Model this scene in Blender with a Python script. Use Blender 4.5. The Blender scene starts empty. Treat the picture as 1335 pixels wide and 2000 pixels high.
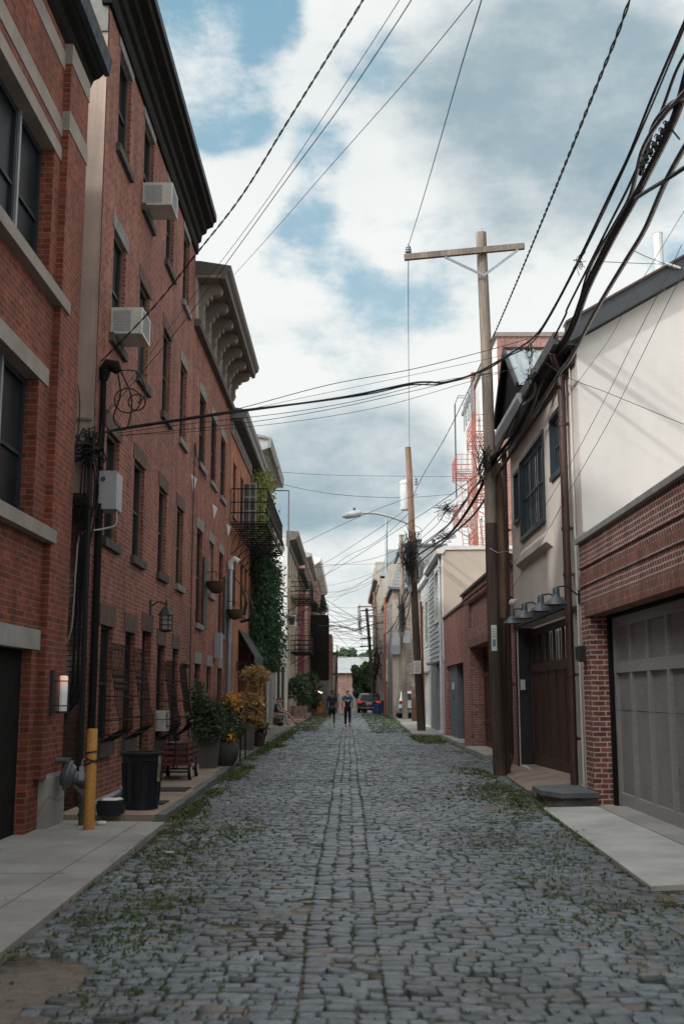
import bpy, math, random
import numpy as np
from mathutils import Vector, Matrix
R = math.radians
rnd = random.Random(7)
scene = bpy.context.scene
COL = scene.collection

# ------------------------------------------------------------------ camera
FPX, CX, CY, VPX, VPY, EYE = 2150.0, 667.5, 1000.0, 680.0, 1355.0, 1.6
PITCH = math.atan((VPY - CY) / FPX)
YAW = math.atan((VPX - CX) / FPX * math.cos(PITCH))
cam = bpy.data.objects.new('camera', bpy.data.cameras.new('camera'))
COL.objects.link(cam)
cam.location = (0, 0, EYE)
cam.rotation_euler = (math.pi / 2 + PITCH, 0, YAW)
cam.data.sensor_fit = 'VERTICAL'
cam.data.sensor_height = 36.0
cam.data.lens = FPX / 2000 * 36.0
cam.data.clip_start = 0.1
cam.data.clip_end = 3000
cam.data.dof.use_dof = True
cam.data.dof.focus_distance = 26.0
cam.data.dof.aperture_fstop = 3.2
scene.camera = cam

_cp, _sp, _cy, _sy = math.cos(PITCH), math.sin(PITCH), math.cos(YAW), math.sin(YAW)
_fw = (-_sy * _cp, _cy * _cp, _sp); _rt = (_cy, _sy, 0.0); _up = (_sy * _sp, -_cy * _sp, _cp)
def ray(px, py):
    a = (px - CX) / FPX; b = -(py - CY) / FPX
    return [_fw[i] + a * _rt[i] + b * _up[i] for i in range(3)]
def PY(px, py, Y):      # survey point of the photograph at street distance Y
    r = ray(px, py); t = Y / r[1]
    return (r[0] * t, Y, EYE + r[2] * t)
def PX(px, py, X):      # survey point of the photograph on the plane x = X
    r = ray(px, py); t = X / r[0]
    return (X, r[1] * t, EYE + r[2] * t)

# ------------------------------------------------------------------ light
SUN_DIR = Vector((1.0, 0.62, -0.78)).normalized()      # the way the light travels
sun = bpy.data.objects.new('sun', bpy.data.lights.new('sun', 'SUN'))
COL.objects.link(sun)
sun.data.energy = 2.1
sun.data.angle = R(3.0)
sun.data.color = (1.0, 0.965, 0.93)
sun.rotation_euler = SUN_DIR.to_track_quat('-Z', 'Y').to_euler()
SUN_EL = math.asin(-SUN_DIR.z)
SUN_AZ = math.atan2(-SUN_DIR.x, -SUN_DIR.y)

world = bpy.data.worlds.new('World')
scene.world = world
world.use_nodes = True
wt = world.node_tree
wt.nodes.clear()
def wn(t, **k):
    n = wt.nodes.new(t)
    for a, v in k.items(): setattr(n, a, v)
    return n
def wl(a, b): wt.links.new(a, b)
def wmath(op, a, b=None, clamp=False):
    n = wn('ShaderNodeMath', operation=op); n.use_clamp = clamp
    for i, v in enumerate((a, b)):
        if v is None: continue
        if isinstance(v, (int, float)): n.inputs[i].default_value = v
        else: wl(v, n.inputs[i])
    return n.outputs[0]
def wrange(v, a, b, c=0.0, d=1.0, smooth=True):
    n = wn('ShaderNodeMapRange'); n.interpolation_type = 'SMOOTHSTEP' if smooth else 'LINEAR'
    wl(v, n.inputs[0])
    for i, x in enumerate((a, b, c, d)): n.inputs[i + 1].default_value = x
    return n.outputs[0]
tc = wn('ShaderNodeTexCoord')
sky = wn('ShaderNodeTexSky', sky_type='NISHITA', sun_disc=False)
sky.sun_elevation = SUN_EL
sky.sun_rotation = SUN_AZ
sky.air_density = 1.0; sky.dust_density = 1.2; sky.ozone_density = 1.2
def noise_w(scale, detail, rough, sx=1, sy=1, sz=1, off=(0, 0, 0)):
    m = wn('ShaderNodeMapping'); m.inputs['Scale'].default_value = (sx, sy, sz); m.inputs['Location'].default_value = off
    wl(tc.outputs['Generated'], m.inputs[0])
    n = wn('ShaderNodeTexNoise'); n.inputs['Scale'].default_value = scale
    n.inputs['Detail'].default_value = detail; n.inputs['Roughness'].default_value = rough
    wl(m.outputs[0], n.inputs['Vector'])
    return n.outputs['Fac']
def blob(px, py, rad, k=1.0):       # soft round patch of sky around a compass direction
    d = Vector(ray(px, py)).normalized()
    vm = wn('ShaderNodeVectorMath', operation='DISTANCE')
    wl(tc.outputs['Generated'], vm.inputs[0]); vm.inputs[1].default_value = d
    return wrange(vm.outputs['Value'], rad, rad * 0.25, 0.0, k)
def sumb(l):
    o = l[0]
    for x in l[1:]: o = wmath('ADD', o, x)
    return o
wisp = noise_w(5.0, 8, 0.62, 1, 1, 1.8, (3.1, 0.4, 1.7))
big = noise_w(2.2, 4, 0.5, 1, 1, 2.2, (0.3, 5.0, 2.0))
BLUE = sumb([blob(330, 60, .085), blob(430, 180, .07, .8), blob(300, -120, .14), blob(520, 10, .055, .9), blob(395, 240, .04, .7), blob(470, 235, .045, .8),
             blob(625, 295, .045, .8), blob(600, 420, .04, .7), blob(670, 530, .045, .75), blob(560, 500, .045, .7), blob(730, 590, .04, .5),
             blob(1250, 520, .05, .7), blob(1330, 470, .05, .6), blob(770, 60, .04, .15)])
wisp2 = noise_w(11.0, 9, 0.62, 1, 1, 1.6, (1.1, 2.4, 0.7))
wsum = wmath('ADD', wmath('MULTIPLY', wmath('SUBTRACT', wisp, 0.5), 3.6), wmath('MULTIPLY', wmath('SUBTRACT', wisp2, 0.5), 1.6))
BLUE = wmath('MINIMUM', BLUE, 1.0)
cover = wmath('SUBTRACT', 1.0, wrange(wmath('ADD', BLUE, wsum), 0.35, 1.2))
# keep broken cloud in the parts of the sky the photograph does not show
GREY = sumb([blob(1080, 230, .16, .7), blob(1250, 120, .16, .5), blob(900, 130, .12, .35), blob(650, 920, .09, 1.1), blob(800, 910, .08, 1.0), blob(520, 940, .08, .8),
             blob(740, 960, .06, .4), blob(960, 470, .05, .25), blob(700, 1150, .06, .35), blob(1230, 380, .09, .35), blob(740, 770, .05, .12)])
GREY = wmath('MINIMUM', GREY, 0.9)
shade = wrange(wmath('ADD', GREY, wmath('MULTIPLY', wmath('SUBTRACT', wisp, 0.5), 2.2)), 0.12, 1.2)
shade2 = wmath('MULTIPLY', wrange(big, 0.5, 0.75), 0.12)
shade = wmath('ADD', shade, shade2, clamp=True)
cm = wn('ShaderNodeMix', data_type='RGBA')
wl(shade, cm.inputs[0]); cm.inputs[6].default_value = (9.1, 9.35, 9.25, 1); cm.inputs[7].default_value = (3.3, 4.45, 5.1, 1)
sk = wn('ShaderNodeVectorMath', operation='MULTIPLY'); wl(sky.outputs[0], sk.inputs[0]); sk.inputs[1].default_value = (1.15, 1.25, 1.1)
bl = wn('ShaderNodeMix', data_type='RGBA'); bl.inputs[0].default_value = 0.85
sxyz = wn('ShaderNodeSeparateXYZ'); wl(tc.outputs['Generated'], sxyz.inputs[0])
be = wn('ShaderNodeMix', data_type='RGBA'); wl(wrange(sxyz.outputs[2], 0.3, 0.62), be.inputs[0]); be.inputs[6].default_value = (4.3, 6.2, 7.3, 1); be.inputs[7].default_value = (2.5, 4.7, 6.2, 1)
wl(sk.outputs[0], bl.inputs[6]); wl(be.outputs[2], bl.inputs[7])
fm = wn('ShaderNodeMix', data_type='RGBA')
wl(cover, fm.inputs[0]); wl(bl.outputs[2], fm.inputs[6]); wl(cm.outputs[2], fm.inputs[7])
# unseen glow added round the veiled sun, behind the camera, to light the street
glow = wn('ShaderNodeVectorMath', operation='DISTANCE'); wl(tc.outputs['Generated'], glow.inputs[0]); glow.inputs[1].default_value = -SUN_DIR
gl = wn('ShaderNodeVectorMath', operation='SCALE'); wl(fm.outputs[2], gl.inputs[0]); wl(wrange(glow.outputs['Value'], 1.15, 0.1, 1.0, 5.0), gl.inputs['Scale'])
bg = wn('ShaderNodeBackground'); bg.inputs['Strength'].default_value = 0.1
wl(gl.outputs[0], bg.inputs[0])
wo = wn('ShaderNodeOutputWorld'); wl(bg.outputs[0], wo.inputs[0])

vs = scene.view_settings
vs.view_transform = 'Standard'; vs.look = 'None'; vs.exposure = 0.0; vs.gamma = 1.0; vs.use_curve_mapping = False

# ------------------------------------------------------------------ mesh helpers
class MB:
    def __init__(s): s.v = []; s.f = []; s.t = []
    def face(s, pts, t=None):
        n = len(s.v); s.v += [tuple(p) for p in pts]; s.f.append(tuple(range(n, n + len(pts)))); s.t.append(rnd.random() if t is None else t)
    def add(s, vs_, fs_, t=None):
        n = len(s.v); s.v += [tuple(p) for p in vs_]; tt = rnd.random() if t is None else t
        for f in fs_: s.f.append(tuple(i + n for i in f)); s.t.append(tt)
    def box(s, x0, x1, y0, y1, z0, z1):
        if x0 > x1: x0, x1 = x1, x0
        if y0 > y1: y0, y1 = y1, y0
        if z0 > z1: z0, z1 = z1, z0
        s.add([(x0, y0, z0), (x1, y0, z0), (x1, y1, z0), (x0, y1, z0), (x0, y0, z1), (x1, y0, z1), (x1, y1, z1), (x0, y1, z1)],
              [(0, 3, 2, 1), (4, 5, 6, 7), (0, 1, 5, 4), (1, 2, 6, 5), (2, 3, 7, 6), (3, 0, 4, 7)])
        return s
    def bar(s, a, b, w, h=None, up=(0, 0, 1)):
        a = Vector(a); b = Vector(b); d = (b - a).normalized(); h = h or w
        u = Vector(up)
        if abs(d.dot(u)) > 0.99: u = Vector((1, 0, 0))
        sx = d.cross(u).normalized() * (w / 2); sz = sx.cross(d).normalized() * (h / 2)
        P = [p + i * sx + j * sz for p in (a, b) for i, j in ((-1, -1), (1, -1), (1, 1), (-1, 1))]
        s.add(P, [(0, 1, 2, 3), (4, 7, 6, 5), (0, 4, 5, 1), (1, 5, 6, 2), (2, 6, 7, 3), (3, 7, 4, 0)])
        return s
    def tube(s, pts, r, n=6, cap=True):
        pts = [Vector(p) for p in pts]; N = len(pts)
        rs = r if isinstance(r, (list, tuple)) else [r] * N
        V = []; u = None
        for i in range(N):
            d = (pts[min(i + 1, N - 1)] - pts[max(i - 1, 0)])
            if d.length < 1e-9: d = Vector((0, 0, 1))
            d.normalize()
            if u is None:
                u = d.orthogonal().normalized()
            else:
                u = u - d * u.dot(d)
                u = u.normalized() if u.length > 1e-6 else d.orthogonal().normalized()
            w = d.cross(u)
            for k in range(n):
                a = 2 * math.pi * k / n
                V.append(pts[i] + (u * math.cos(a) + w * math.sin(a)) * rs[i])
        F = []
        for i in range(N - 1):
            for k in range(n):
                a = i * n + k; b = i * n + (k + 1) % n
                F.append((a, b, b + n, a + n))
        if cap: F += [tuple(range(n))[::-1], tuple((N - 1) * n + k for k in range(n))]
        s.add(V, F)
        return s
    def lathe(s, c, prof, n=16, cap=True, sx=1.0, sy=1.0):
        V = []; F = []
        for r, z in prof:
            for k in range(n):
                a = 2 * math.pi * k / n
                V.append((c[0] + r * sx * math.cos(a), c[1] + r * sy * math.sin(a), c[2] + z))
        N = len(prof)
        for i in range(N - 1):
            for k in range(n):
                a = i * n + k; b = i * n + (k + 1) % n
                F.append((a, b, b + n, a + n))
        if cap: F += [tuple(range(n))[::-1], tuple((N - 1) * n + k for k in range(n))]
        s.add(V, F)
        return s
    def prism(s, poly, axis, a, b):     # poly: 2-D points in the two other axes (in xyz order), extruded along axis from a to b
        def P(p, t):
            if axis == 'x': return (t, p[0], p[1])
            if axis == 'y': return (p[0], t, p[1])
            return (p[0], p[1], t)
        n = len(poly); V = [P(p, a) for p in poly] + [P(p, b) for p in poly]
        F = [tuple(range(n)), tuple(range(2 * n - 1, n - 1, -1))] + [(i, i + n, (i + 1) % n + n, (i + 1) % n) for i in range(n)]
        s.add(V, F)
        return s
    def ball(s, c, r, n=8, m=6, sx=1, sy=1, sz=1):
        prof = [(max(1e-4, math.sin(math.pi * i / m)) * r, -math.cos(math.pi * i / m) * r * sz) for i in range(m + 1)]
        return s.lathe(c, prof, n, True, sx, sy)
    def leaf(s, c, size, t=None, flat=0.0):
        d = Vector((rnd.gauss(0, 1), rnd.gauss(0, 1), rnd.gauss(0, 1) * (1 - flat))).normalized()
        u = d.orthogonal().normalized(); u.rotate(Matrix.Rotation(rnd.random() * 6.28, 3, d)); w = d.cross(u)
        c = Vector(c); a = size * (0.7 + 0.6 * rnd.random()); b = a * 0.5
        s.face([c - d * 0 - u * a, c - w * b + u * a * 0.1, c + u * a, c + w * b + u * a * 0.1], t)
    def build(s, name, mat, parent=None, smooth=False, **tags):
        me = bpy.data.meshes.new(name)
        off = Vector((0, 0, 0)); p = parent
        while p is not None: off += p.location; p = p.parent
        V = np.array(s.v, dtype=np.float64) - np.array(off)
        me.from_pydata(V.tolist(), [], s.f)
        me.validate()
        if smooth:
            me.polygons.foreach_set('use_smooth', [True] * len(me.polygons))
            me.set_sharp_from_angle(angle=R(40))
        if len(me.polygons) == len(s.t):
            at = me.attributes.new('tint', 'FLOAT', 'FACE'); at.data.foreach_set('value', s.t)
        me.materials.append(mat)
        o = bpy.data.objects.new(name, me); COL.objects.link(o)
        if parent is not None: o.parent = parent
        tag(o, **tags)
        return o
def tag(o, label=None, cat=None, group=None, kind=None):
    if label: o['label'] = label
    if cat: o['category'] = cat
    if group: o['group'] = group
    if kind: o['kind'] = kind
    return o
def thing(name, label, cat, loc=(0, 0, 0), group=None):
    o = bpy.data.objects.new(name, None); COL.objects.link(o); o.location = loc; o.empty_display_size = 0.2
    return tag(o, label, cat, group)
def spline(pts, n=8):
    P = [Vector(p) for p in pts]; out = []
    for i in range(len(P) - 1):
        a = P[max(i - 1, 0)]; b = P[i]; c = P[i + 1]; d = P[min(i + 2, len(P) - 1)]
        for k in range(n):
            t = k / n
            out.append(0.5 * ((2 * b) + (c - a) * t + (2 * a - 5 * b + 4 * c - d) * t * t + (3 * b - a - 3 * c + d) * t ** 3))
    out.append(P[-1]); return out

# ------------------------------------------------------------------ materials
def new_mat(name):
    m = bpy.data.materials.new(name); m.use_nodes = True
    nt = m.node_tree; b = nt.nodes['Principled BSDF']
    return m, nt, b
def N(nt, t, **k):
    n = nt.nodes.new(t)
    for a, v in k.items(): setattr(n, a, v)
    return n
def c4(c): return (c[0], c[1], c[2], 1)
def ramp(nt, fac, a, b, c=0.0, d=1.0):
    n = N(nt, 'ShaderNodeMapRange'); nt.links.new(fac, n.inputs[0])
    for i, x in enumerate((a, b, c, d)): n.inputs[i + 1].default_value = x
    return n.outputs[0]
def mixc(nt, fac, a, b, mode='MIX'):
    n = N(nt, 'ShaderNodeMix', data_type='RGBA', blend_type=mode)
    if isinstance(fac, (int, float)): n.inputs[0].default_value = fac
    else: nt.links.new(fac, n.inputs[0])
    for i, x in ((6, a), (7, b)):
        if isinstance(x, tuple): n.inputs[i].default_value = c4(x)
        else: nt.links.new(x, n.inputs[i])
    return n.outputs[2]
def noise(nt, scale, detail=4, rough=0.55, vec=None, sc=None):
    if vec is None:
        t = N(nt, 'ShaderNodeTexCoord'); vec = t.outputs['Object']
    if sc is not None:
        mp = N(nt, 'ShaderNodeMapping'); mp.inputs['Scale'].default_value = sc; nt.links.new(vec, mp.inputs[0]); vec = mp.outputs[0]
    n = N(nt, 'ShaderNodeTexNoise'); n.inputs['Scale'].default_value = scale; n.inputs['Detail'].default_value = detail; n.inputs['Roughness'].default_value = rough
    nt.links.new(vec, n.inputs['Vector'])
    return n.outputs['Fac']
def bump(nt, b, h, strength=0.3, dist=0.01, prev=None):
    n = N(nt, 'ShaderNodeBump'); n.inputs['Strength'].default_value = strength; n.inputs['Distance'].default_value = dist
    nt.links.new(h, n.inputs['Height'])
    if prev is not None: nt.links.new(prev, n.inputs['Normal'])
    nt.links.new(n.outputs[0], b.inputs['Normal']); return n.outputs[0]
MATS = {}
def pm(name, c1, c2=None, scale=3.0, rough=0.75, metal=0.0, bs=0.15, bscale=60, sc=None, speck=0.25, tint=False, spec=0.5, streak=0.0, blotch=0.0, crack=0.0):
    """weathered plain surface: two close colours mixed by noise, fine speckle, small bump"""
    if name in MATS: return MATS[name]
    m, nt, b = new_mat(name)
    c2 = c2 or tuple(x * 0.75 for x in c1)
    f = ramp(nt, noise(nt, scale, 6, 0.6, sc=sc), 0.35, 0.68)
    col = mixc(nt, f, c1, c2)
    if tint:
        a = N(nt, 'ShaderNodeAttribute', attribute_name='tint')
        col = mixc(nt, ramp(nt, a.outputs['Fac'], 0, 1, 0, 0.75), col, tuple(x * tint for x in c1))
    f2 = ramp(nt, noise(nt, bscale, 3, 0.6, sc=sc), 0.3, 0.7, 1 - speck, 1 + speck * 0.5)
    col = mixc(nt, 1.0, col, f2, 'MULTIPLY')
    if streak:      # rain streaks running down from the top edges
        col = mixc(nt, 1.0, col, ramp(nt, noise(nt, 1.0, 5, .65, sc=(5, 5, .22)), .42, .72, 1.02, 1 - streak), 'MULTIPLY')
    if blotch:
        col = mixc(nt, 1.0, col, ramp(nt, noise(nt, .9, 7, .68), .42, .7, 1.05, 1 - blotch), 'MULTIPLY')
    if crack:
        tx_ = N(nt, 'ShaderNodeTexCoord'); nn = N(nt, 'ShaderNodeTexNoise'); nn.inputs['Scale'].default_value = 2.0; nt.links.new(tx_.outputs['Object'], nn.inputs['Vector'])
        mv = mixc(nt, .12, tx_.outputs['Object'], nn.outputs['Color']); vo = N(nt, 'ShaderNodeTexVoronoi', feature='DISTANCE_TO_EDGE'); vo.inputs['Scale'].default_value = .75; nt.links.new(mv, vo.inputs['Vector'])
        col = mixc(nt, 1.0, col, ramp(nt, vo.outputs['Distance'], 0, .006, 1 - crack, 1), 'MULTIPLY')
    nt.links.new(col, b.inputs['Base Color'])
    rr = ramp(nt, noise(nt, scale * 3, 3, 0.5, sc=sc), 0.3, 0.7, max(0.02, rough - 0.1), min(1, rough + 0.1))
    nt.links.new(rr, b.inputs['Roughness'])
    b.inputs['Metallic'].default_value = metal
    b.inputs['Specular IOR Level'].default_value = spec
    if bs: bump(nt, b, noise(nt, bscale, 4, 0.6, sc=sc), bs, 0.01)
    MATS[name] = m; return m
def brick(name, ca, cb, mortar, w=0.215, h=0.073, ms=0.010, dirt=0.35, dirtc=(0.05, 0.04, 0.035), pale=0.0, palec=(0.4, 0.34, 0.3), wob=0.004, rough=0.85, soldier=False, dk=0.5, paint=None):
    if name in MATS: return MATS[name]
    m, nt, b = new_mat(name); L = nt.links
    t = N(nt, 'ShaderNodeTexCoord'); g = N(nt, 'ShaderNodeNewGeometry')
    s = N(nt, 'ShaderNodeSeparateXYZ'); L.new(t.outputs['Object'], s.inputs[0])
    gn = N(nt, 'ShaderNodeSeparateXYZ'); L.new(g.outputs['True Normal'], gn.inputs[0])
    ab = N(nt, 'ShaderNodeMath', operation='ABSOLUTE'); L.new(gn.outputs[1], ab.inputs[0])
    gt = N(nt, 'ShaderNodeMath', operation='GREATER_THAN'); L.new(ab.outputs[0], gt.inputs[0]); gt.inputs[1].default_value = 0.5
    mx = N(nt, 'ShaderNodeMix', data_type='FLOAT'); L.new(gt.outputs[0], mx.inputs[0]); L.new(s.outputs[1], mx.inputs[2]); L.new(s.outputs[0], mx.inputs[3])
    cb_ = N(nt, 'ShaderNodeCombineXYZ')
    if soldier: L.new(s.outputs[2], cb_.inputs[0]); L.new(mx.outputs[0], cb_.inputs[1])
    else: L.new(mx.outputs[0], cb_.inputs[0]); L.new(s.outputs[2], cb_.inputs[1])
    nz = N(nt, 'ShaderNodeTexNoise'); nz.inputs['Scale'].default_value = 3.0; nz.inputs['Detail'].default_value = 3; L.new(t.outputs['Object'], nz.inputs['Vector'])
    sub = N(nt, 'ShaderNodeVectorMath', operation='SUBTRACT'); L.new(nz.outputs['Color'], sub.inputs[0]); sub.inputs[1].default_value = (.5, .5, .5)
    scl = N(nt, 'ShaderNodeVectorMath', operation='SCALE'); L.new(sub.outputs[0], scl.inputs[0]); scl.inputs['Scale'].default_value = wob * 6
    ad = N(nt, 'ShaderNodeVectorMath', operation='ADD'); L.new(cb_.outputs[0], ad.inputs[0]); L.new(scl.outputs[0], ad.inputs[1])
    br = N(nt, 'ShaderNodeTexBrick'); L.new(ad.outputs[0], br.inputs['Vector'])
    br.inputs['Scale'].default_value = 1.0; br.inputs['Brick Width'].default_value = w; br.inputs['Row Height'].default_value = h
    br.inputs['Mortar Size'].default_value = ms; br.inputs['Mortar Smooth'].default_value = 0.35; br.inputs['Bias'].default_value = -0.1
    br.inputs['Color1'].default_value = c4(ca); br.inputs['Color2'].default_value = c4(cb); br.inputs['Mortar'].default_value = c4(mortar)
    # second, offset brick noise for darker burnt bricks
    col = br.outputs['Color']
    vn = N(nt, 'ShaderNodeTexWhiteNoise', noise_dimensions='2D')
    fl = N(nt, 'ShaderNodeVectorMath', operation='DIVIDE'); L.new(ad.outputs[0], fl.inputs[0]); fl.inputs[1].default_value = (w * 0.5, h, 1)
    fl2 = N(nt, 'ShaderNodeVectorMath', operation='FLOOR'); L.new(fl.outputs[0], fl2.inputs[0]); L.new(fl2.outputs[0], vn.inputs['Vector'])
    notm = N(nt, 'ShaderNodeMath', operation='SUBTRACT'); notm.inputs[0].default_value = 1.0; L.new(br.outputs['Fac'], notm.inputs[1])
    burnt = N(nt, 'ShaderNodeMath', operation='MULTIPLY'); L.new(ramp(nt, vn.outputs['Value'], 0.80, 0.9, 0, dk), burnt.inputs[0]); L.new(notm.outputs[0], burnt.inputs[1])
    col = mixc(nt, burnt.outputs[0], col, tuple(x * 0.45 for x in ca))
    pbv = N(nt, 'ShaderNodeMath', operation='MULTIPLY'); L.new(notm.outputs[0], pbv.inputs[0]); L.new(ramp(nt, vn.outputs['Color'], 0, 1, -.34, .34), pbv.inputs[1])
    pb1 = N(nt, 'ShaderNodeMath', operation='ADD'); L.new(pbv.outputs[0], pb1.inputs[0]); pb1.inputs[1].default_value = 1.0
    col = mixc(nt, 1.0, col, pb1.outputs[0], 'MULTIPLY')
    col = mixc(nt, 1.0, col, ramp(nt, noise(nt, 0.8, 7, 0.7, sc=(1, 1, .5)), .38, .7, 1.12, .72), 'MULTIPLY')
    col = mixc(nt, 1.0, col, ramp(nt, noise(nt, 1.0, 6, .7, sc=(3.2, 3.2, .3)), .45, .75, 1.04, .62), 'MULTIPLY')
    d1 = ramp(nt, noise(nt, 0.55, 6, 0.65), 0.42, 0.75, 0, dirt)
    col = mixc(nt, d1, col, dirtc)
    d2 = ramp(nt, noise(nt, 9, 5, 0.7), 0.35, 0.75, 0.78, 1.15)
    col = mixc(nt, 1.0, col, d2, 'MULTIPLY')
    if pale:
        p1 = ramp(nt, noise(nt, 2.1, 8, 0.72, sc=(1, 1, 0.7)), 0.56, 0.72, 0, pale)
        col = mixc(nt, p1, col, palec)
    if paint:       # remains of old whitewash over part of the wall between two heights
        z0, z1, pc = paint
        zz = ramp(nt, s.outputs[2], z0, z0 + 0.25); zz2 = ramp(nt, s.outputs[2], z1, z1 - 0.5)
        mm = N(nt, 'ShaderNodeMath', operation='MULTIPLY'); L.new(zz, mm.inputs[0]); L.new(zz2, mm.inputs[1])
        m3 = N(nt, 'ShaderNodeMath', operation='MULTIPLY'); L.new(mm.outputs[0], m3.inputs[0]); L.new(ramp(nt, noise(nt, 1.6, 7, 0.7), 0.4, 0.6), m3.inputs[1])
        m4 = N(nt, 'ShaderNodeMath', operation='MULTIPLY'); L.new(m3.outputs[0], m4.inputs[0]); L.new(notm.outputs[0], m4.inputs[1])
        col = mixc(nt, m4.outputs[0], col, pc)
    L.new(col, b.inputs['Base Color'])
    b.inputs['Roughness'].default_value = rough
    b.inputs['Specular IOR Level'].default_value = 0.3
    hh = N(nt, 'ShaderNodeMath', operation='MULTIPLY_ADD'); L.new(noise(nt, 40, 4, 0.6), hh.inputs[0]); hh.inputs[1].default_value = 0.35; L.new(notm.outputs[0], hh.inputs[2])
    bump(nt, b, hh.outputs[0], 0.7, 0.008)
    MATS[name] = m; return m
def wood_pole(name, c1, c2):
    m, nt, b = new_mat(name)
    f = ramp(nt, noise(nt, 1.0, 8, 0.65, sc=(45, 45, 1.2)), 0.35, 0.65)
    col = mixc(nt, f, c1, c2)
    f2 = ramp(nt, noise(nt, 1.1, 4, 0.6, sc=(2, 2, 0.6)), 0.35, 0.7, 0.55, 1.2)
    col = mixc(nt, 1.0, col, f2, 'MULTIPLY')
    nt.links.new(col, b.inputs['Base Color']); b.inputs['Roughness'].default_value = 0.85
    bump(nt, b, noise(nt, 1.0, 6, 0.7, sc=(60, 60, 1.5)), 0.6, 0.012)
    MATS[name] = m; return m
def stripes(name, c1, axis, period, line=0.12, depth=0.006, rough=0.5, c2=None, sharp=True):
    """boards or lap siding: grooves repeating along one object axis"""
    if name in MATS: return MATS[name]
    m, nt, b = new_mat(name); L = nt.links
    t = N(nt, 'ShaderNodeTexCoord'); s = N(nt, 'ShaderNodeSeparateXYZ'); L.new(t.outputs['Object'], s.inputs[0])
    dv = N(nt, 'ShaderNodeMath', operation='DIVIDE'); L.new(s.outputs['xyz'.index(axis)], dv.inputs[0]); dv.inputs[1].default_value = period
    fr = N(nt, 'ShaderNodeMath', operation='FRACT'); L.new(dv.outputs[0], fr.inputs[0])
    gr = ramp(nt, fr.outputs[0], 0.0, line, 0.0, 1.0)
    f = ramp(nt, noise(nt, 2.5, 6, 0.6), 0.35, 0.7)
    col = mixc(nt, f, c1, c2 or tuple(x * 0.85 for x in c1))
    col = mixc(nt, 1.0, col, ramp(nt, noise(nt, 1.0, 5, .6, sc=(3, 3, 40) if axis != 'z' else (3, 40, 3)), .3, .7, .85, 1.1), 'MULTIPLY')
    L.new(col, b.inputs['Base Color']); b.inputs['Roughness'].default_value = rough
    bump(nt, b, gr, 1.0, depth)
    MATS[name] = m; return m
def foliage(name, ca, cb, trans=0.25):
    if name in MATS: return MATS[name]
    m, nt, b = new_mat(name)
    a = N(nt, 'ShaderNodeAttribute', attribute_name='tint')
    col = mixc(nt, a.outputs['Fac'], ca, cb)
    col = mixc(nt, 1.0, col, ramp(nt, noise(nt, 2.2, 3, .5), .3, .7, .6, 1.25), 'MULTIPLY')
    nt.links.new(col, b.inputs['Base Color']); b.inputs['Roughness'].default_value = 0.6
    tr = N(nt, 'ShaderNodeBsdfTranslucent'); nt.links.new(col, tr.inputs[0])
    mx = N(nt, 'ShaderNodeMixShader'); mx.inputs[0].default_value = trans
    nt.links.new(b.outputs[0], mx.inputs[1]); nt.links.new(tr.outputs[0], mx.inputs[2])
    nt.links.new(mx.outputs[0], nt.nodes['Material Output'].inputs[0])
    MATS[name] = m; return m
def glass(name, c=(0.015, 0.018, 0.02), rough=0.06, c2=None, spec=.5):
    if name in MATS: return MATS[name]
    m, nt, b = new_mat(name)
    f = ramp(nt, noise(nt, 1.3, 3, .5), .4, .62)
    nt.links.new(mixc(nt, f, c, c2 or tuple(x * 2.2 for x in c)), b.inputs['Base Color'])
    b.inputs['Roughness'].default_value = rough; b.inputs['IOR'].default_value = 1.36; b.inputs['Specular IOR Level'].default_value = spec
    bump(nt, b, noise(nt, 1.7, 2, .4), 0.25, 0.01)
    MATS[name] = m; return m
def emit(name, c, strength, base=(0.5, 0.5, 0.5)):
    if name in MATS: return MATS[name]
    m, nt, b = new_mat(name)
    b.inputs['Base Color'].default_value = c4(base); b.inputs['Emission Color'].default_value = c4(c); b.inputs['Emission Strength'].default_value = strength
    MATS[name] = m; return m

M_B1 = brick('brick_new_red', (0.27, 0.066, 0.036), (0.17, 0.042, 0.026), (0.25, 0.17, 0.13), dirt=0.25, w=.21, h=.072, ms=.007)
M_B2 = brick('brick_old_red', (0.36, 0.112, 0.074), (0.22, 0.065, 0.045), (0.36, 0.25, 0.2), dirt=0.32, pale=0.42, palec=(.5, .34, .29), wob=.005)
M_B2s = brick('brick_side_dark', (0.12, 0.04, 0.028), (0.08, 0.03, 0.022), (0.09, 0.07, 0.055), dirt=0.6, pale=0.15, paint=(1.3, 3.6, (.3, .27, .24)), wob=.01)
M_B3 = brick('brick_rough_red', (0.44, 0.145, 0.09), (0.26, 0.08, 0.055), (0.16, 0.125, 0.105), dirt=0.2, pale=0.6, palec=(.55, .4, .34), wob=.012, ms=.012)
M_B4 = brick('brick_orange', (0.48, 0.16, 0.08), (0.38, 0.12, 0.065), (0.42, 0.27, 0.18), dirt=0.2)
M_R1 = brick('brick_garage_mixed', (0.33, 0.105, 0.075), (0.21, 0.068, 0.055), (0.56, 0.51, 0.46), w=.2, h=.075, ms=.011, dirt=0.15, dk=.75)
M_R1h = brick('brick_garage_headers', (0.33, 0.105, 0.075), (0.21, 0.075, 0.06), (0.56, 0.51, 0.46), w=.105, h=.075, ms=.011, dirt=0.15, dk=.75)
M_R1s = brick('brick_soldier', (0.30, 0.10, 0.07), (0.23, 0.075, 0.055), (0.36, 0.29, 0.25), w=.21, h=.058, ms=.009, dirt=0.15, soldier=True)
M_R3 = brick('brick_brown_pink', (0.40, 0.19, 0.155), (0.29, 0.125, 0.105), (0.40, 0.3, 0.26), dirt=0.25, pale=.3)
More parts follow.
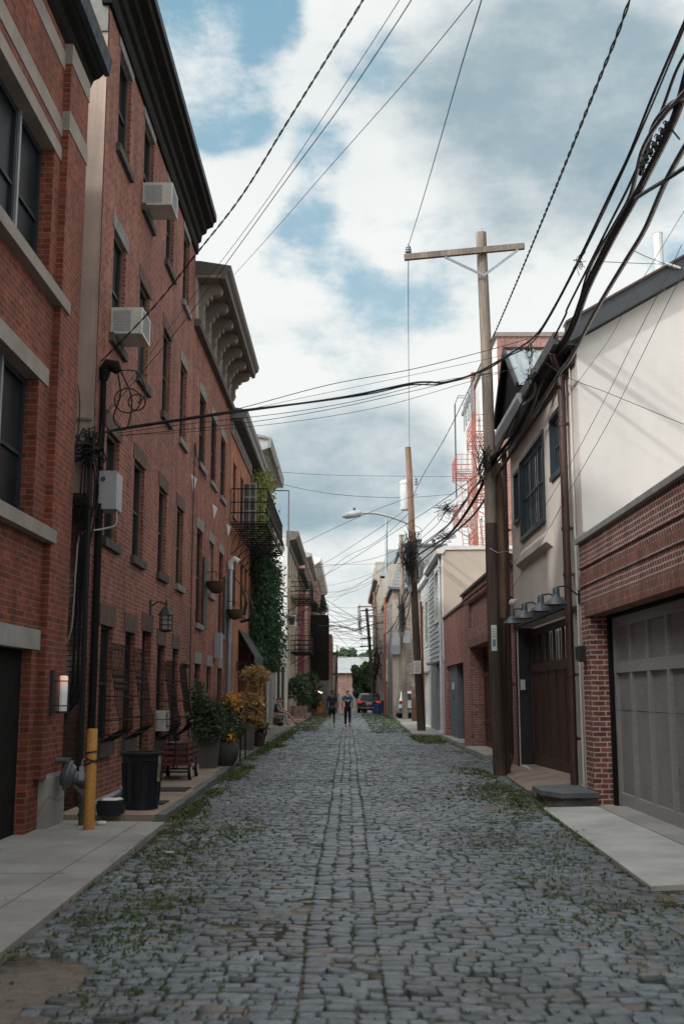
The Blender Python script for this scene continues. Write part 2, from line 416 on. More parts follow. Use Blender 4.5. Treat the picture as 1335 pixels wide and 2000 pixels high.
M_R4 = brick('brick_red_low', (0.42, 0.12, 0.09), (0.3, 0.085, 0.07), (0.60, 0.46, 0.41), dirt=0.2, pale=.35, palec=(.4, .25, .2))
M_T1 = brick('brick_taupe', (0.36, 0.30, 0.26), (0.29, 0.235, 0.2), (0.33, 0.3, 0.27), dirt=0.2, w=.3, h=.1)
M_RED = brick('brick_back_red', (0.36, 0.15, 0.11), (0.28, 0.11, 0.085), (0.4, 0.33, 0.3), dirt=0.15, pale=.2)
M_FAR = brick('brick_far_pink', (0.36, 0.17, 0.14), (0.3, 0.13, 0.1), (0.36, 0.26, 0.22), dirt=0.2)
M_STONE = pm('limestone_trim', (0.33, 0.29, 0.25), (0.24, 0.21, 0.185), 2.0, 0.85)
M_STONEG = pm('grey_stone_trim', (0.3, 0.29, 0.275), (0.16, 0.15, 0.14), 5.0, 0.85, speck=.4)
M_BROWN = pm('brownstone_trim', (0.15, 0.085, 0.065), (0.075, 0.052, 0.045), 6.0, 0.9, speck=.35)
M_SILL = pm('dark_stone_sill', (0.10, 0.09, 0.082), (0.045, 0.042, 0.04), 7.0, 0.9, speck=.4)
M_STUCCO = pm('pink_stucco', (0.42, 0.32, 0.265), (0.33, 0.25, 0.21), 0.9, 0.9, bs=.4, bscale=90, sc=(1, 1, .5), speck=.12, streak=.3, blotch=.2)
M_CREAM = pm('cream_stucco', (0.61, 0.58, 0.55), (0.565, 0.535, 0.507), 0.5, 0.9, bs=.35, bscale=120, speck=.05, streak=.025, blotch=.06)
M_CREAM2 = pm('tan_stucco', (0.6, 0.54, 0.485), (0.53, 0.475, 0.425), 0.5, 0.9, bs=.35, bscale=120, speck=.05, streak=.08, blotch=.08)
M_BLACKP = pm('black_painted_metal', (0.02, 0.02, 0.022), (0.035, 0.034, 0.034), 4, 0.5, spec=.4)
M_BLUEBLK = pm('blue_black_gutter', (0.018, 0.026, 0.034), (0.024, 0.034, 0.044), 3, 0.6, spec=.25)
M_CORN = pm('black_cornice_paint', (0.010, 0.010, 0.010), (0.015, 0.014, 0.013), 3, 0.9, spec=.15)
M_FRAME = pm('dark_window_frame', (0.025, 0.022, 0.02), (0.035, 0.03, 0.027), 4, 0.6)
M_FRAMEB = pm('blue_grey_window_frame', (0.035, 0.055, 0.068), (0.025, 0.042, 0.052), 4, 0.45)
M_TANF = pm('tan_window_casing', (0.17, 0.12, 0.085), (0.12, 0.085, 0.06), 5, 0.7)
M_GLASS = glass('window_glass', (0.012, 0.014, 0.016), .08, (0.022, 0.026, 0.03), .3)
M_GLASSL = glass('window_glass_curtain', (0.06, 0.065, 0.07), 0.1, (0.16, 0.16, 0.15))
M_GLASSC = glass('screened_glass', (0.012, 0.014, 0.017), 0.4, (0.022, 0.026, 0.03), .12)
M_WHITE = pm('white_paint', (0.7, 0.7, 0.68), (0.6, 0.6, 0.57), 2, 0.6)
M_WHITEW = pm('white_weathered_wall', (0.68, 0.68, 0.66), (0.5, 0.48, 0.45), 1.0, 0.85, sc=(1, 1, .4), streak=.2, blotch=.15)
M_AC = pm('air_conditioner_shell', (0.58, 0.57, 0.53), (0.46, 0.45, 0.41), 3, 0.5)
M_GREYM = pm('grey_metal', (0.3, 0.32, 0.34), (0.24, 0.26, 0.28), 4, 0.45, metal=.3)
M_GREYP = pm('grey_plastic', (0.34, 0.36, 0.38), (0.3, 0.32, 0.34), 4, 0.5)
M_GALV = pm('galvanised_pipe', (0.36, 0.40, 0.42), (0.28, 0.31, 0.33), 5, 0.4, metal=.5)
M_TAUPEC = pm('taupe_cornice_paint', (0.25, 0.21, 0.175), (0.19, 0.16, 0.135), 4, 0.7)
M_TAUPEL = pm('pale_cornice_panel', (0.42, 0.37, 0.32), (0.34, 0.3, 0.26), 4, 0.7)
M_TAUPED = pm('dark_cornice_trim', (0.09, 0.078, 0.068), (0.13, 0.11, 0.095), 5, 0.7)
M_GREYC = pm('grey_cornice_paint', (0.24, 0.25, 0.25), (0.19, 0.2, 0.2), 4, 0.7)
M_DGREY = pm('dark_grey_paint', (0.07, 0.07, 0.07), (0.05, 0.05, 0.05), 4, 0.7)
M_CABLE = pm('black_cable', (0.010, 0.010, 0.012), (0.015, 0.015, 0.018), 20, 0.6, spec=.3)
M_CABLES = pm('silver_cable', (0.12, 0.12, 0.125), (0.06, 0.06, 0.065), 12, 0.35, metal=.4)
M_DOWNP = pm('brown_downpipe', (0.06, 0.03, 0.026), (0.08, 0.042, 0.036), 5, 0.4)
M_CONC = pm('concrete', (0.36, 0.35, 0.33), (0.29, 0.28, 0.265), 0.8, 0.9, bs=.35, bscale=70, speck=.12, blotch=.3, crack=.45)
M_CONCL = pm('new_pale_concrete', (0.47, 0.47, 0.45), (0.41, 0.41, 0.395), 0.9, 0.88, bs=.3, bscale=80, speck=.1, blotch=.22, crack=.25)
M_CONCD = pm('old_grey_concrete', (0.23, 0.22, 0.205), (0.165, 0.16, 0.15), 1.2, 0.9, bs=.4, bscale=50, speck=.2, blotch=.35, crack=.5)
M_TANC = pm('tan_concrete', (0.33, 0.25, 0.2), (0.26, 0.2, 0.16), 1.3, 0.9, bs=.4, bscale=60, speck=.18, blotch=.3, crack=.4)
M_BLUEST = pm('bluestone', (0.15, 0.16, 0.165), (0.105, 0.11, 0.118), 2.2, 0.8, bs=.4, bscale=40)
M_POLEG = wood_pole('pole_wood_grey', (0.33, 0.27, 0.22), (0.19, 0.155, 0.125))
M_POLEB = wood_pole('pole_wood_brown', (0.125, 0.083, 0.062), (0.045, 0.032, 0.026))
M_POLER = wood_pole('pole_wood_red', (0.30, 0.185, 0.125), (0.19, 0.115, 0.08))
M_IRON = pm('black_iron', (0.009, 0.009, 0.010), (0.018, 0.015, 0.014), 8, 0.6, spec=.3)
M_REDIRON = pm('red_iron', (0.42, 0.10, 0.065), (0.3, 0.075, 0.05), 8, 0.6)
M_DOORG = stripes('grey_wood_boards', (0.235, 0.225, 0.222), 'y', 0.066, .16, .006, .6, (0.18, 0.173, 0.17))
M_DOORGF = pm('grey_wood_frame', (0.315, 0.302, 0.3), (0.25, 0.24, 0.238), 3, .6, sc=(2, 2, 12))  # frame lighter than the same-painted boards: light contrast put into the colour
M_DOORB = pm('brown_wood_door', (0.075, 0.035, 0.026), (0.05, 0.026, 0.02), 2, .5, sc=(10, 10, 1))
M_ROOF = pm('tar_roof', (0.1, 0.1, 0.1), (0.07, 0.07, 0.07), 1, .95)
M_LEAD = pm('grey_metal_roof', (0.33, 0.37, 0.39), (0.28, 0.315, 0.335), 2, .45)
M_IVY = foliage('ivy_leaf', (0.022, 0.06, 0.03), (0.055, 0.115, 0.045))
M_IVYL = foliage('ivy_leaf_light', (0.14, 0.24, 0.06), (0.36, 0.34, 0.12))
M_GREEN = foliage('shrub_leaf', (0.035, 0.06, 0.035), (0.10, 0.14, 0.07))
M_GOLD = foliage('golden_leaf', (0.42, 0.27, 0.09), (0.62, 0.44, 0.2))
M_ORANGE = foliage('orange_flower', (0.6, 0.2, 0.02), (0.7, 0.38, 0.04), .1)
M_WEED = foliage('weed_leaf', (0.06, 0.10, 0.03), (0.15, 0.19, 0.06))
M_TREE = foliage('tree_leaf', (0.08, 0.155, 0.09), (0.18, 0.28, 0.15))
M_BARK = wood_pole('bark', (0.1, 0.075, 0.055), (0.05, 0.04, 0.03))

# ------------------------------------------------------------------ building helpers (s = -1 left side of the street, +1 right side)
def facade(mb, s, X, ya, yb, za, zb, ops, depth=0.2):
    ys = sorted({ya, yb, *[v for o in ops for v in o[:2]]}); zs = sorted({za, zb, *[v for o in ops for v in o[2:4]]})
    def q(p):
        mb.face(p if s < 0 else p[::-1], 0.5)
    for i in range(len(ys) - 1):
        for j in range(len(zs) - 1):
            cy, cz = (ys[i] + ys[i + 1]) / 2, (zs[j] + zs[j + 1]) / 2
            if any(o[0] < cy < o[1] and o[2] < cz < o[3] for o in ops): continue
            q([(X, ys[i], zs[j]), (X, ys[i + 1], zs[j]), (X, ys[i + 1], zs[j + 1]), (X, ys[i], zs[j + 1])])
    for o in ops:
        y0, y1, z0, z1 = o[:4]; D = X + s * (o[4] if len(o) > 4 else depth)
        q([(X, y0, z0), (X, y0, z1), (D, y0, z1), (D, y0, z0)]); q([(X, y1, z1), (X, y1, z0), (D, y1, z0), (D, y1, z1)])
        q([(X, y0, z1), (X, y1, z1), (D, y1, z1), (D, y0, z1)]); q([(X, y1, z0), (X, y0, z0), (D, y0, z0), (D, y1, z0)])
def shell(mb, s, X, ya, yb, za, zb, W, front=False):
    B = X + s * W
    mb.face([(X, ya, za), (B, ya, za), (B, ya, zb), (X, ya, zb)], .5); mb.face([(X, yb, za), (X, yb, zb), (B, yb, zb), (B, yb, za)], .5)
    mb.face([(X, ya, zb), (B, ya, zb), (B, yb, zb), (X, yb, zb)], .5); mb.face([(B, ya, za), (B, yb, za), (B, yb, zb), (B, ya, zb)], .5)
    if front: mb.face([(X, ya, za), (X, ya, zb), (X, yb, zb), (X, yb, za)], .5)
def wall(s, X, ya, yb, za, zb, ops, W, mat, parent, depth=0.2):
    m = MB(); facade(m, s, X, ya, yb, za, zb, ops, depth); shell(m, s, X, ya, yb, za, zb, W)
    return m.build('wall', mat, parent)
def window(parent, s, X, y0, y1, z0, z1, depth=.13, fm=None, gm=None, rails=(0.5,), mull=(), fw=.05, sill=None, lintel=None, sillm=None, lintm=None, casing=None, sillx=.1, name='window'):
    """frame mesh > pane, sill, lintel"""
    fm = fm or M_FRAME; gm = gm or M_GLASS
    a = X + s * depth; b = a + s * .06
    m = MB()
    m.box(a, b, y0, y0 + fw, z0, z1); m.box(a, b, y1 - fw, y1, z0, z1); m.box(a, b, y0 + fw, y1 - fw, z0, z0 + fw); m.box(a, b, y0 + fw, y1 - fw, z1 - fw, z1)
    for r in rails:
        z = z0 + (z1 - z0) * r; m.box(a + s * .008, b, y0 + fw, y1 - fw, z - .022, z + .022)
    for r in mull:
        y = y0 + (y1 - y0) * r; m.box(a + s * .003, b, y - .025, y + .025, z0 + fw, z1 - fw)
    w = m.build(name, fm, parent)
    g = MB(); g.box(b - s * .02, b + s * .01, y0 + .01, y1 - .01, z0 + .01, z1 - .01); g.build('pane', gm, w)
    if casing:
        c = MB(); c.box(X + s * (depth - .03), a - s * .001, y1 - .05, y1 - .002, z0, z1); c.box(X + s * (depth - .03), a - s * .001, y0 + .002, y0 + .05, z0, z1); c.box(X + s * (depth - .028), a - s * .001, y0 + .05, y1 - .05, z1 - .05, z1 - .002); c.build('casing', casing, w)
    if sill: c = MB(); c.box(X - s * .07, X + s * (depth - .003), y0 - sillx, y1 + sillx, z0 - sill, z0 + .004); c.build('sill', sillm or M_SILL, w)
    if lintel: c = MB(); c.box(X - s * .014, X + s * (depth - .004), y0 - .12, y1 + .12, z1 - .004, z1 + lintel); c.build('lintel', lintm or M_STONEG, w)
    return w
def door_panel(parent, name, mat, s, X, y0, y1, z0, z1, cols=1, gm=None):
    m = MB(); m.box(X, X + s * .05, y0, y1, z0, z1)
    w = (y1 - y0) / cols
    for i in range(cols):
        for (a, b) in ((.06, .42), (.5, .94)):
            m.box(X - s * .012, X + s * .01, y0 + w * i + .1, y0 + w * (i + 1) - .1, z0 + (z1 - z0) * a, z0 + (z1 - z0) * b)
    return m.build(name, mat, parent)
def profile_cornice(parent, s, X, ya, yb, prof, mat, name='cornice'):
    """prof: list of (projection from the wall, z)"""
    m = MB(); m.prism([(X - s * p, z) for p, z in prof], 'y', ya, yb); return m.build(name, mat, parent)
def struct(name, mb, mat, smooth=False): return mb.build(name, mat, None, smooth, kind='structure')

# ------------------------------------------------------------------ ground
XL = -3.65; XR = 3.65; CREST = 93.0
def ground_z(y):
    return 0.0 if y < CREST else -(y - CREST) * 0.022
g = MB()
ys_ = [-30, 0, 20, 40, 60, 80, CREST, 100, 120, 150, 200, 300, 900]
for i in range(len(ys_) - 1):
    a, b = ys_[i], ys_[i + 1]; za, zb = ground_z(a) - .06, ground_z(b) - .06
    g.face([(-400, a, za), (400, a, za), (400, b, zb), (-400, b, zb)], 0)
m_, nt, b_ = new_mat('joint_soil')
nz_ = noise(nt, 1.1, 6, .65)
c_ = mixc(nt, ramp(nt, nz_, .47, .62), (0.035, 0.034, 0.025), (0.34, 0.27, 0.2))
tb_ = N(nt, 'ShaderNodeAttribute', attribute_name='tint')
c_ = mixc(nt, ramp(nt, tb_.outputs['Fac'], .15, .45), c_, (0.25, 0.215, 0.18))
c_ = mixc(nt, ramp(nt, noise(nt, 14, 4, .6), .3, .7, .0, .5), c_, (0.05, 0.045, 0.03))
c_ = mixc(nt, 1.0, c_, ramp(nt, noise(nt, 80, 3, .6), .3, .7, .6, 1.2), 'MULTIPLY')
nt.links.new(c_, b_.inputs['Base Color']); b_.inputs['Roughness'].default_value = 1
bump(nt, b_, noise(nt, 50, 5, .7), .6, .02)
M_SOIL = m_
struct('ground', g, M_SOIL)
# bed of the road: sandy joints that rise nearly to the stone tops in places
def warp(x, y):
    return (x + .035 * math.sin(y * .9 + x), y + .05 * math.sin(1.1 * x + .35 * y) + .03 * math.sin(2.7 * x + 1.3 * y + 1))
def warpn(x, y):
    k = np.clip((x - 1.0) * .25, 0, .5)
    return x + .012 * np.sin(y * .5 + x) + .006 * np.sin(y * 2.3 + 2 * x), y + .05 * np.sin(1.1 * x + .35 * y) + .03 * np.sin(2.7 * x + 1.3 * y + 1) + k * .35 * np.sin(.45 * y) * (x - 1)
rng = np.random.default_rng(3)
def lump(x, y):      # slow unevenness of the road surface
    return .016 * np.sin(.9 * x + .55 * y) * np.sin(.33 * y - .8 * x + 2) + .010 * np.sin(2.1 * x - 1.3 * y) - .004 * x * x + .012
def edge_l(y):
    return -2.2 if y < 14.1 else (-2.36 - min(.24, (y - 14.1) * .03))
def edge_r(y):
    if y < 9.7: return 3.66
    if y < 16.1: return 2.55 + (y - 9.7) * .03
    if y < 19: return 2.95
    if y < 25.4: return 3.0 + (y - 19) * .04
    if y < 28: return 3.6
    if y < 42: return 3.4
    return 2.6
bed = MB()
nx, ny = 60, 420
bx = np.linspace(-2.7, 3.7, nx); by = np.concatenate([np.linspace(-4, 40, 300), np.linspace(40.3, 100, 120)])
BX, BY = np.meshgrid(bx, by)
def vnoise(x, y, seed=0):
    r = np.random.default_rng(seed); out = 0
    for k in range(9):
        a = r.random() * 6.28; f = 1.2 * 1.35 ** k; out = out + np.sin(f * (x * math.cos(a) + y * math.sin(a)) + r.random() * 6.28) / (1 + .25 * k)
    return out / 4
BZ = lump(BX, BY) - .027 + .022 * np.clip(vnoise(BX, BY, 5) * 1.6, -1, 1) + np.where(BY > CREST, -(BY - CREST) * .022, 0)
PATCH = [(1.85, 10.4, .35, .5), (1.0, 9.2, .4, .25), (1.85, 12.2, .4, .4), (1.3, 7.2, .45, .2), (.6, 6.0, .3, .25), (2.2, 6.5, .4, .3), (-1.9, 6.1, .45, .8), (-1.75, 5.0, .5, .7), (.9, 14.5, .5, .5), (-1.2, 5.2, .5, .2), (2.3, 8.0, .2, .2), (-.1, 11.5, .2, .5), (2.0, 16, .5, .6)]
def patchf(x, y):
    return sum(np.exp(-((x - a) / c) ** 2 - ((y - b) / d) ** 2) for a, b, c, d in PATCH)
BZ = BZ + .024 * np.clip(patchf(BX, BY) * (.55 + .7 * vnoise(BX * 3, BY * 3, 9)), 0, 1)
V = [(float(a), float(b), float(c)) for a, b, c in zip(BX.ravel(), BY.ravel(), BZ.ravel())]
F = [(j * nx + i, j * nx + i + 1, (j + 1) * nx + i + 1, (j + 1) * nx + i) for j in range(len(by) - 1) for i in range(nx - 1)]
bed.add(V, F, .5)
bed.t = np.clip(patchf(BX, BY), 0, 1)[:-1, :-1].ravel().tolist()
struct('road_bed', bed, M_SOIL, True)
# the setts
RING8 = [(-1, -.66), (-.8, -1), (.8, -1), (1, -.66), (1, .66), (.8, 1), (-.8, 1), (-1, .66)]
def stones():
    cx = []; cy = []; ax = []; ay = []
    y = -4.0
    while y < 99:
        d = .100 + rnd.random() * .03
        xl, xr = edge_l(y) + .02 + rnd.random() * .05, edge_r(y) - rnd.random() * .08
        def fill(a, b):
            x = a
            while x < b - .07:
                w = rnd.choice((.10, .12, .14, .15, .17, .2)) * (.92 + .16 * rnd.random())
                if x + w > b - .06: w = b - x
                if w > .05:
                    cx.append(x + w / 2); cy.append(y + d / 2); ax.append(w / 2 - .003 - rnd.random() * .006); ay.append(d / 2 - .0025 - rnd.random() * .006)
                x += w
        fill(xl, -.27)
        if rnd.random() < .22 or 6.2 < y < 7.4:
            fill(-.27, .19); fill(.19, xr); y += d; continue
        for a, b in ((-.27, -.12), (-.12, .035), (.035, .19)):
            cx.append((a + b) / 2 + rnd.gauss(0, .009)); cy.append(y + d / 2); ax.append((b - a) / 2 - .001 - rnd.random() * .007); ay.append(d / 2 - .004 - rnd.random() * .005)
        fill(.19, xr)
        y += d
    return map(np.array, (cx, cy, ax, ay))
cx, cy, ax, ay = stones()
def dirt_mask(x, y):      # the missing setts by the left apron
    return (x < -1.45 + .25 * np.sin(3 * y) - .35 * np.abs(y - 6.0)) & (y > 3.0) & (y < 7.25)
keep = ~dirt_mask(cx, cy) & (rng.random(len(cx)) > .006)
cx, cy, ax, ay = cx[keep], cy[keep], ax[keep], ay[keep]
n = len(cx)
ring = np.array(RING8)
ang = rng.normal(0, .035, n) + np.where(cx > 1.2, .10 * np.sin(cy * .5), 0)
hh = rng.normal(0, .0045, n); tx = rng.normal(0, .045, n); ty = rng.normal(0, .055, n)
VV = []
jit = 1 + rng.normal(0, .085, (n, 8, 2))
for (sc_, dz) in ((1.0, -.045), (.985, -.008), (.93, -.0012), (.7, .0)):
    lx = ring[None, :, 0] * jit[:, :, 0] * sc_ * ax[:, None]; ly = ring[None, :, 1] * jit[:, :, 1] * sc_ * ay[:, None]
    rx = lx * np.cos(ang)[:, None] - ly * np.sin(ang)[:, None]; ry = lx * np.sin(ang)[:, None] + ly * np.cos(ang)[:, None]
    X_ = cx[:, None] + rx; Y_ = cy[:, None] + ry
    Z_ = dz + hh[:, None] + tx[:, None] * lx + ty[:, None] * ly + lump(cx, cy)[:, None] + np.where(Y_ > CREST, -(Y_ - CREST) * .022, 0)
    X_, Y_ = warpn(X_, Y_)
    VV.append(np.stack([X_, Y_, Z_], -1))
VV = np.concatenate(VV, 1).reshape(-1, 3)      # n * 32
base = np.arange(n) * 32
q = []
for l in range(3):
    for k in range(8):
        q.append([l * 8 + k, l * 8 + (k + 1) % 8, (l + 1) * 8 + (k + 1) % 8, (l + 1) * 8 + k])
q = np.array(q)
quads = (base[:, None, None] + q[None]).reshape(-1)
caps = (base[:, None] + np.arange(24, 32)[None]).reshape(-1)
me = bpy.data.meshes.new('road')
nq, nc = n * 24, n
me.vertices.add(len(VV)); me.vertices.foreach_set('co', VV.ravel())
me.loops.add(nq * 4 + nc * 8); me.loops.foreach_set('vertex_index', np.concatenate([quads, caps]))
me.polygons.add(nq + nc)
me.polygons.foreach_set('loop_start', np.concatenate([np.arange(nq) * 4, nq * 4 + np.arange(nc) * 8]))
me.polygons.foreach_set('loop_total', np.concatenate([np.full(nq, 4), np.full(nc, 8)]))
me.update(calc_edges=True); me.validate()
me.polygons.foreach_set('use_smooth', np.ones(nq + nc, dtype=bool))
tint = np.clip(rng.normal(.5, .22, n), 0, 1)
at = me.attributes.new('tint', 'FLOAT', 'FACE'); at.data.foreach_set('value', np.concatenate([np.repeat(tint, 24), tint]))
m_, nt, b_ = new_mat('granite_setts')
a_ = N(nt, 'ShaderNodeAttribute', attribute_name='tint')
c_ = mixc(nt, a_.outputs['Fac'], (0.10, 0.124, 0.143), (0.265, 0.31, 0.34))
c_ = mixc(nt, ramp(nt, a_.outputs['Fac'], .84, .9), c_, (0.2, 0.165, 0.14))
c_ = mixc(nt, ramp(nt, a_.outputs['Fac'], .14, .1), c_, (0.06, 0.066, 0.07))
c_ = mixc(nt, ramp(nt, noise(nt, .9, 6, .62), .52, .72, 0, .55), c_, (0.33, 0.285, 0.235))
c_ = mixc(nt, ramp(nt, noise(nt, .45, 4, .6), .38, .62, 0, .6), c_, (0.065, 0.073, 0.079))
c_ = mixc(nt, ramp(nt, noise(nt, 7, 6, .7), .5, .75, 0, .45), c_, (0.36, 0.38, 0.385))
c_ = mixc(nt, 1.0, c_, ramp(nt, noise(nt, 35, 5, .65), .3, .7, .7, 1.2), 'MULTIPLY')
nt.links.new(c_, b_.inputs['Base Color'])
nt.links.new(ramp(nt, noise(nt, 5, 4, .6), .3, .7, .25, .48), b_.inputs['Roughness'])
bump(nt, b_, noise(nt, 22, 7, .72), .8, .016)
me.materials.append(m_)
ro = bpy.data.objects.new('road', me); COL.objects.link(ro); ro['kind'] = 'structure'

# pavements and aprons
p = MB()      # big concrete apron in front of the near left building
p.prism([(-2.14, 2.0), (-2.13, 7.1), (-2.27, 14.05), (-3.66, 14.25), (-6.5, 14.25), (-6.5, 2.0)], 'z', -.05, .035)
struct('left_apron', p, M_CONC)
p = MB()
for (a, b) in (((-2.62, 2.0), (-2.30, 14.05)),): p.bar((a[0] + .05, a[1], .036), (b[0] - .28, b[1], .036), .012, .003)
p.bar((-6.4, 9.9, .036), (-2.5, 10.1, .036), .012, .003); p.bar((-6.4, 6.3, .036), (-2.6, 6.2, .036), .012, .003)
struct('apron_joint', p, M_CONCD)
p = MB()
L_ = [(14.25, 18.0), (18.02, 21.7), (21.72, 25.0)]
for a, b in L_: p.box(-3.66, -2.42 - (a - 14) * .02, a, b, -.05, .10)
struct('left_pavement', p, M_TANC)
p = MB()
for a, b in ((25.02, 29.5), (29.52, 34), (34.02, 40), (40.02, 46), (46.02, 52)): p.box(-3.66, -2.68, a, b, -.05, .10)
struct('left_pavement', p, M_CONCD)
p = MB(); p.box(-3.66, -2.66, 52.03, 62, -.05, .09); p.box(-3.66, -2.62, 62.02, 67, -.05, .13)
p.box(-3.66, -2.7, 67.02, 82, -.05, .26)
struct('left_pavement', p, M_TANC)
p = MB()
y = 14.3
while y < 50:
    l = 1.1 + rnd.random() * .9
    xx = -2.42 + .0 - (y - 14) * .02 if y < 25 else -2.66
    p.box(xx + .006, xx + .13, y, min(y + l - .015, 50), -.05, .085 + rnd.random() * .02); y += l
struct('left_kerb', p, M_BLUEST)
p = MB()      # right apron of the brick garage, split by a broad joint
p.add([(2.52, 9.6, .014), (2.74, 16.05, .014), (3.5, 16.0, .035), (3.5, 9.75, .035), (2.52, 9.6, -.06), (2.74, 16.05, -.06), (3.5, 16.0, -.06), (3.5, 9.75, -.06)],
      [(0, 3, 2, 1), (0, 1, 5, 4), (3, 0, 4, 7), (1, 2, 6, 5), (2, 3, 7, 6)])
struct('right_apron', p, M_CONCL)
p = MB(); p.box(3.512, 4.4, 9.4, 16.0, -.06, .038); struct('right_apron', p, M_CONC)
p = MB()      # ramp to the tan house garage
p.add([(3.02, 18.9, -.01), (3.22, 25.2, -.01), (3.95, 24.5, .12), (3.95, 18.5, .24), (3.3, 18.2, .1)] + [(3.02, 18.9, -.1), (3.22, 25.2, -.1), (3.95, 24.5, -.1), (3.95, 18.5, -.1), (3.3, 18.2, -.1)],
      [(0, 4, 3, 2, 1), (0, 5, 9, 4), (4, 9, 8, 3), (0, 1, 6, 5), (1, 2, 7, 6)])
struct('garage_ramp', p, M_TANC)
p = MB()
p.box(3.42, 4.1, 28.3, 33.4, -.05, .075); p.box(3.45, 4.1, 35.3, 41.4, -.05, .09)
p.prism([(2.45, 43.2), (2.6, 50), (2.75, 60), (3.66, 60), (3.66, 42.5), (3.1, 42.5)], 'z', -.05, .085)
struct('right_pavement', p, M_CONC)
p = MB(); p.prism([(3.0, 62), (3.0, 92), (12, 92), (12, 62)], 'z', -.06, .02); struct('parking_ground', p, M_CONCD)

# weeds in the joints
w = MB()
def tuft(x, y, z, s, k):
    if 3 < y < 7.1 and x < -1.5 and rnd.random() < .93: return
    for _ in range(k):
        a = rnd.random() * 6.28; l = s * (.5 + rnd.random()); t = .25 + rnd.random() * .9
        dx, dy = math.cos(a) * l * t, math.sin(a) * l * t
        c = Vector((x + rnd.gauss(0, s * .5), y + rnd.gauss(0, s * .5), z)); wd = l * .22
        px, py = -math.sin(a) * wd, math.cos(a) * wd; h = l * (1.1 - t * .55)
        w.face([c, c + Vector((dx * .5 + px, dy * .5 + py, h * .7)), c + Vector((dx, dy, h)), c + Vector((dx * .5 - px, dy * .5 - py, h * .75))])
def scatter(n, fx, fy, s=.03, k=7, z=-.012):
    for _ in range(n):
        y = fy(); x = fx(y); tuft(x, y, z + float(lump(x, y)), s * (.6 + .8 * rnd.random()), k)
U = rnd.uniform
clL = [(U(-2.1, -.9), U(6.2, 16)) for _ in range(130)]
for (a, b) in clL:
    for _ in range(rnd.randint(3, 18)):
        yy = b + rnd.gauss(0, .22); yy = yy; tuft(a + rnd.gauss(0, .14), yy, -.010, .027, 6)
scatter(420, lambda y: U(-2.15, -.5), lambda: U(5, 20), .02, 5)
scatter(420, lambda y: U(-2.5, 3.2), lambda: U(4.5, 45), .018, 5)
scatter(700, lambda y: rnd.choice((-.27, -.12, .035, .19)) + rnd.gauss(0, .012), lambda: U(5, 45), .015, 4)
clR = [(U(1.3, 2.5), U(7.5, 15.5)) for _ in range(75)] + [(U(2.0, 3.0), U(15.5, 20.5)) for _ in range(55)] + [(U(2.5, 3.3), U(24, 42)) for _ in range(40)]
for (a, b) in clR:
    for _ in range(rnd.randint(3, 13)): tuft(a + rnd.gauss(0, .13), b + rnd.gauss(0, .2), -.012, .026, 6)
scatter(620, lambda y: 2.95 - abs(rnd.gauss(0, .55)), lambda: rnd.gauss(17.6, 1.1), .034, 8)
scatter(300, lambda y: 2.9 - abs(rnd.gauss(0, .3)), lambda: U(19, 25), .034, 8)
scatter(1500, lambda y: U(-2.2, 3.3), lambda: 4.6 + 22 * rnd.random() ** 1.5, .016, 5)
for (cx_, cy_, sx_, sy_, n_) in ((-1.75, 10.6, .25, .9, 260), (-1.5, 8.3, .3, .7, 260), (-1.35, 6.4, .35, .6, 240), (-1.9, 12.6, .2, .9, 160), (2.1, 8.8, .35, .4, 170), (1.9, 7.4, .5, .5, 120), (1.6, 12.5, .4, 1.2, 120)):
    for _ in range(n_): x_, y_ = rnd.gauss(cx_, sx_), rnd.gauss(cy_, sy_); tuft(x_, y_, -.008 + float(lump(x_, y_)), .022, 6)
scatter(420, lambda y: edge_r(y) + rnd.gauss(0, .04), lambda: U(9.4, 16), .026, 7)
scatter(120, lambda y: -2.18 + rnd.gauss(0, .03), lambda: U(7, 14), .022, 6)
# strip along the left kerb
for _ in range(2100):
    y = 14 + 36 * rnd.random() ** 1.3
    if math.sin(y * 2.1) + math.sin(y * .83 + 1) + rnd.gauss(0, .5) < -.1: continue
    x = (-2.28 if y < 25 else -2.5) + abs(rnd.gauss(0, .13)); tuft(x, y, 0, .05, 6)
for (c0, c1, n_, s_) in (((-2.33, 34.5), (.16, .7), 90, .11), ((-2.4, 42), (.15, 2.2), 260, .1), ((-2.45, 30.5), (.1, 1.0), 70, .08), ((-2.4, 22.2), (.08, .9), 60, .06), ((-2.2, 15.0), (.12, .5), 70, .06)):
    for _ in range(n_): tuft(rnd.gauss(c0[0], c1[0]), rnd.gauss(c0[1], c1[1]), 0, s_, 6)
scatter(1700, lambda y: U(-2.65, -1.25 - rnd.random() * .3), lambda: U(48, 93), .055, 5)
scatter(1900, lambda y: U(1.0, 3.1), lambda: U(46, 93), .055, 5)
scatter(500, lambda y: U(-2.4, 3), lambda: U(40, 93), .03, 4)
scatter(260, lambda y: U(2.3, 3.4), lambda: U(36, 43), .07, 6)
w.build('weeds', M_WEED, None, kind='stuff', label='low green weeds growing in the joints of the cobbled road and along its kerbs')

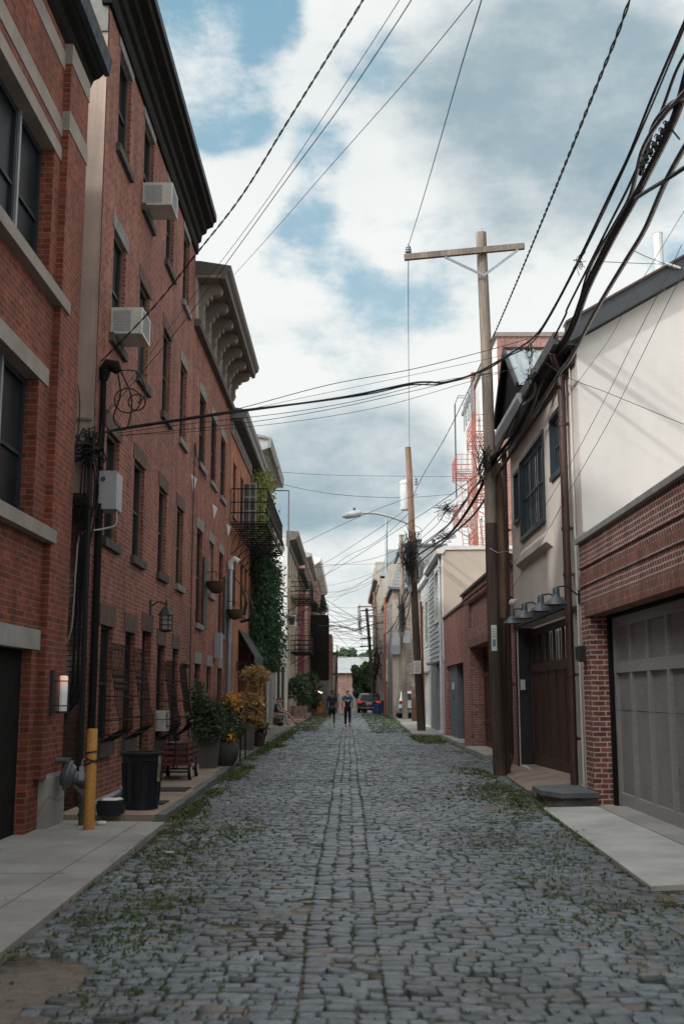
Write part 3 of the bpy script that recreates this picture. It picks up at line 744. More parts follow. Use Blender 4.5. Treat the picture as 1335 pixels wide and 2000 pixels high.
# ------------------------------------------------------------------ LEFT 1: near red brick building
b1 = thing('brick_building', 'near red brick building with pale stone lintels and dark garage opening, left edge', 'building', (XL, 10, 0))
ops1 = [(8.3, 12.8, 0, 2.11, .13), (9.0, 12.58, 3.56, 5.28, .25), (9.0, 12.78, 6.52, 8.28, .25)]
wall(-1, XL, -14.0, 13.42, 0, 9.9, ops1, 7, M_B1, b1)
m = MB(); m.box(XL + .09, XL - 6.9, 13.04 + .02, 14.0, .62, 9.9); m.build('corner_pier', M_B1, b1)
m = MB(); m.box(XL + .115, XL - .3, 13.30, 14.08, 0, .62); m.prism([(13.30, .62), (14.08, .62), (14.06, .66), (13.32, .66)], 'x', XL + .1, XL - .3); m.build('plinth', M_CONC, b1)
m = MB()
for (a, c) in ((8.60, 8.83), (9.52, 9.77)):
    m.box(XL + .012, XL - .1, -14.0, 13.055, a, c); m.box(XL + .102, XL - .1, 13.05, 14.012, a + .1, c + .13)
m.build('stone_band', M_STONE, b1)
m = MB(); m.prism([(XL - .5, 9.9), (XL - .0, 9.9), (XL + .06, 9.96), (XL + .10, 10.06), (XL + .18, 10.1), (XL + .24, 10.16), (XL + .26, 10.38), (XL + .1, 10.5), (XL - 6, 10.6), (XL - 6, 9.95)], 'y', -14.1, 14.2); m.build('cornice', M_CORN, b1)
m = MB(); m.prism([(XL + .24, 10.15), (XL + .31, 10.17), (XL + .34, 10.40), (XL + .28, 10.41), (XL + .26, 10.22)], 'y', -14.1, 14.25); m.build('gutter', M_BLUEBLK, b1)
for (z0, z1, y1, lt) in ((3.56, 5.28, 12.58, .2), (6.52, 8.28, 12.78, .17)):
    for (ya, yb) in ((y1 - .92, y1), (y1 - 1.90, y1 - .98), (y1 - 3.0, y1 - 1.96)):
        wnd = window(b1, -1, XL, ya, yb, z0, z1, .16, M_BLUEBLK, M_GLASSC, rails=(.46,), mull=(), fw=.07)
    m = MB(); m.box(XL - .13, XL - .2, y1 - .98, y1 - .92, z0, z1); m.build('mullion', M_GREYM, wnd)
    m = MB(); m.box(XL + .015, XL - .3, 8.8, y1 + .35, z1 - .003, z1 + lt + .01); m.build('lintel', M_STONE, wnd)
    m = MB(); m.prism([(XL - .2, z0 + .004), (XL + .12, z0 - .01), (XL + .12, z0 - .17), (XL - .2, z0 - .17)], 'y', 8.9, y1 + .62); m.build('sill', M_STONE, wnd)
gd = MB(); gd.box(XL - .12, XL - .2, 8.3, 12.8, 0, 2.11); gd.build('garage_door', M_CORN, b1)  # black panel in place of the dark garage interior; shade put in as colour
m = MB(); m.box(XL + .018, XL - .5, 7.9, 13.12, 2.107, 2.34); m.build('garage_lintel', M_CONC, b1)

# ------------------------------------------------------------------ LEFT 2: four-storey brick building
b2 = thing('brick_apartment_house', 'four storey red brick apartment house with a heavy black cornice and two window air conditioners', 'building', (XL, 20, 0))
cols = [(16.25, 17.2), (18.42, 19.38), (20.93, 21.85), (23.2, 24.1)]
rows = [(3.90, 5.58, .26), (7.06, 8.80, .24), (10.18, 11.86, .17)]
ops2 = [(a, c, z0, z1, .16) for a, c in cols for z0, z1, _ in rows]
gro = [(16.3, 17.15, .88, 2.62), (18.1, 18.95, .86, 2.62), (21.2, 22.05, .72, 2.54), (23.05, 23.85, .72, 2.54)]
ops2 += [(a, c, z0, z1, .2) for a, c, z0, z1 in gro] + [(19.6, 20.5, .1, 2.72, .3)]
m = MB(); facade(m, -1, XL, 15.42, 25.08, 0, 12.6, ops2); m.build('wall', M_B2, b2)
m = MB(); m.box(XL - .005, XL - 9, 15.40, 25.07, 11.9, 12.7); m.face([(XL - 9, 15.4, 0), (XL - 9, 25, 0), (XL - 9, 25, 12.6), (XL - 9, 15.4, 12.6)]); m.face([(XL - .3, 25.06, 0), (XL - 9, 25.06, 0), (XL - 9, 25.06, 12), (XL - .3, 25.06, 12)])
m.build('roof', M_ROOF, b2)
m = MB(); m.box(XL - .012, XL - 9, 15.405, 15.6, 4.42, 11.6); m.build('side_wall', M_STUCCO, b2)
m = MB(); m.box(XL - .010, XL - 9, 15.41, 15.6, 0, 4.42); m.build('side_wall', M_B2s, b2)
m = MB(); m.box(XL - .014, XL - 9, 15.38, 15.6, 11.6, 12.8); m.build('side_parapet', M_CONCD, b2)
m = MB(); m.bar((XL - .03, 15.395, 5.50), (XL - .55, 15.395, 5.52), .05, .035); m.build('metal_strap', M_CONCD, b2)
profile_cornice(b2, -1, XL, 15.3, 25.1, [(-.1, 12.02), (.05, 12.02), (.07, 12.1), (.06, 12.3), (.12, 12.34), (.14, 12.5), (.24, 12.56), (.26, 12.66), (.40, 12.72), (.42, 12.82), (.46, 12.84), (.47, 12.98), (.40, 13.02), (-.1, 13.05)], M_CORN)
m = MB(); m.box(XL + .445, XL + .478, 15.3, 25.12, 12.86, 13.02); m.build('cornice_edge', M_BLUEBLK, b2)
for i, (a, c) in enumerate(cols):
    for j, (z0, z1, lt) in enumerate(rows):
        window(b2, -1, XL, a, c, z0, z1, .085, M_FRAME, [M_GLASS, M_GLASSC, M_GLASS, M_GLASSL][(i * 2 + j) % 4], sill=.13, lintel=lt, lintm=(M_BROWN if j == 0 or (i in (1, 2) and j == 1) else M_STONEG), casing=M_TANF, sillm=M_SILL if i < 3 else M_STONEG)
for a, c, z0, z1 in gro:
    window(b2, -1, XL, a, c, z0, z1, .07, M_FRAME, M_GLASSC, sill=.2, lintel=.3, lintm=M_BROWN, sillx=.06)
dr = door_panel(b2, 'door', M_CORN, -1, XL - .12, 19.6, 20.5, .1, 2.72)
m = MB(); m.box(XL + .015, XL - .26, 19.5, 20.62, 2.717, 3.05); m.build('lintel', M_BROWN, dr)
m = MB(); m.box(XL + .12, XL - .27, 19.55, 20.55, .0, .12); m.build('doorstep', M_SILL, dr)
# bulging window grilles
for gi, (a, c, z0, z1) in enumerate(gro):
    y0, y1 = a - .04, c + (.14 if gi in (0, 1) else .08)
    zt = 2.28 if gi < 2 else 2.18; zb = z0 + .02
    gm = MB(); nb = 11
    prof = [(.20, zt - .05), (.24, zt + .02), (.19, zt + .05), (.15, zt - .02), (.16, zt - .12), (.20, zt - .4), (.24, zt - .62), (.26, zt - .85), (.33, zt - 1.05), (.33, zt - 1.2), (.24, zb + .12), (.12, zb + .04), (.05, zb)]
    for k in range(nb):
        y = y0 + (y1 - y0) * k / (nb - 1)
        gm.tube([(XL + px_, y, z_) for px_, z_ in prof], .006, 4)
        if k < nb - 1:
            for zz, xx in ((zt - .42, .205), (zt - .52, .225), (zt - .60, .238)):
                ym = y + (y1 - y0) / (nb - 1) / 2
                gm.tube([(XL + xx, ym + .022 * math.cos(t), zz + .03 * math.sin(t)) for t in [q_ * 1.047 for q_ in range(7)]], .006, 3, False)
    for zz, xx in ((zt - .32, .19), (zt - .72, .25), (zt - 1.06, .33), (zb + .1, .22), (zb, .05)):
        gm.bar((XL + xx + .006, y0, zz), (XL + xx + .006, y1, zz), .012, .022)
        gm.bar((XL, y0, zz), (XL + xx, y0, zz), .012, .012); gm.bar((XL, y1, zz), (XL + xx, y1, zz), .012, .012)
    gm.build('security_grille', M_IRON, b2)

# ------------------------------------------------------------------ LEFT 3: bracketed cornice
b3 = thing('bracketed_brick_house', 'rough brick house with a projecting bracketed brown cornice and white diamond anchor plates', 'building', (XL, 30, 0))
colsA = [(26.42, 27.5), (28.75, 29.85), (31.0, 32.1)]
ops3 = [(a, c, 7.2, 9.0, .16) for a, c in colsA] + [(26.42, 27.45, 3.27, 5.6, .16), (28.8, 29.7, 4.2, 5.6, .16), (31.05, 32.05, 3.27, 5.6, .16)]
ops3 += [(26.45, 27.5, .1, 2.32, .2), (28.75, 29.65, .1, 2.32, .2), (31.15, 32.2, .1, 2.32, .2)]
wall(-1, XL - .01, 25.09, 33.4, 0, 11.55, ops3, 9, M_B3, b3)
for i, (a, c) in enumerate(colsA):
    window(b3, -1, XL - .01, a, c, 7.2, 9.0, .07, sill=.12, lintel=.27, lintm=M_STONEG, sillm=M_STONEG, casing=M_FRAME)
window(b3, -1, XL - .01, 26.42, 27.45, 3.27, 5.6, .07, sill=.12, lintel=.25, sillm=M_STONEG)
window(b3, -1, XL - .01, 28.8, 29.7, 4.2, 5.6, .07, sill=.12, lintel=.25, sillm=M_STONEG, fm=M_GREYP)
window(b3, -1, XL - .01, 31.05, 32.05, 3.27, 5.6, .07, sill=.12, lintel=.25, sillm=M_STONEG)
for (a, c) in ((26.45, 27.5), (31.15, 32.2)):
    d_ = door_panel(b3, 'door', M_CORN, -1, XL - .08, a, c, .1, 2.32); m = MB(); m.box(XL + .012, XL - .15, a - .1, c + .1, 2.317, 2.6); m.build('lintel', M_STONEG, d_)
window(b3, -1, XL - .01, 28.75, 29.65, .1, 2.32, .07, lintel=.28)
for y in (25.5, 29.6, 33.1):      # diamond anchor plates
    m = MB(); m.add([(XL, y - .42, 6.64), (XL, y + .42, 6.64), (XL, y - .02, 6.28), (XL + .09, y, 6.6), (XL, y, 6.68)], [(0, 2, 3), (2, 1, 3), (1, 4, 3), (4, 0, 3), (0, 4, 1, 2)]); m.build('anchor_plate', M_WHITE, b3)
# cornice: panelled frieze, brackets, deep soffit with crown moulding
m = MB(); m.prism([(XL - .05, 10.35), (XL + .1, 10.35), (XL + .12, 10.42), (XL + .04, 10.46), (XL + .04, 11.5), (XL - .05, 11.5)], 'y', 25.10, 33.38)
fr = m.build('cornice', M_TAUPEL, b3)
m = MB(); m.prism([(XL - .04, 10.24), (XL + .13, 10.24), (XL + .17, 10.33), (XL + .13, 10.41), (XL - .04, 10.41)], 'y', 25.095, 33.42); m.build('frieze_moulding', M_TAUPED, fr)
m = MB(); m.box(XL - .05, XL + .68, 25.09, 33.5, 11.44, 11.52); m.build('soffit', M_TAUPEC, fr)
m = MB(); m.prism([(XL + .62, 11.40), (XL + .72, 11.42), (XL + .74, 11.55), (XL + .82, 11.62), (XL + .85, 11.74), (XL + .1, 11.86), (XL - .2, 11.86), (XL - .2, 11.53), (XL + .62, 11.53)], 'y', 25.085, 33.55); m.build('crown_moulding', M_TAUPED, fr)
for k in range(7):
    y = 25.62 + k * 1.235
    br_ = MB()
    P_ = [(0.03, 11.44), (.50, 11.44), (.58, 11.38), (.60, 11.28), (.55, 11.2), (.46, 11.17), (.36, 11.15), (.33, 11.08), (.26, 11.06), (.24, 10.96), (.17, 10.92), (.15, 10.8), (.18, 10.7), (.13, 10.58), (.06, 10.5), (.03, 10.5)]
    br_.prism([(XL + a, z) for a, z in P_], 'y', y - .11, y + .11)
    b_o = br_.build('bracket', M_TAUPEC, fr)
for k in range(6):
    y = 25.62 + k * 1.235
    m = MB(); m.box(XL + .03, XL + .055, y + .2, y + 1.03, 10.55, 11.3); m.build('frieze_panel', M_TAUPEC, fr)
m = MB(); m.box(XL - .4, XL - .9, 30.0, 30.9, 11.8, 12.6); m.build('chimney', M_B3, b3)

# ------------------------------------------------------------------ LEFT 4: orange brick house
b4 = thing('orange_brick_house', 'orange brick house with a grey cornice and arched windows behind an iron balcony', 'building', (XL, 37, 0))
ops4 = [(34.35, 35.2, 7.2, 8.9, .16), (36.75, 37.6, 7.2, 8.9, .16), (34.6, 35.5, 4.3, 6.0, .16), (37.1, 38.0, 4.3, 6.0, .16), (34.1, 34.95, .3, 3.2, .2), (36.8, 40.1, .1, 3.3, .6), (38.6, 39.4, 4.3, 6.0, .16)]
wall(-1, XL, 33.41, 40.3, 0, 10.3, ops4, 9, M_B4, b4)
for o in ops4[:4] + [ops4[6]]:
    wn_ = window(b4, -1, XL, o[0], o[1], o[2], o[3], .05, M_FRAME, sill=.12, sillm=M_STONEG)
    m = MB(); yc = (o[0] + o[1]) / 2; r_ = (o[1] - o[0]) / 2
    m.prism([(yc - r_ - .1, o[3] - .02), (yc - r_ - .1, o[3] + .1), (yc - r_ * .6, o[3] + .24), (yc, o[3] + .3), (yc + r_ * .6, o[3] + .24), (yc + r_ + .1, o[3] + .1), (yc + r_ + .1, o[3] - .02)], 'x', XL + .02, XL - .1); m.build('arch', M_B4, wn_)
m = MB(); m.box(XL - .06, XL - .19, 34.1, 34.95, .3, 3.2); m.build('door', M_CORN, b4)
m = MB(); m.box(XL - .5, XL - .56, 36.8, 40.1, .1, 3.3); sp_ = m.build('shopfront', M_DOORB, b4)
m = MB(); m.box(XL - .46, XL - .51, 37.9, 38.8, .2, 2.4); m.build('door', pm('oxblood_door', (.13, .03, .025), rough=.5), sp_)
m = MB(); m.prism([(XL - .1, 9.62), (XL + .06, 9.62), (XL + .08, 10.0), (XL - .1, 10.0)], 'y', 33.42, 40.32); c4_ = m.build('cornice', M_GREYC, b4)
m = MB(); m.box(XL + .07, XL + .09, 33.9, 39.9, 9.7, 9.95); m.build('frieze_panel', M_STONEG, c4_)
m = MB(); m.box(XL - .1, XL + .40, 33.41, 42.0, 9.99, 10.08); m.build('soffit', M_DGREY, c4_)
m = MB(); m.prism([(XL + .36, 9.97), (XL + .42, 9.99), (XL + .44, 10.16), (XL + .5, 10.22), (XL + .52, 10.36), (XL - .2, 10.5), (XL - .2, 10.1), (XL + .36, 10.1)], 'y', 33.40, 42.1); m.build('crown_moulding', M_GREYC, c4_)

# iron balcony on house 4
bal = thing('iron_balcony', 'black iron balcony with slatted floor and scrolled railing over the dark awning', 'balcony', (XL, 37, 6.4))
BX0, BX1, BY0, BY1, BZ = XL + .02, -2.50, 33.6, 41.3, 6.78
m = MB()
for k in range(15): x = BX0 + .04 + k * (BX1 - BX0 - .08) / 14; m.bar((x, BY0, BZ), (x, BY1, BZ), .036, .012)
for k in range(16): y = BY0 + k * (BY1 - BY0) / 15; m.bar((BX0, y, BZ - .02), (BX1, y, BZ - .02), .04, .03)
m.bar((BX1, BY0, BZ), (BX1, BY1, BZ), .03, .08); m.bar((BX0, BY0, BZ), (BX1, BY0, BZ), .08, .03)
m.build('floor', M_IRON, bal)
m = MB()
for z in (BZ + .06, BZ + .35, BZ + .68, BZ + 1.1):
    m.bar((BX1, BY0, z), (BX1, BY1, z), .035, .035); m.bar((BX0, BY0, z), (BX1, BY0, z), .035, .03); m.bar((BX0, BY1, z), (BX1, BY1, z), .035, .03)
for k in range(33): y = BY0 + k * (BY1 - BY0) / 32; m.tube([(BX1, y, BZ), (BX1 + .1, y, BZ + .2), (BX1 + .06, y, BZ + .4), (BX1, y, BZ + .6), (BX1, y, BZ + 1.1)], .011, 3)
for k in range(6):
    x = BX0 + k * (BX1 - BX0) / 5
    for yy, dy in ((BY0, -.1), (BY1, .1)): m.tube([(x, yy, BZ), (x, yy + dy, BZ + .2), (x, yy + dy * .6, BZ + .4), (x, yy, BZ + .6), (x, yy, BZ + 1.1)], .012, 3)
for k in range(32):
    y = BY0 + (k + .5) * (BY1 - BY0) / 32
    m.tube([(BX1, y + .07 * math.cos(t * .785), BZ + .89 + .09 * math.sin(t * .785)) for t in range(9)], .010, 3, False)
m.build('railing', M_IRON, bal)
m = MB()
for k in range(7):
    y = BY0 + .1 + k * (BY1 - BY0 - .2) / 6
    m = MB(); m.bar((BX1 - .1, y, BZ - .04), (BX0, y, BZ - .95), .03, .03)
    m.tube([(BX0 + .02 + .5 * (1 - math.cos(t * .26)), y, BZ - .9 + .8 * math.sin(t * .26)) for t in range(7)], .014, 4)
    for q_ in range(2): m.tube([(BX0 + .22 + q_ * .3 + .1 * math.cos(t * .785), y, BZ - .25 + q_ * .03 + .1 * math.sin(t * .785)) for t in range(9)], .012, 3, False)
    m.build('bracket', M_IRON, bal)

# door leaf opening on the balcony
m = MB(); y0_ = 37.4
for x in (XL + .02, XL + .23, XL + .44): m.box(x, x + .045, y0_, y0_ + .05, 6.85, 8.8)
for z in (6.85, 7.33, 7.8, 8.28, 8.76): m.box(XL + .02, XL + .48, y0_ + .003, y0_ + .047, z, z + .045)
dl = m.build('door', pm('weathered_white_wood', (.4, .37, .34), (.3, .27, .25), 5, .7), b4)
m = MB(); m.box(XL + .05, XL + .46, y0_ + .02, y0_ + .03, 6.9, 8.75); m.build('pane', M_GLASSL, dl)

# awning
aw = thing('awning', 'dark grey fabric awning over the shop door of the orange brick house', 'awning', (XL, 38.5, 2.9))
m = MB(); A0, A1 = 36.7, 41.2
m.add([(XL + .01, A0, 3.72), (XL + .01, A1, 3.72), (XL + .55, A1, 2.85), (XL + .55, A0, 2.85), (XL + .55, A1, 2.6), (XL + .55, A0, 2.6),
       (XL + .01, A0, 3.69), (XL + .01, A1, 3.69), (XL + .53, A1, 2.82), (XL + .53, A0, 2.82), (XL + .53, A1, 2.6), (XL + .53, A0, 2.6)],
      [(0, 1, 2, 3), (3, 2, 4, 5), (6, 9, 8, 7), (9, 11, 10, 8), (0, 3, 9, 6), (1, 7, 8, 2), (3, 5, 11, 9), (2, 8, 10, 4), (5, 4, 10, 11), (0, 6, 7, 1)])
m.build('canopy', pm('awning_fabric', (.055, .06, .062), (.042, .045, .048), 3, .85), aw)
m = MB()
for y in (A0 + .02, A1 - .02): m.tube([(XL, y, 2.62), (XL + .52, y, 2.62)], .012, 5); m.tube([(XL, y, 3.6), (XL + .52, y, 2.81)], .012, 5)
m.tube([(XL + .52, A0, 2.62), (XL + .52, A1, 2.62)], .012, 5); m.build('frame', M_IRON, aw)

# ------------------------------------------------------------------ LEFT 5: ivy-covered house
b5 = thing('ivy_covered_house', 'brick house behind the ivy with white boarded eaves', 'building', (XL, 45, 0))
wall(-1, XL - .02, 40.31, 50.4, 0, 11.0, [(47.2, 48.2, 7.1, 9.0, .15), (45.0, 46.0, 1.0, 2.6, .15)], 9, M_B4, b5)
window(b5, -1, XL - .02, 47.2, 48.2, 7.1, 9.0, .1, M_WHITE); window(b5, -1, XL - .02, 45.0, 46.0, 1.0, 2.6, .1)
m = MB(); m.prism([(XL - .1, 10.9), (XL + .5, 11.1), (XL + .58, 11.45), (XL - .1, 11.6)], 'y', 42.15, 50.5); e5 = m.build('eaves', pm('pale_grey_eaves', (.4, .42, .42), rough=.6), b5)
m = MB(); m.prism([(XL + .5, 11.08), (XL + .62, 11.1), (XL + .66, 11.5), (XL - .3, 11.75), (XL - .3, 11.6), (XL + .55, 11.45)], 'y', 42.05, 50.6); m.build('roof_edge', M_GREYC, e5)
m = MB(); m.tube([(XL + .9, 50.2, 7.4), (XL + .9, 50.2, 10.9)], .03, 6); m.tube([(XL, 50.2, 10.9), (XL + .92, 50.2, 10.9)], .03, 6); m.build('awning_frame', M_GREYM, b5)
ivy = thing('ivy', 'dark green ivy curtain hanging down the wall beside the awning', 'climbing plant', (XL, 44, 3))
def ivy_mass(n, yf, zf, xf, size, mat, name):
    m = MB()
    for _ in range(n):
        z = zf(); y = yf(z); m.leaf((XL + xf(y, z), y, z), size, None, .3)
    return m.build(name, mat, ivy)
ivy_mass(13000, lambda z: U(40.6, 49.5 - (0.8 if z > 5 else 0) - max(0, (3.4 - z)) * 1.5) + rnd.gauss(0, .15), lambda: U(2.5, 7.0), lambda y, z: .04 + (abs(rnd.gauss(0, .2)) + .32 * (1 + math.sin(y * 2.1 + z * 1.7)) * rnd.random()), .085, M_IVY, 'leaves')
ivy_mass(5200, lambda z: U(40.6, 46.5) + rnd.gauss(0, .2), lambda: U(7.0, 10.5), lambda y, z: .04 + abs(rnd.gauss(0, .22)), .085, M_IVYL, 'leaves')
ivy_mass(2500, lambda z: U(41, 46.5), lambda: U(6.0, 9.0), lambda y, z: .04 + abs(rnd.gauss(0, .2)), .09, M_IVY, 'leaves')
m = MB()
for k in range(14):
    y = U(41, 49); pts = [(XL + .02, y + .2 * math.sin(z * 1.3 + k), z) for z in np.linspace(.1, 9 if y < 46 else 6.5, 9)]; m.tube(pts, .018, 4)
m.build('stem', M_BARK, ivy)

# ------------------------------------------------------------------ LEFT low white garage row
b6 = thing('low_white_garage', 'low whitewashed garage building with tall dark openings where two people sit', 'building', (XL, 57, 0))
ops6 = [(50.9, 53.6, .1, 3.15, .08), (54.0, 56.6, .1, 3.15, .08), (57.1, 60.2, .1, 3.1, .07), (60.8, 64.2, .1, 3.1, .07)]
wall(-1, XL, 50.42, 65.9, 0, 4.85, ops6, 8, M_WHITEW, b6)
m = MB(); m.box(XL + .06, XL - .5, 50.42, 57.0, 4.8, 4.9); m.box(XL + .04, XL - .3, 57.0, 65.9, 4.85, 4.97); m.build('coping', M_CONCD, b6)
for (a, c) in ((50.9, 53.6), (54.0, 56.6)):
    m = MB(); m.box(XL - .07, XL - .12, a, c, .1, 3.15); m.build('door', pm('slate_door', (.13, .15, .17), rough=.6), b6)
for (a, c) in ((57.1, 60.2), (60.8, 64.2)):
    m = MB(); m.box(XL - .06, XL - .12, a, c, .1, 3.1); m.build('doorway', M_CORN, b6)  # black panels painting the unlit interior into the openings
for y in (53.75, 56.8, 60.5, 64.5):
    m = MB(); m.box(XL + .018, XL - .05, y - .12, y + .12, .08, 3.3); m.build('post', pm('peeling_white_post', (.55, .52, .48), (.25, .12, .09), 6, .8), b6)
m = MB(); m.box(XL + .03, XL - .1, 50.5, 64.9, 3.16, 3.34); m.build('beam', M_TAUPED, b6)

# ------------------------------------------------------------------ LEFT cream building and beyond
b7 = thing('cream_building', 'tall cream building with white side wall and black fire escapes', 'building', (XL, 73, 0))
ops7 = [(a, a + 1.1, z, z + 1.7, .2) for z in (3.6, 6.3, 8.6) for a in (67.5, 70.6, 73.6, 76.4)] + [(67.4, 68.6, .2, 2.3, .2), (73.5, 74.6, .2, 2.3, .2)]
wall(-1, XL, 66.0, 79.5, 0, 11.0, ops7, 9, pm('cream_paint_wall', (.5, .43, .32), (.36, .3, .22), 1.2, .85, speck=.3), b7)
for o in ops7: window(b7, -1, XL, o[0], o[1], o[2], o[3], .05, M_FRAME)
m = MB(); m.box(XL - .01, XL - 9, 65.93, 66.05, 0, 10.9); m.build('side_wall', M_WHITEW, b7)
profile_cornice(b7, -1, XL, 65.9, 79.6, [(-.1, 10.4), (.08, 10.4), (.1, 10.75), (.5, 10.85), (.62, 11.1), (.65, 11.3), (-.1, 11.35)], M_TAUPED)
def fire_escape(name, label, s, X, y0, y1, zs, out, mat, ladder=True, group=None, th=1.0):
    r = thing(name, label, 'fire escape', (X, (y0 + y1) / 2, zs[0]), group)
    xo = X - s * out
    for z in zs:
        m = MB()
        for k in range(9): x = X - s * (.04 + (out - .08) * k / 8); m.bar((x, y0, z), (x, y1, z), .03 * th, .02 * th)
        for k in range(5): y = y0 + (y1 - y0) * k / 4; m.bar((X, y, z - .02), (xo, y, z - .02), .03 * th, .04 * th)
        for y in (y0, y1): m.bar((X, y, z - .8), (xo, y, z - .05), .04, .04)
        m.build('platform', mat, r)
        m = MB()
        for h in (.1, .4, .7, 1.0):
            m.bar((xo, y0, z + h), (xo, y1, z + h), .025 * th, .03 * th); m.bar((X, y0, z + h), (xo, y0, z + h), .03 * th, .025 * th); m.bar((X, y1, z + h), (xo, y1, z + h), .03 * th, .025 * th)
        for k in range(11): y = y0 + (y1 - y0) * k / 10; m.bar((xo, y, z), (xo, y, z + 1.0), .018 * th * th, .018 * th)
        for k in range(1, 4):
            x = X - s * out * k / 4
            for y in (y0, y1): m.bar((x, y, z), (x, y, z + 1.0), .018, .018)
        m.build('railing', mat, r)
    if ladder:
        m = MB()
        for a, b in zip(zs[:-1], zs[1:]):
            for dx in (.25, .65):
                m.bar((X - s * dx, y0 + .3, a), (X - s * dx, y1 - .4, b), .035, .03)
            for k in range(10):
                t = (k + .5) / 10; m.bar((X - s * .25, y0 + .3 + (y1 - y0 - .7) * t, a + (b - a) * t), (X - s * .65, y0 + .3 + (y1 - y0 - .7) * t, a + (b - a) * t), .03, .02)
        z = zs[0]
        for dx in (.3, .7): m.bar((X - s * dx, y0 + .5, z - 2.2), (X - s * dx, y0 + .5, z), .03, .03)
        for k in range(7): m.bar((X - s * .3, y0 + .5, z - 2.0 + k * .3), (X - s * .7, y0 + .5, z - 2.0 + k * .3), .02, .02)
        m.build('ladder', mat, r)
    return r
fire_escape('fire_escape', 'black iron fire escape with two platforms on the cream building', -1, XL, 69.5, 75.4, (4.2, 7.6), 1.25, M_IRON, th=1.7)
b8 = thing('red_painted_house', 'narrow dark red house beyond the cream building', 'building', (XL, 86, 0))
ops8 = [(a, a + 1.1, z, z + 1.7, .2) for z in (3.6, 6.6) for a in (80.8, 84.0, 88.0)] + [(82.4, 83.5, .2, 2.4, .2), (88, 89.2, .2, 2.4, .2)]
wall(-1, XL, 79.55, 92, 0, 10.4, ops8, 9, pm('dark_red_paint', (.24, .06, .045), (.17, .045, .035), 1, .8), b8)
for o in ops8: window(b8, -1, XL, o[0], o[1], o[2], o[3], .05, M_FRAME, M_GLASSL)
profile_cornice(b8, -1, XL, 79.6, 92.1, [(-.1, 9.9), (.08, 9.9), (.1, 10.2), (.45, 10.3), (.5, 10.6), (-.1, 10.65)], M_DGREY)
b9 = thing('pink_stucco_house', 'tall salmon pink house with a tan ground floor in the left row', 'building', (XL, 100, 0))
ops9 = [(a, a + 1.2, z, z + 1.8, .2) for z in (4.5, 7.8, 10.6) for a in (94.5, 100.5, 107)]
wall(-1, XL, 92.02, 112, -3, 13.2, ops9, 9, M_FAR, b9)
for o in ops9: window(b9, -1, XL, o[0], o[1], o[2], o[3], .05, M_FRAME, M_GLASSL)
m = MB(); m.box(XL + .03, XL - .1, 92.02, 102, -1, 4.2); m.build('ground_floor_front', pm('tan_paint', (.42, .3, .2), rough=.85), b9)
m = MB(); m.box(XL + .02, XL - .1, 92.02, 99, 4.3, 11.5); m.build('upper_front', pm('pink_paint', (.5, .29, .25), (.42, .24, .21), 1, .85), b9)
profile_cornice(b9, -1, XL, 92.0, 112.1, [(-.1, 12.6), (.08, 12.6), (.1, 12.9), (.5, 13.05), (.55, 13.3), (-.1, 13.4)], M_TAUPEL)
b10 = thing('far_brick_house', 'farthest brick house of the left row with a white cornice', 'building', (XL, 125, 0))
wall(-1, XL + .1, 112.1, 150, -4, 15.3, [(a, a + 1.5, z, z + 1.9, .2) for z in (4.6, 8, 11.4) for a in (116, 122, 128)], 9, M_FAR, b10)
profile_cornice(b10, -1, XL + .1, 112.0, 150, [(-.1, 14.6), (.1, 14.6), (.7, 15.0), (.8, 15.4), (-.1, 15.5)], M_WHITE)
pc = thing('enclosed_porch', 'black screened porch tower projecting over the left side of the street', 'porch', (XL, 108, 3))
m = MB()
for z in (2.9, 5.4, 8.9): m.box(XL, -1.98, 106, 111, z, z + .18)
for x in (-3.1, -1.98):
    for y in (106, 108.5, 111): m.bar((x, y, 2.9), (x, y, 9.1), .12, .12)
m.build('frame', M_IRON, pc)
m = MB(); m.box(XL + .02, -2.03, 106.1, 110.9, 2.95, 8.95); m.build('screen', pm('black_mesh_screen', (.018, .017, .017), (.04, .028, .024), 2, .9), pc)
m = MB()
for k in range(12): m.bar((-3.6, 105.95, 3.1 + k * .5), (-1.98, 105.95, 3.1 + k * .5), .03, .03)
for k in range(9): m.bar((-3.5 + k * .19, 105.95, 2.9), (-3.5 + k * .19, 105.95, 9.1), .025, .025)
for h in (.5, 1.0): m.bar((-3.6, 106, 9.1 + h), (-1.98, 106, 9.1 + h), .04, .04); m.bar((-1.98, 106, 9.1 + h), (-1.98, 111, 9.1 + h), .04, .04)
for k in range(6): m.bar((-3.5 + k * .3, 106, 9.1), (-3.5 + k * .3, 106, 10.1), .03, .03)
m.build('railing', M_IRON, pc)

# ------------------------------------------------------------------ RIGHT 1: brick garage
XG = 3.6
r1 = thing('brick_garage', 'one storey brick garage with a grey boarded door and limestone coping at the right edge', 'garage', (XG, 13, 0))
wall(1, XG, -14.0, 17.08, 0, 3.9, [(10.9, 16.55, 0, 2.75, .38)], 6.5, M_R1, r1, .38)
m = MB(); m.box(XG - .004, XG + .2, -14.0, 17.06, 3.38, 3.52); m.box(XG - .03, XG + .2, -14.0, 17.05, 3.50, 3.545); m.box(XG - .03, XG + .2, -14.0, 17.05, 3.22, 3.255); m.build('projecting_course', M_R1h, r1)
m = MB(); m.box(XG - .02, XG + .2, -14.0, 17.07, 3.252, 3.385); m.box(XG - .012, XG + .2, 10.4, 16.83, 2.746, 2.985); m.build('soldier_course', M_R1s, r1)
m = MB(); m.box(XG - .006, XG + .2, -14.0, 17.082, 2.984, 3.222); m.box(XG - .005, XG + .2, -14.0, 17.083, 3.544, 3.899); m.build('header_course', M_R1h, r1)
m = MB()
y = 6.0
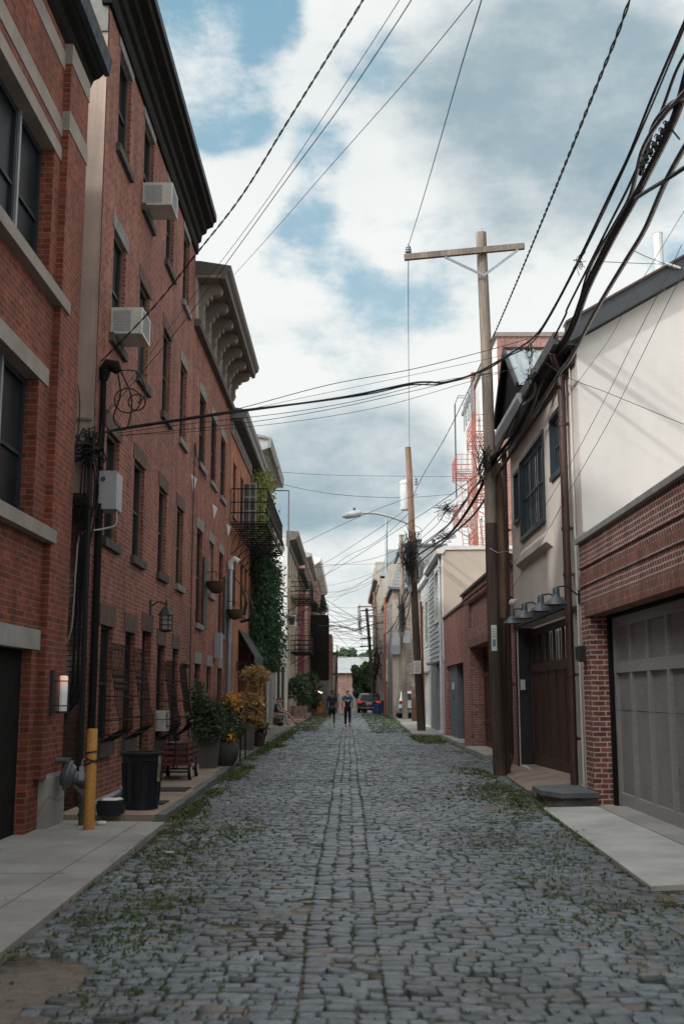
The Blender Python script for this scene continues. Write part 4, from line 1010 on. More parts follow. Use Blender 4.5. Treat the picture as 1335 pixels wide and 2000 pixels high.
while y < 17.0:
    y2 = min(y + 1.15, 17.14); m.prism([(XG - .06, 3.9), (XG + .36, 3.9), (XG + .36, 3.97), (XG + .15, 4.03), (XG - .06, 3.98)], 'y', y, y2 - .008); y = y2
    if y2 >= 17.14: break
m.prism([(XG - .06, 3.98), (XG + .0, 4.05), (XG + .4, 4.02), (XG + .4, 3.97)], 'y', 16.7, 17.14)
m.build('coping', pm('weathered_coping', (.36, .35, .33), (.24, .235, .225), 3, .85), r1)
gd = MB(); D = XG + .36; gd.box(D, D + .05, 10.9, 16.4, .02, 2.72); gdo = gd.build('garage_door', M_DOORG, r1)
m = MB(); W = .905
ys6 = [16.36 - W * k for k in range(7)]
for y in ys6: m.box(D - .05, D + .01, y - .055 if y > 11 else y, y + .055, .03, 2.66)
for (a, c) in ((.02, .20), (1.90, 2.06), (2.56, 2.72)): m.box(D - .052, D + .012, 10.93, 16.41, a, c)
m.build('door_frame', M_DOORGF, gdo)
m = MB()
m.box(D - .003, D - .0, 10.93, 16.41, 1.36, 1.366)
for y in ys6: m.box(D - .0515, D - .02, max(10.93, y - .056), min(16.41, y + .056), 1.36, 1.364)
m.build('section_joint', M_CORN, gdo)
m = MB(); m.box(D - .10, D - .02, 16.43, 16.545, 0, 2.75); m.box(D - .12, D + .1, 10.9, 16.43, 2.70, 2.749); m.build('door_surround', M_CORN, r1)
lr = thing('wall_light', 'small black box light on the brick pier of the garage', 'lamp', (XG, 16.9, 2.15)); m = MB(); m.box(XG - .10, XG, 16.84, 16.98, 2.08, 2.32); m.box(XG - .16, XG - .1, 16.72, 16.86, 2.1, 2.3); m.build('housing', M_BLACKP, lr)

# ------------------------------------------------------------------ RIGHT 2: tan stucco house
r2 = thing('stucco_house', 'tan stucco house with a grey gable dormer, brown downpipes and a brown garage door', 'house', (XR, 20, 0))
o2 = [(18.5, 24.0, .1, 3.02, .35), (17.5, 18.2, .15, 3.0, .3), (18.36, 19.36, 5.42, 6.44, .14), (20.16, 22.95, 4.82, 6.42, .14), (23.1, 23.75, 5.3, 6.3, .14)]
m = MB(); facade(m, 1, XR, 17.15, 24.35, 0, 7.2, o2)
SLOPE = .575
Bk = XR + 6
m.face([(XR, 24.35, 0), (XR, 24.35, 7.2), (Bk, 24.35, 7.2 + 6 * SLOPE), (Bk, 24.35, 0)][::-1], .5)
m.face([(XR, 17.15, 0), (Bk, 17.15, 0), (Bk, 17.15, 7.2 + 6 * SLOPE), (XR, 17.15, 7.2)], .5)
m.build('wall', M_CREAM2, r2)
m = MB(); m.prism([(XR + .003, 0), (XR + 6.2, 0), (XR + 6.2, 7.2 + 6.2 * SLOPE - .02), (XR + .003, 7.18)], 'y', 17.0, 17.14); m.build('side_wall', M_CREAM, r2)
m = MB(); m.add([(XR - .18, 16.9, 7.24), (Bk + .3, 16.9, 7.24 + 6.48 * SLOPE), (Bk + .3, 24.45, 7.24 + 6.48 * SLOPE), (XR - .18, 24.45, 7.24), (XR - .18, 16.9, 7.32), (Bk + .3, 16.9, 7.32 + 6.48 * SLOPE), (Bk + .3, 24.45, 7.32 + 6.48 * SLOPE), (XR - .18, 24.45, 7.32)],
     [(0, 3, 2, 1), (4, 5, 6, 7), (0, 1, 5, 4), (1, 2, 6, 5), (2, 3, 7, 6), (3, 0, 4, 7)]); rf = m.build('roof', M_ROOF, r2)
m = MB()
a0 = (XR - .2, 7.06); L6 = 6.4
m.prism([(a0[0], 7.08), (a0[0] + L6, 7.08 + L6 * SLOPE), (a0[0] + L6, 7.40 + L6 * SLOPE), (a0[0], 7.40)], 'y', 16.78, 16.895)
m.build('bargeboard', pm('slate_grey_fascia', (.04, .047, .054), (.03, .036, .042), 2, .5), rf)
m = MB(); m.prism([(a0[0] + .0, 7.402), (a0[0] + L6, 7.402 + L6 * SLOPE), (a0[0] + L6, 7.44 + L6 * SLOPE), (a0[0], 7.44)], 'y', 16.74, 17.0); m.build('drip_edge', M_DOWNP, rf)
m = MB(); m.box(XR - .36, XR + .05, 17.0, 20.3, 7.12, 7.2); m.box(XR - .38, XR - .3, 16.9, 24.4, 7.1, 7.3); m.build('soffit', M_DGREY, rf)
m = MB(); m.box(XR - .05, XR + .02, 17.16, 24.3, 6.86, 7.12); m.build('frieze_board', pm('brown_frieze', (.13, .09, .075), rough=.7), r2)
m = MB(); m.prism([(XR - .30, 7.1), (XR - .30, 6.98), (XR - .40, 6.98), (XR - .46, 7.12), (XR - .46, 7.22), (XR - .38, 7.22)], 'y', 20.2, 24.4); m.build('gutter', M_LEAD, rf)
# gable dormer facing the street
dm = MB(); PKY, PKZ, EZ = 22.0, 8.62, 7.42; E0, E1 = 20.35, 23.75; XF = XR - .42
dm.face([(XF - .0, E0, EZ), (XF, PKY, PKZ), (XF + 3.2, PKY, PKZ), (XF + 1.2, E0, EZ)], .5)
dm.face([(XF, PKY, PKZ), (XF, E1, EZ), (XF + 1.2, E1, EZ), (XF + 3.2, PKY, PKZ)], .5)
dr_ = dm.build('dormer_roof', M_LEAD, r2)
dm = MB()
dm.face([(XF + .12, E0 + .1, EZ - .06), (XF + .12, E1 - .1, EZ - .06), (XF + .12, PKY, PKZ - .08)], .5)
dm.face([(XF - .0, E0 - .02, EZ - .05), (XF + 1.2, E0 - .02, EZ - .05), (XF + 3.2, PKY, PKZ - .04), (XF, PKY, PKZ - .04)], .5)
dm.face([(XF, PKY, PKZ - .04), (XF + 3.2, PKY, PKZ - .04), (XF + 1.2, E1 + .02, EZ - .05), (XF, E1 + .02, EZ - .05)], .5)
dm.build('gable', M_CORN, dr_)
dm = MB(); dm.bar((XF - .01, E0, EZ), (XF - .01, PKY, PKZ), .05, .1); dm.bar((XF - .01, PKY, PKZ), (XF - .01, E1, EZ), .05, .1); dm.bar((XF - .02, PKY, PKZ + .05), (XF + 3.2, PKY, PKZ + .05), .1, .04)
dm.build('bargeboard', M_BLACKP, dr_)
dm = MB()
for k in range(1, 6):
    t = k / 6; dm.bar((XF + t * 1.2 + .0, E0 + .02, EZ + .03), (XF + t * 1.2, PKY - .02, PKZ + .02), .02, .03)
dm.bar((XF + .25, 20.9, 7.88), (XF + 1.5, 20.9, 7.88), .03, .03)
dm.build('roof_seam', M_LEAD, dr_)
m = MB(); m.tube([(XR + 1.3, 19.5, 7.8), (XR + 1.3, 19.5, 8.9)], .04, 6); m.build('vent_pipe', M_DGREY, rf)
m = MB(); m.lathe((5.22, 17.6, 8.0), [(.08, 0), (.08, 1.25), (.085, 1.26), (.06, 1.27)], 12); m.build('vent_pipe', M_WHITE, rf)
# windows
for (y0, y1, z0, z1, mu) in ((18.36, 19.36, 5.42, 6.44, (.5,)), (20.16, 22.95, 4.82, 6.42, (.33, .66)), (23.1, 23.75, 5.3, 6.3, ())):
    w_ = window(r2, 1, XR, y0, y1, z0, z1, .04, M_FRAMEB, M_GLASSL, rails=(.5,), mull=mu, fw=.09)
    m = MB(); n_ = max(3, int((y1 - y0) / .22))
    for k in range(1, n_): y = y0 + (y1 - y0) * k / n_; m.box(XR + .052, XR + .075, y - .012, y + .012, z0 + .05, z1 - .05)
    m.build('glazing_bar', M_FRAMEB, w_)
    m = MB(); m.box(XR - .05, XR + .03, y0 - .04, y1 + .04, z0 - .08, z0 + .003); m.build('sill', M_FRAMEB, w_)
    m = MB(); m.box(XR - .03, XR + .05, y0 - .05, y1 + .05, z1 - .003, z1 + .07); m.box(XR - .03, XR + .05, y0 - .05, y0 + .002, z0 - .0, z1); m.box(XR - .03, XR + .05, y1 - .002, y1 + .05, z0, z1); m.build('casing', M_FRAMEB, w_)
m = MB(); m.prism([(XR + .05, 4.14), (XR - .12, 4.28), (XR - .12, 4.42), (XR + .05, 4.62)], 'y', 19.48, 23.2); m.build('stucco_ledge', M_CREAM2, r2)
m = MB(); m.box(XR - .03, XR + .02, 18.2, 18.29, 0, 3.1); m.box(XR - .03, XR + .02, 24.05, 24.14, 0, 3.1); m.box(XR - .05, XR + .02, 18.1, 24.2, 3.015, 3.16); m.build('garage_frame', M_BLACKP, r2)
m = MB(); m.box(XR - .02, XR + .02, 24.16, 24.24, .1, 3.0); m.box(XR - .025, XR + .02, 18.3, 18.36, .25, 3.0); m.build('pale_trim', pm('beige_trim', (.4, .36, .31), rough=.7), r2)
gd = MB(); D = XR + .30; gd.box(D, D + .05, 18.55, 23.95, .14, 2.95); gdo = gd.build('garage_door', M_DOORB, r2)
m = MB()
W = (23.95 - 18.55) / 6
for k in range(7): y = 18.55 + W * k; m.box(D - .03, D + .01, max(18.55, y - .07), min(23.95, y + .07), .15, 2.9)
for (a, c) in ((.14, .38), (2.05, 2.22), (2.82, 2.95)): m.box(D - .032, D + .01, 18.56, 23.94, a, c)
m.build('door_frame', M_DOORB, gdo)
m = MB()
for k in range(6):
    y = 18.55 + W * k; m.box(D - .012, D + .004, y + .08, y + W - .08, 2.23, 2.81)
g_ = m.build('pane', M_GLASS, gdo)
m = MB()
for k in range(6):
    for q_ in (1 / 3, 2 / 3): y = 18.55 + W * k + W * q_; m.box(D - .02, D - .01, y - .015, y + .015, 2.23, 2.81)
m.build('glazing_bar', M_DOORB, gdo)
m = MB(); m.box(XR + .29, XR + .36, 23.95, 24.0, .1, 3.0); m.box(XR + .02, XR + .34, 23.985, 23.998, .12, 3.0); m.build('reveal', M_BLACKP, r2)
m = MB(); m.box(XR + .25, XR + .3, 17.5, 18.2, .15, 3.0); m.build('door', M_CORN, r2)
# downpipes
def pipe(parent, y, x, z0, z1, r, mat, foot=None, brk=()):
    m = MB(); pts = [(x, y, z1), (x, y, z0 + .25)]
    pts += [(x, y, z0 + .18), (x + (foot or (0, 0))[0] * .4, y + (foot or (0, 0))[1] * .4, z0 + .1), (x + (foot or (0, 0))[0], y + (foot or (0, 0))[1], z0)]
    m.tube(pts, r, 10); o = m.build('downpipe', mat, parent, True)
    for z in brk: k = MB(); k.lathe((x, y, z), [(r + .012, -.03), (r + .012, .03)], 10); k.box(x - .02, x + .12, y - .03, y + .03, z - .02, z + .02); k.build('pipe_clamp', mat, o)
pipe(r2, 17.75, XR - .11, .1, 7.05, .065, M_DOWNP, None, (6.0, 4.25, 3.5, 1.9, .9))
pipe(r2, 24.3, XR - .14, .1, 7.05, .06, M_DOWNP, (-.12, -.35), (5.2, 3.7, 1.8))
m = MB(); m.tube([(XR - .33, 17.3, 7.1), (XR - .25, 17.5, 7.0), (XR - .11, 17.75, 6.9)], .055, 8); m.build('downpipe', M_DOWNP, r2)
m = MB(); m.tube([(XR - .03, 17.42, 0), (XR - .03, 17.42, 7.0)], .016, 5); m.build('conduit', M_CREAM, r2)
# row of barn lamps
def barn_lamp(y, z, lab):
    l = thing('barn_lamp', lab, 'lamp', (XR, y, z), 'gooseneck lamps over the brown garage door')
    m = MB(); m.tube([(XR, y, z + .02), (XR - .06, y, z + .03), (XR - .22, y, z + .16), (XR - .36, y, z + .14), (XR - .38, y, z + .08)], .014, 6); m.box(XR - .03, XR - .001, y - .05, y + .05, z - .12, z + .1); m.build('arm', M_BLUEBLK, l)
    c = (XR - .38, y, z); m = MB(); m.lathe(c, [(.001, .14), (.04, .135), (.055, .10), (.055, .02), (.06, 0), (.10, -.03), (.17, -.10), (.19, -.14), (.18, -.145), (.05, -.02)], 18, False)
    m.build('shade', pm('blue_grey_enamel', (.06, .075, .085), (.05, .062, .07), 5, .4), l, True)
    m = MB(); m.ball((XR - .38, y, z - .09), .035, 8, 6); m.build('bulb', M_WHITE, l, True)
for y, lab in ((22.05, 'gooseneck lamp over the brown garage door, farthest of four beside the utility pole'), (20.5, 'gooseneck lamp over the brown garage door, second from the utility pole'),
               (18.75, 'gooseneck lamp over the brown garage door, third from the utility pole'), (17.35, 'gooseneck lamp nearest the thick brown downpipe, highest in the picture of four')):
    barn_lamp(y, 3.12, lab)
c_ = thing('security_camera', 'small white dome security camera on the tan wall above the lamps', 'camera', (XR, 23.9, 3.5)); m = MB(); m.ball((XR - .1, 23.9, 3.55), .075, 10, 7); m.tube([(XR, 23.9, 3.6), (XR - .1, 23.9, 3.6)], .03, 6); m.build('housing', M_WHITE, c_, True)
k_ = thing('keypad', 'small white keypad box in the garage doorway', 'keypad', (XR + .1, 23.97, 1.8)); m = MB(); m.box(XR + .04, XR + .14, 23.93, 23.983, 1.68, 1.9); m.build('housing', M_WHITE, k_)
st = thing('stone_step', 'bluestone step beside the thick brown downpipe', 'step', (3.2, 16.9, 0))
m = MB(); m.prism([(2.84, 17.55), (3.5, 18.0), (3.62, 18.0), (3.62, 16.35), (3.05, 16.25), (2.84, 16.75)], 'z', .12, .19); m.build('tread', M_BLUEST, st)
m = MB(); m.prism([(2.90, 17.5), (3.5, 17.9), (3.6, 17.9), (3.6, 16.42), (3.07, 16.32), (2.90, 16.8)], 'z', -.05, .12); m.build('riser', M_CONCD, st)

# ------------------------------------------------------------------ RIGHT 3: brown-pink brick garage
r3 = thing('corniced_brick_garage', 'low pinkish brick garage with a dentilled cornice and sunken panel behind the big utility pole', 'garage', (XR, 30, 0))
wall(1, XR, 24.36, 34.8, 0, 4.62, [(28.4, 33.4, .07, 2.97, .5), (25.2, 27.6, .07, 2.97, .5), (28.6, 33.6, 3.55, 4.3, .09), (24.9, 27.9, 3.55, 4.3, .09)], 7, M_R3, r3, .5)
m = MB(); m.box(XR + .085, XR + .2, 28.6, 33.6, 3.55, 4.3); m.box(XR + .085, XR + .2, 24.9, 27.9, 3.55, 4.3); m.build('sunken_panel', M_R3, r3)
m = MB(); m.box(XR - .012, XR + .1, 24.37, 33.9, 2.967, 3.2); m.build('soldier_course', brick('brick_soldier_pink', (.3, .13, .1), (.24, .1, .08), (.28, .2, .17), h=.068, soldier=True), r3)
m = MB()
for k in range(60): y = 24.5 + k * .165; m.box(XR - .045, XR + .02, y, y + .08, 4.34, 4.40)
m.build('dentils', M_R3, r3)
m = MB(); m.box(XR - .03, XR + .1, 24.36, 34.83, 4.40, 4.46); m.box(XR - .06, XR + .1, 24.36, 34.85, 4.46, 4.62); m.build('brick_cornice', M_R3, r3)
m = MB(); m.box(XR - .12, XR + .4, 24.35, 34.92, 4.62, 4.69); m.build('coping', M_TAUPED, r3)
for (a, c) in ((28.4, 33.4), (25.2, 27.6)):
    m = MB(); m.box(XR + .44, XR + .5, a, c, .08, 2.95); gdo = m.build('garage_door', M_DOORB, r3)
    m = MB()
    n_ = max(2, int((c - a) / .8)); W = (c - a) / n_
    for k in range(n_ + 1): y = a + W * k; m.box(XR + .41, XR + .45, max(a, y - .06), min(c, y + .06), .08, 2.95)
    for z in (.08, .75, 2.1, 2.8): m.box(XR + .408, XR + .45, a, c, z, z + .14)
    m.build('door_frame', pm('russet_wood', (.12, .045, .03), (.08, .032, .024), 3, .5), gdo)
# ------------------------------------------------------------------ RIGHT 4: low red brick
r4 = thing('low_brick_garage', 'low red brick building with one wooden door set in a blue grey recess', 'garage', (XR, 38, 0))
wall(1, XR, 34.81, 42.3, 0, 4.42, [(35.4, 41.3, .08, 2.6, .35)], 7, M_R4, r4)
m = MB(); m.box(XR - .05, XR + .3, 34.84, 42.35, 4.42, 4.5); m.build('coping', M_CONCD, r4)
m = MB(); m.box(XR + .1, XR + .4, 38.4, 41.298, .085, 2.595); rc = m.build('recess_panel', pm('blue_grey_paint', (.15, .19, .215), rough=.6), r4)
m = MB(); m.box(XR + .3, XR + .36, 35.41, 38.39, .09, 2.59); dd = m.build('door', pm('red_brown_wood', (.15, .06, .045), (.1, .042, .034), 2, .5, sc=(1, 8, 1)), r4)
m = MB()
for k in range(5): y = 35.45 + k * .72; m.box(XR + .28, XR + .31, y, y + .08, .1, 2.58)
for z in (.1, 1.1, 1.75, 2.45): m.box(XR + .278, XR + .31, 35.42, 38.38, z, z + .12)
m.build('door_frame', M_DOORB, dd)
hn = MB(); hn.tube([(XR + .27, 36.3, 1.0), (XR + .2, 36.3, 1.05), (XR + .2, 36.3, 1.35), (XR + .27, 36.3, 1.4)], .012, 5); hn.build('handle', M_IRON, dd)
def text_obj(body, name, mat, loc, rot, size, parent=None, depth=.002, align='CENTER'):
    cu = bpy.data.curves.new(name, 'FONT'); cu.body = body; cu.size = size; cu.extrude = depth; cu.align_x = align; cu.align_y = 'CENTER'; cu.space_line = .95
    o = bpy.data.objects.new(name, cu); COL.objects.link(o)
    bpy.context.view_layer.update()
    dg = bpy.context.evaluated_depsgraph_get(); me = bpy.data.meshes.new_from_object(o.evaluated_get(dg))
    bpy.data.objects.remove(o)
    o = bpy.data.objects.new(name, me); COL.objects.link(o); me.materials.clear(); me.materials.append(mat)
    off = Vector((0, 0, 0)); p = parent
    while p is not None: off += p.location; p = p.parent
    o.location = Vector(loc) - off; o.rotation_euler = rot
    if parent: o.parent = parent
    return o
m = MB(); m.box(XR + .04, XR + .1, 39.6, 39.85, 1.75, 2.0); ll = thing('wall_light', 'small pale light on the blue grey recess above house numbers', 'lamp', (XR + .1, 39.7, 1.7)); m.build('housing', M_WHITE, ll)
text_obj('911', 'house_number', M_IRON, (XR + .094, 39.7, 1.45), (R(90), 0, R(-90)), .22, rc)

# ------------------------------------------------------------------ RIGHT 5: grey / white clapboard houses
M_CLAP = stripes('grey_lap_siding', (.46, .5, .52), 'z', .2, .16, .02, .6)
M_CLAPW = stripes('white_lap_siding', (.72, .72, .7), 'z', .12, .16, .012, .6)
r5 = thing('grey_clapboard_house', 'pale grey clapboard house with a tan side wall and a recessed grey garage', 'house', (XR, 46, 0))
wall(1, XR, 42.45, 49.6, 0, 7.0, [(43.2, 49.2, .1, 2.85, .35), (44.3, 46.2, 4.6, 6.5, .1)], 9, M_CLAP, r5)
m = MB(); m.box(XR + .005, XR + 9, 42.31, 42.44, 0, 7.12); m.build('side_wall', pm('tan_side_stucco', (.5, .44, .37), (.43, .375, .31), .6, .9, speck=.08), r5)
m = MB(); m.prism([(XR - .25, 6.95), (XR - .25, 7.1), (XR + .05, 7.25), (XR + 9.1, 7.3), (XR + 9.1, 7.15), (XR + .1, 7.1), (XR, 6.95)], 'y', 42.25, 49.7); m.build('roof', M_WHITE, r5)
m = MB(); m.box(XR - .05, XR + .03, 42.32, 42.62, 2.85, 7.0); m.box(XR - .03, XR + .03, 42.9, 43.2, .1, 2.85); m.build('corner_board', M_WHITE, r5)
def siding(parent, y0, y1, z0, z1, step, holes, mat, out=.035):
    m = MB(); z = z0
    while z < z1 - .01:
        zt = min(z + step, z1); cuts = sorted(h for h in holes if h[2] < zt and h[3] > z); a = y0; segs = []
        for h in cuts: segs.append((a, h[0])); a = h[1]
        segs.append((a, y1))
        for (c, d) in segs:
            m.add([(XR - out, c, z), (XR - out, d, z), (XR - .004, d, zt), (XR - .004, c, zt), (XR - .001, c, z), (XR - .001, d, z)], [(0, 3, 2, 1), (0, 1, 5, 4), (0, 4, 3), (1, 2, 5)])
        z += step
    return m.build('lap_siding', mat, parent)
siding(r5, 42.62, 49.6, 2.9, 6.95, .2, [(44.1, 46.4, 4.45, 6.75)], pm('grey_siding_paint', (.46, .5, .52), (.4, .44, .46), 1.5, .6))
w_ = window(r5, 1, XR, 44.3, 46.2, 4.6, 6.5, .03, M_WHITE, M_GLASSL, fw=.1, mull=(.5,)); m = MB(); m.box(XR - .05, XR + .02, 44.1, 46.4, 6.5, 6.75); m.box(XR - .05, XR + .02, 44.1, 46.4, 4.45, 4.6); m.box(XR - .045, XR + .02, 44.1, 44.3, 4.6, 6.5); m.box(XR - .045, XR + .02, 46.2, 46.4, 4.6, 6.5); m.build('casing', M_WHITE, w_)
m = MB(); m.box(XR + .3, XR + .35, 43.2, 49.2, .1, 2.85); gdo = m.build('garage_door', pm('dark_grey_door', (.1, .095, .09), rough=.5), r5)
m = MB()
for z in (.75, 1.4, 2.05): m.box(XR + .29, XR + .31, 43.2, 49.2, z, z + .03)
m.build('section_joint', M_DGREY, gdo)
m = MB(); m.box(XR + .02, XR + .3, 46.8, 49.198, .1, 2.848); m.build('recess_panel', pm('grey_recess', (.27, .29, .3), rough=.6), r5)
pipe(r5, 43.05, XR - .08, .1, 6.9, .045, M_WHITE)
fl = thing('flood_light', 'twin flood light under the clapboard over the grey garage', 'lamp', (XR, 48, 2.95)); m = MB(); m.box(XR - .1, XR, 47.6, 48.1, 2.9, 3.02); m.ball((XR - .18, 47.5, 2.9), .1, 8, 6); m.ball((XR - .18, 48.2, 2.9), .1, 8, 6); m.build('housing', M_AC, fl, True)
r6 = thing('white_clapboard_house', 'white clapboard house behind the leaning utility pole', 'house', (XR, 52, 0))
wall(1, XR, 49.65, 55.5, 0, 6.75, [(50.2, 55, .1, 2.6, .3), (50.6, 51.9, 3.9, 5.8, .1), (53.2, 54.5, 3.9, 5.8, .1)], 9, M_CLAPW, r6)
siding(r6, 49.66, 55.45, 2.65, 6.7, .13, [(50.45, 52.05, 3.75, 6.0), (53.05, 54.65, 3.75, 6.0)], pm('white_siding_paint', (.74, .74, .72), (.66, .66, .64), 1.5, .6), .03)
for a in (50.6, 53.2): w_ = window(r6, 1, XR, a, a + 1.3, 3.9, 5.8, .03, M_WHITE, M_GLASSL, fw=.1); m = MB(); m.box(XR - .045, XR + .02, a - .15, a + 1.45, 5.8, 6.0); m.box(XR - .045, XR + .02, a - .15, a + 1.45, 3.75, 3.9); m.box(XR - .04, XR + .02, a - .15, a, 3.9, 5.8); m.box(XR - .04, XR + .02, a + 1.3, a + 1.45, 3.9, 5.8); m.build('casing', M_WHITE, w_)
m = MB(); m.box(XR - .2, XR + 9, 49.66, 55.6, 6.75, 6.95); m.build('roof', M_WHITE, r6)
m = MB(); m.box(XR + .2, XR + .3, 50.2, 55, .1, 2.6); m.build('garage_door', M_WHITE, r6)
r7 = thing('brick_gatepost', 'reddish brick gate pier beyond the white clapboard house', 'pier', (3.9, 66, 0))
m = MB(); m.box(3.72, 4.12, 65.7, 66.1, 0, 2.75); m.build('pier', M_B2s, r7); m = MB(); m.box(3.68, 4.16, 65.66, 66.14, 2.75, 2.84); m.build('coping', M_CONCD, r7)

# taupe mansard building
t1 = thing('mansard_building', 'tall taupe brick building with grey slate mansard roof and dormer windows', 'building', (3.2, 85, 0))
TX = 3.12; oT = [(a, a + 1.2, z, z + 2, .2) for a in (80.5, 86, 92) for z in (2.8, 6.0)]
m = MB(); facade(m, 1, TX, 78, 98, -.3, 9.0, oT); m.face([(TX, 78, -.3), (7.4, 78, -.3), (7.4, 78, 9.0), (TX, 78, 9.0)]); m.face([(7.4, 78, -.3), (7.4, 98, -.3), (7.4, 98, 9), (7.4, 78, 9)]); m.build('wall', M_T1, t1)
for o in oT: window(t1, 1, TX, o[0], o[1], o[2], o[3], .1, M_FRAME)
m = MB(); m.add([(TX - .1, 77.9, 9.0), (7.5, 77.9, 9.0), (7.5, 98, 9.0), (TX - .1, 98, 9.0), (TX + .75, 78.6, 12.1), (7.0, 78.6, 12.1), (7.0, 98, 12.1), (TX + .75, 98, 12.1)], [(0, 1, 5, 4), (1, 2, 6, 5), (2, 3, 7, 6), (3, 0, 4, 7), (4, 5, 6, 7)])
mr = m.build('mansard_roof', stripes('slate_courses', (.25, .255, .25), 'z', .25, .15, .02, .7), t1)
m = MB(); m.box(TX - .22, 7.6, 77.75, 98.1, 8.9, 9.06); m.box(TX + .6, 7.1, 78.4, 98.1, 12.1, 12.25); m.build('roof_trim', pm('slate_blue_trim', (.13, .16, .18), rough=.6), mr)
for x in (TX + .95, TX + 2.55):
    m = MB(); m.box(x - .1, x + 1.0, 77.88, 79, 9.5, 11.0); m.prism([(x - .15, 11.0), (x + 1.05, 11.0), (x + .85, 11.25), (x + .45, 11.38), (x + .05, 11.25)], 'y', 77.85, 79); dn = m.build('dormer', M_GREYC, mr)
    m = MB(); m.box(x, x + .9, 77.84, 77.9, 9.6, 10.9); m.build('pane', M_GLASS, dn)
for y in (82, 87, 92):
    m = MB(); m.box(TX - .12, TX + .9, y, y + 1.4, 9.5, 11.2); m.build('dormer', M_TAUPEL, mr)
m = MB()
for x in (4.9, 5.2, 6.2): m.lathe((x, 79.5, 12.2), [(.12, 0), (.12, .35), (.17, .38), (.17, .5)], 8)
m.build('chimney_pot', M_DGREY, mr)
m = MB(); m.box(TX - .02, TX + .42, 77.95, 78.3, -.3, 8.2); m.build('pale_pilaster', M_TAUPEL, t1)
t2 = thing('ornate_stone_building', 'pale stone building with a bracketed roofline beyond the mansard roof', 'building', (2.9, 110, 0))
m = MB(); facade(m, 1, 2.75, 98.2, 125, -2, 11.8, [(a, a + 1.3, z, z + 2, .2) for a in (101, 106, 111, 116) for z in (2.5, 5.6, 8.6)]); shell(m, 1, 2.75, 98.2, 125, -2, 11.8, 6); m.build('wall', M_TAUPEL, t2)
for a in (101, 106, 111, 116):
    for z in (2.5, 5.6, 8.6): window(t2, 1, 2.75, a, a + 1.3, z, z + 2, .12, M_FRAME)
    m = MB(); m.box(2.5, 3.4, a - .2, a + 1.5, 12.0, 13.6); m.build('dormer', M_TAUPEL, t2)
profile_cornice(t2, 1, 2.75, 98.15, 125, [(-.1, 11.2), (.1, 11.2), (.15, 11.6), (.5, 11.7), (.55, 12.0), (-.1, 12.1)], M_TAUPEL)
m = MB(); m.prism([(2.8, 12.0), (3.5, 14.4), (8, 14.4), (8, 12.0)], 'y', 98.2, 125); m.build('mansard_roof', M_LEAD, t2)
t3 = thing('far_right_house', 'low tan brick house behind the far utility poles', 'building', (3.3, 140, 0))
m = MB(); m.box(3.3, 9, 126, 148, -3, 7.0); m.build('wall', M_FAR, t3)
t4 = thing('end_warehouse', 'brick building with a long grey roof closing the far end of the street', 'building', (0, 190, -3))
m = MB(); facade(m, 1, -50, 0, 1, 0, 1, []) if False else m.box(-5.5, 9, 190, 215, -4, 5.2); m.build('wall', brick('brick_far_tan', (.27, .16, .13), (.2, .12, .1), (.3, .24, .2), w=.5, h=.2, dirt=.3), t4)
m = MB(); m.prism([(190 - .6, 5.1), (202, 8.2), (216, 5.1)], 'x', -6, 9.5); m.build('roof', pm('pale_grey_roof', (.30, .315, .32), (.25, .26, .27), 1, .8), t4)
for x in (-3, 0, 3, 6): m = MB(); m.box(x, x + 1.4, 189.9, 190.1, -2, 1.5); m.build('window', M_GLASSL, t4)

t5 = thing('narrow_brick_building', 'narrow tan brick building with an iron stair beyond the black porch', 'building', (-2.2, 150, 0))
m = MB(); m.box(-9, -2.25, 150.1, 165, -4, 9.6); m.build('wall', M_FAR, t5); m = MB(); m.box(-9, -1.75, 165.1, 175, -4, 7.4); m.build('rear_wall', M_T1, t5)
m = MB()
for z in (1.5, 4.2, 7.0): m.box(-2.25, -1.5, 151, 156, z, z + .12); m.bar((-1.5, 151, z + 1), (-1.5, 156, z + 1), .06, .06)
for x in (-2.2, -1.5): m.bar((x, 151, -2), (x, 151, 8.2), .09, .09)
m.bar((-1.5, 151, -1), (-2.2, 151, 1.5), .08, .08); m.build('iron_stair', M_IRON, t5)
# tall back building with red fire escapes
q1 = thing('tall_back_building', 'tall white faced brick building rising behind the clapboard houses', 'building', (7.5, 62, 0))
oQ = [(a, a + 1.1, z, z + 1.9, .25) for z in (3.5, 6.5, 9.5, 12.4, 15.3) for a in (55.5, 58.3, 61.0, 64.6, 67.2)]
m = MB(); facade(m, 1, 7.5, 53.5, 69.5, 0, 19.4, oQ); shell(m, 1, 7.5, 53.7, 69.5, 0, 19.3, 8); m.build('wall', M_WHITEW, q1)
m = MB(); m.box(7.503, 16, 53.48, 53.7, 0, 19.4); m.build('brick_side_wall', M_RED, q1)
m = MB(); m.box(7.35, 16, 53.4, 69.6, 19.4, 19.62); m.build('coping', M_TAUPEC, q1)
for o in oQ: window(q1, 1, 7.5, o[0], o[1], o[2], o[3], .12, M_FRAME, M_GLASSL)
m = MB(); m.box(7.28, 7.52, 63.0, 63.5, 0, 20.4); m.build('brick_pier', M_RED, q1)
m = MB()
for k in range(12): m.bar((7.3, 54, 18.0 + k * .0), (7.3, 54, 18.1), .01, .01)
m.v.clear(); m.f.clear(); m.t.clear()
for z in np.linspace(17.6, 19.2, 8): m.bar((7.15, 60.9, z), (7.15, 66.1, z), .03, .05)
for k in range(5): m.bar((7.13, 60.9 + k * 1.3, 17.5), (7.13, 60.9 + k * 1.3, 19.3), .05, .05)
m.build('louvre_screen', M_GREYM, q1)
m = MB()
for yy in (69.0, 69.5): m.tube([(6.9, yy, 14), (6.9, yy, 20.1), (7.1, yy, 20.6), (7.5, yy, 20.6)], .03, 4)
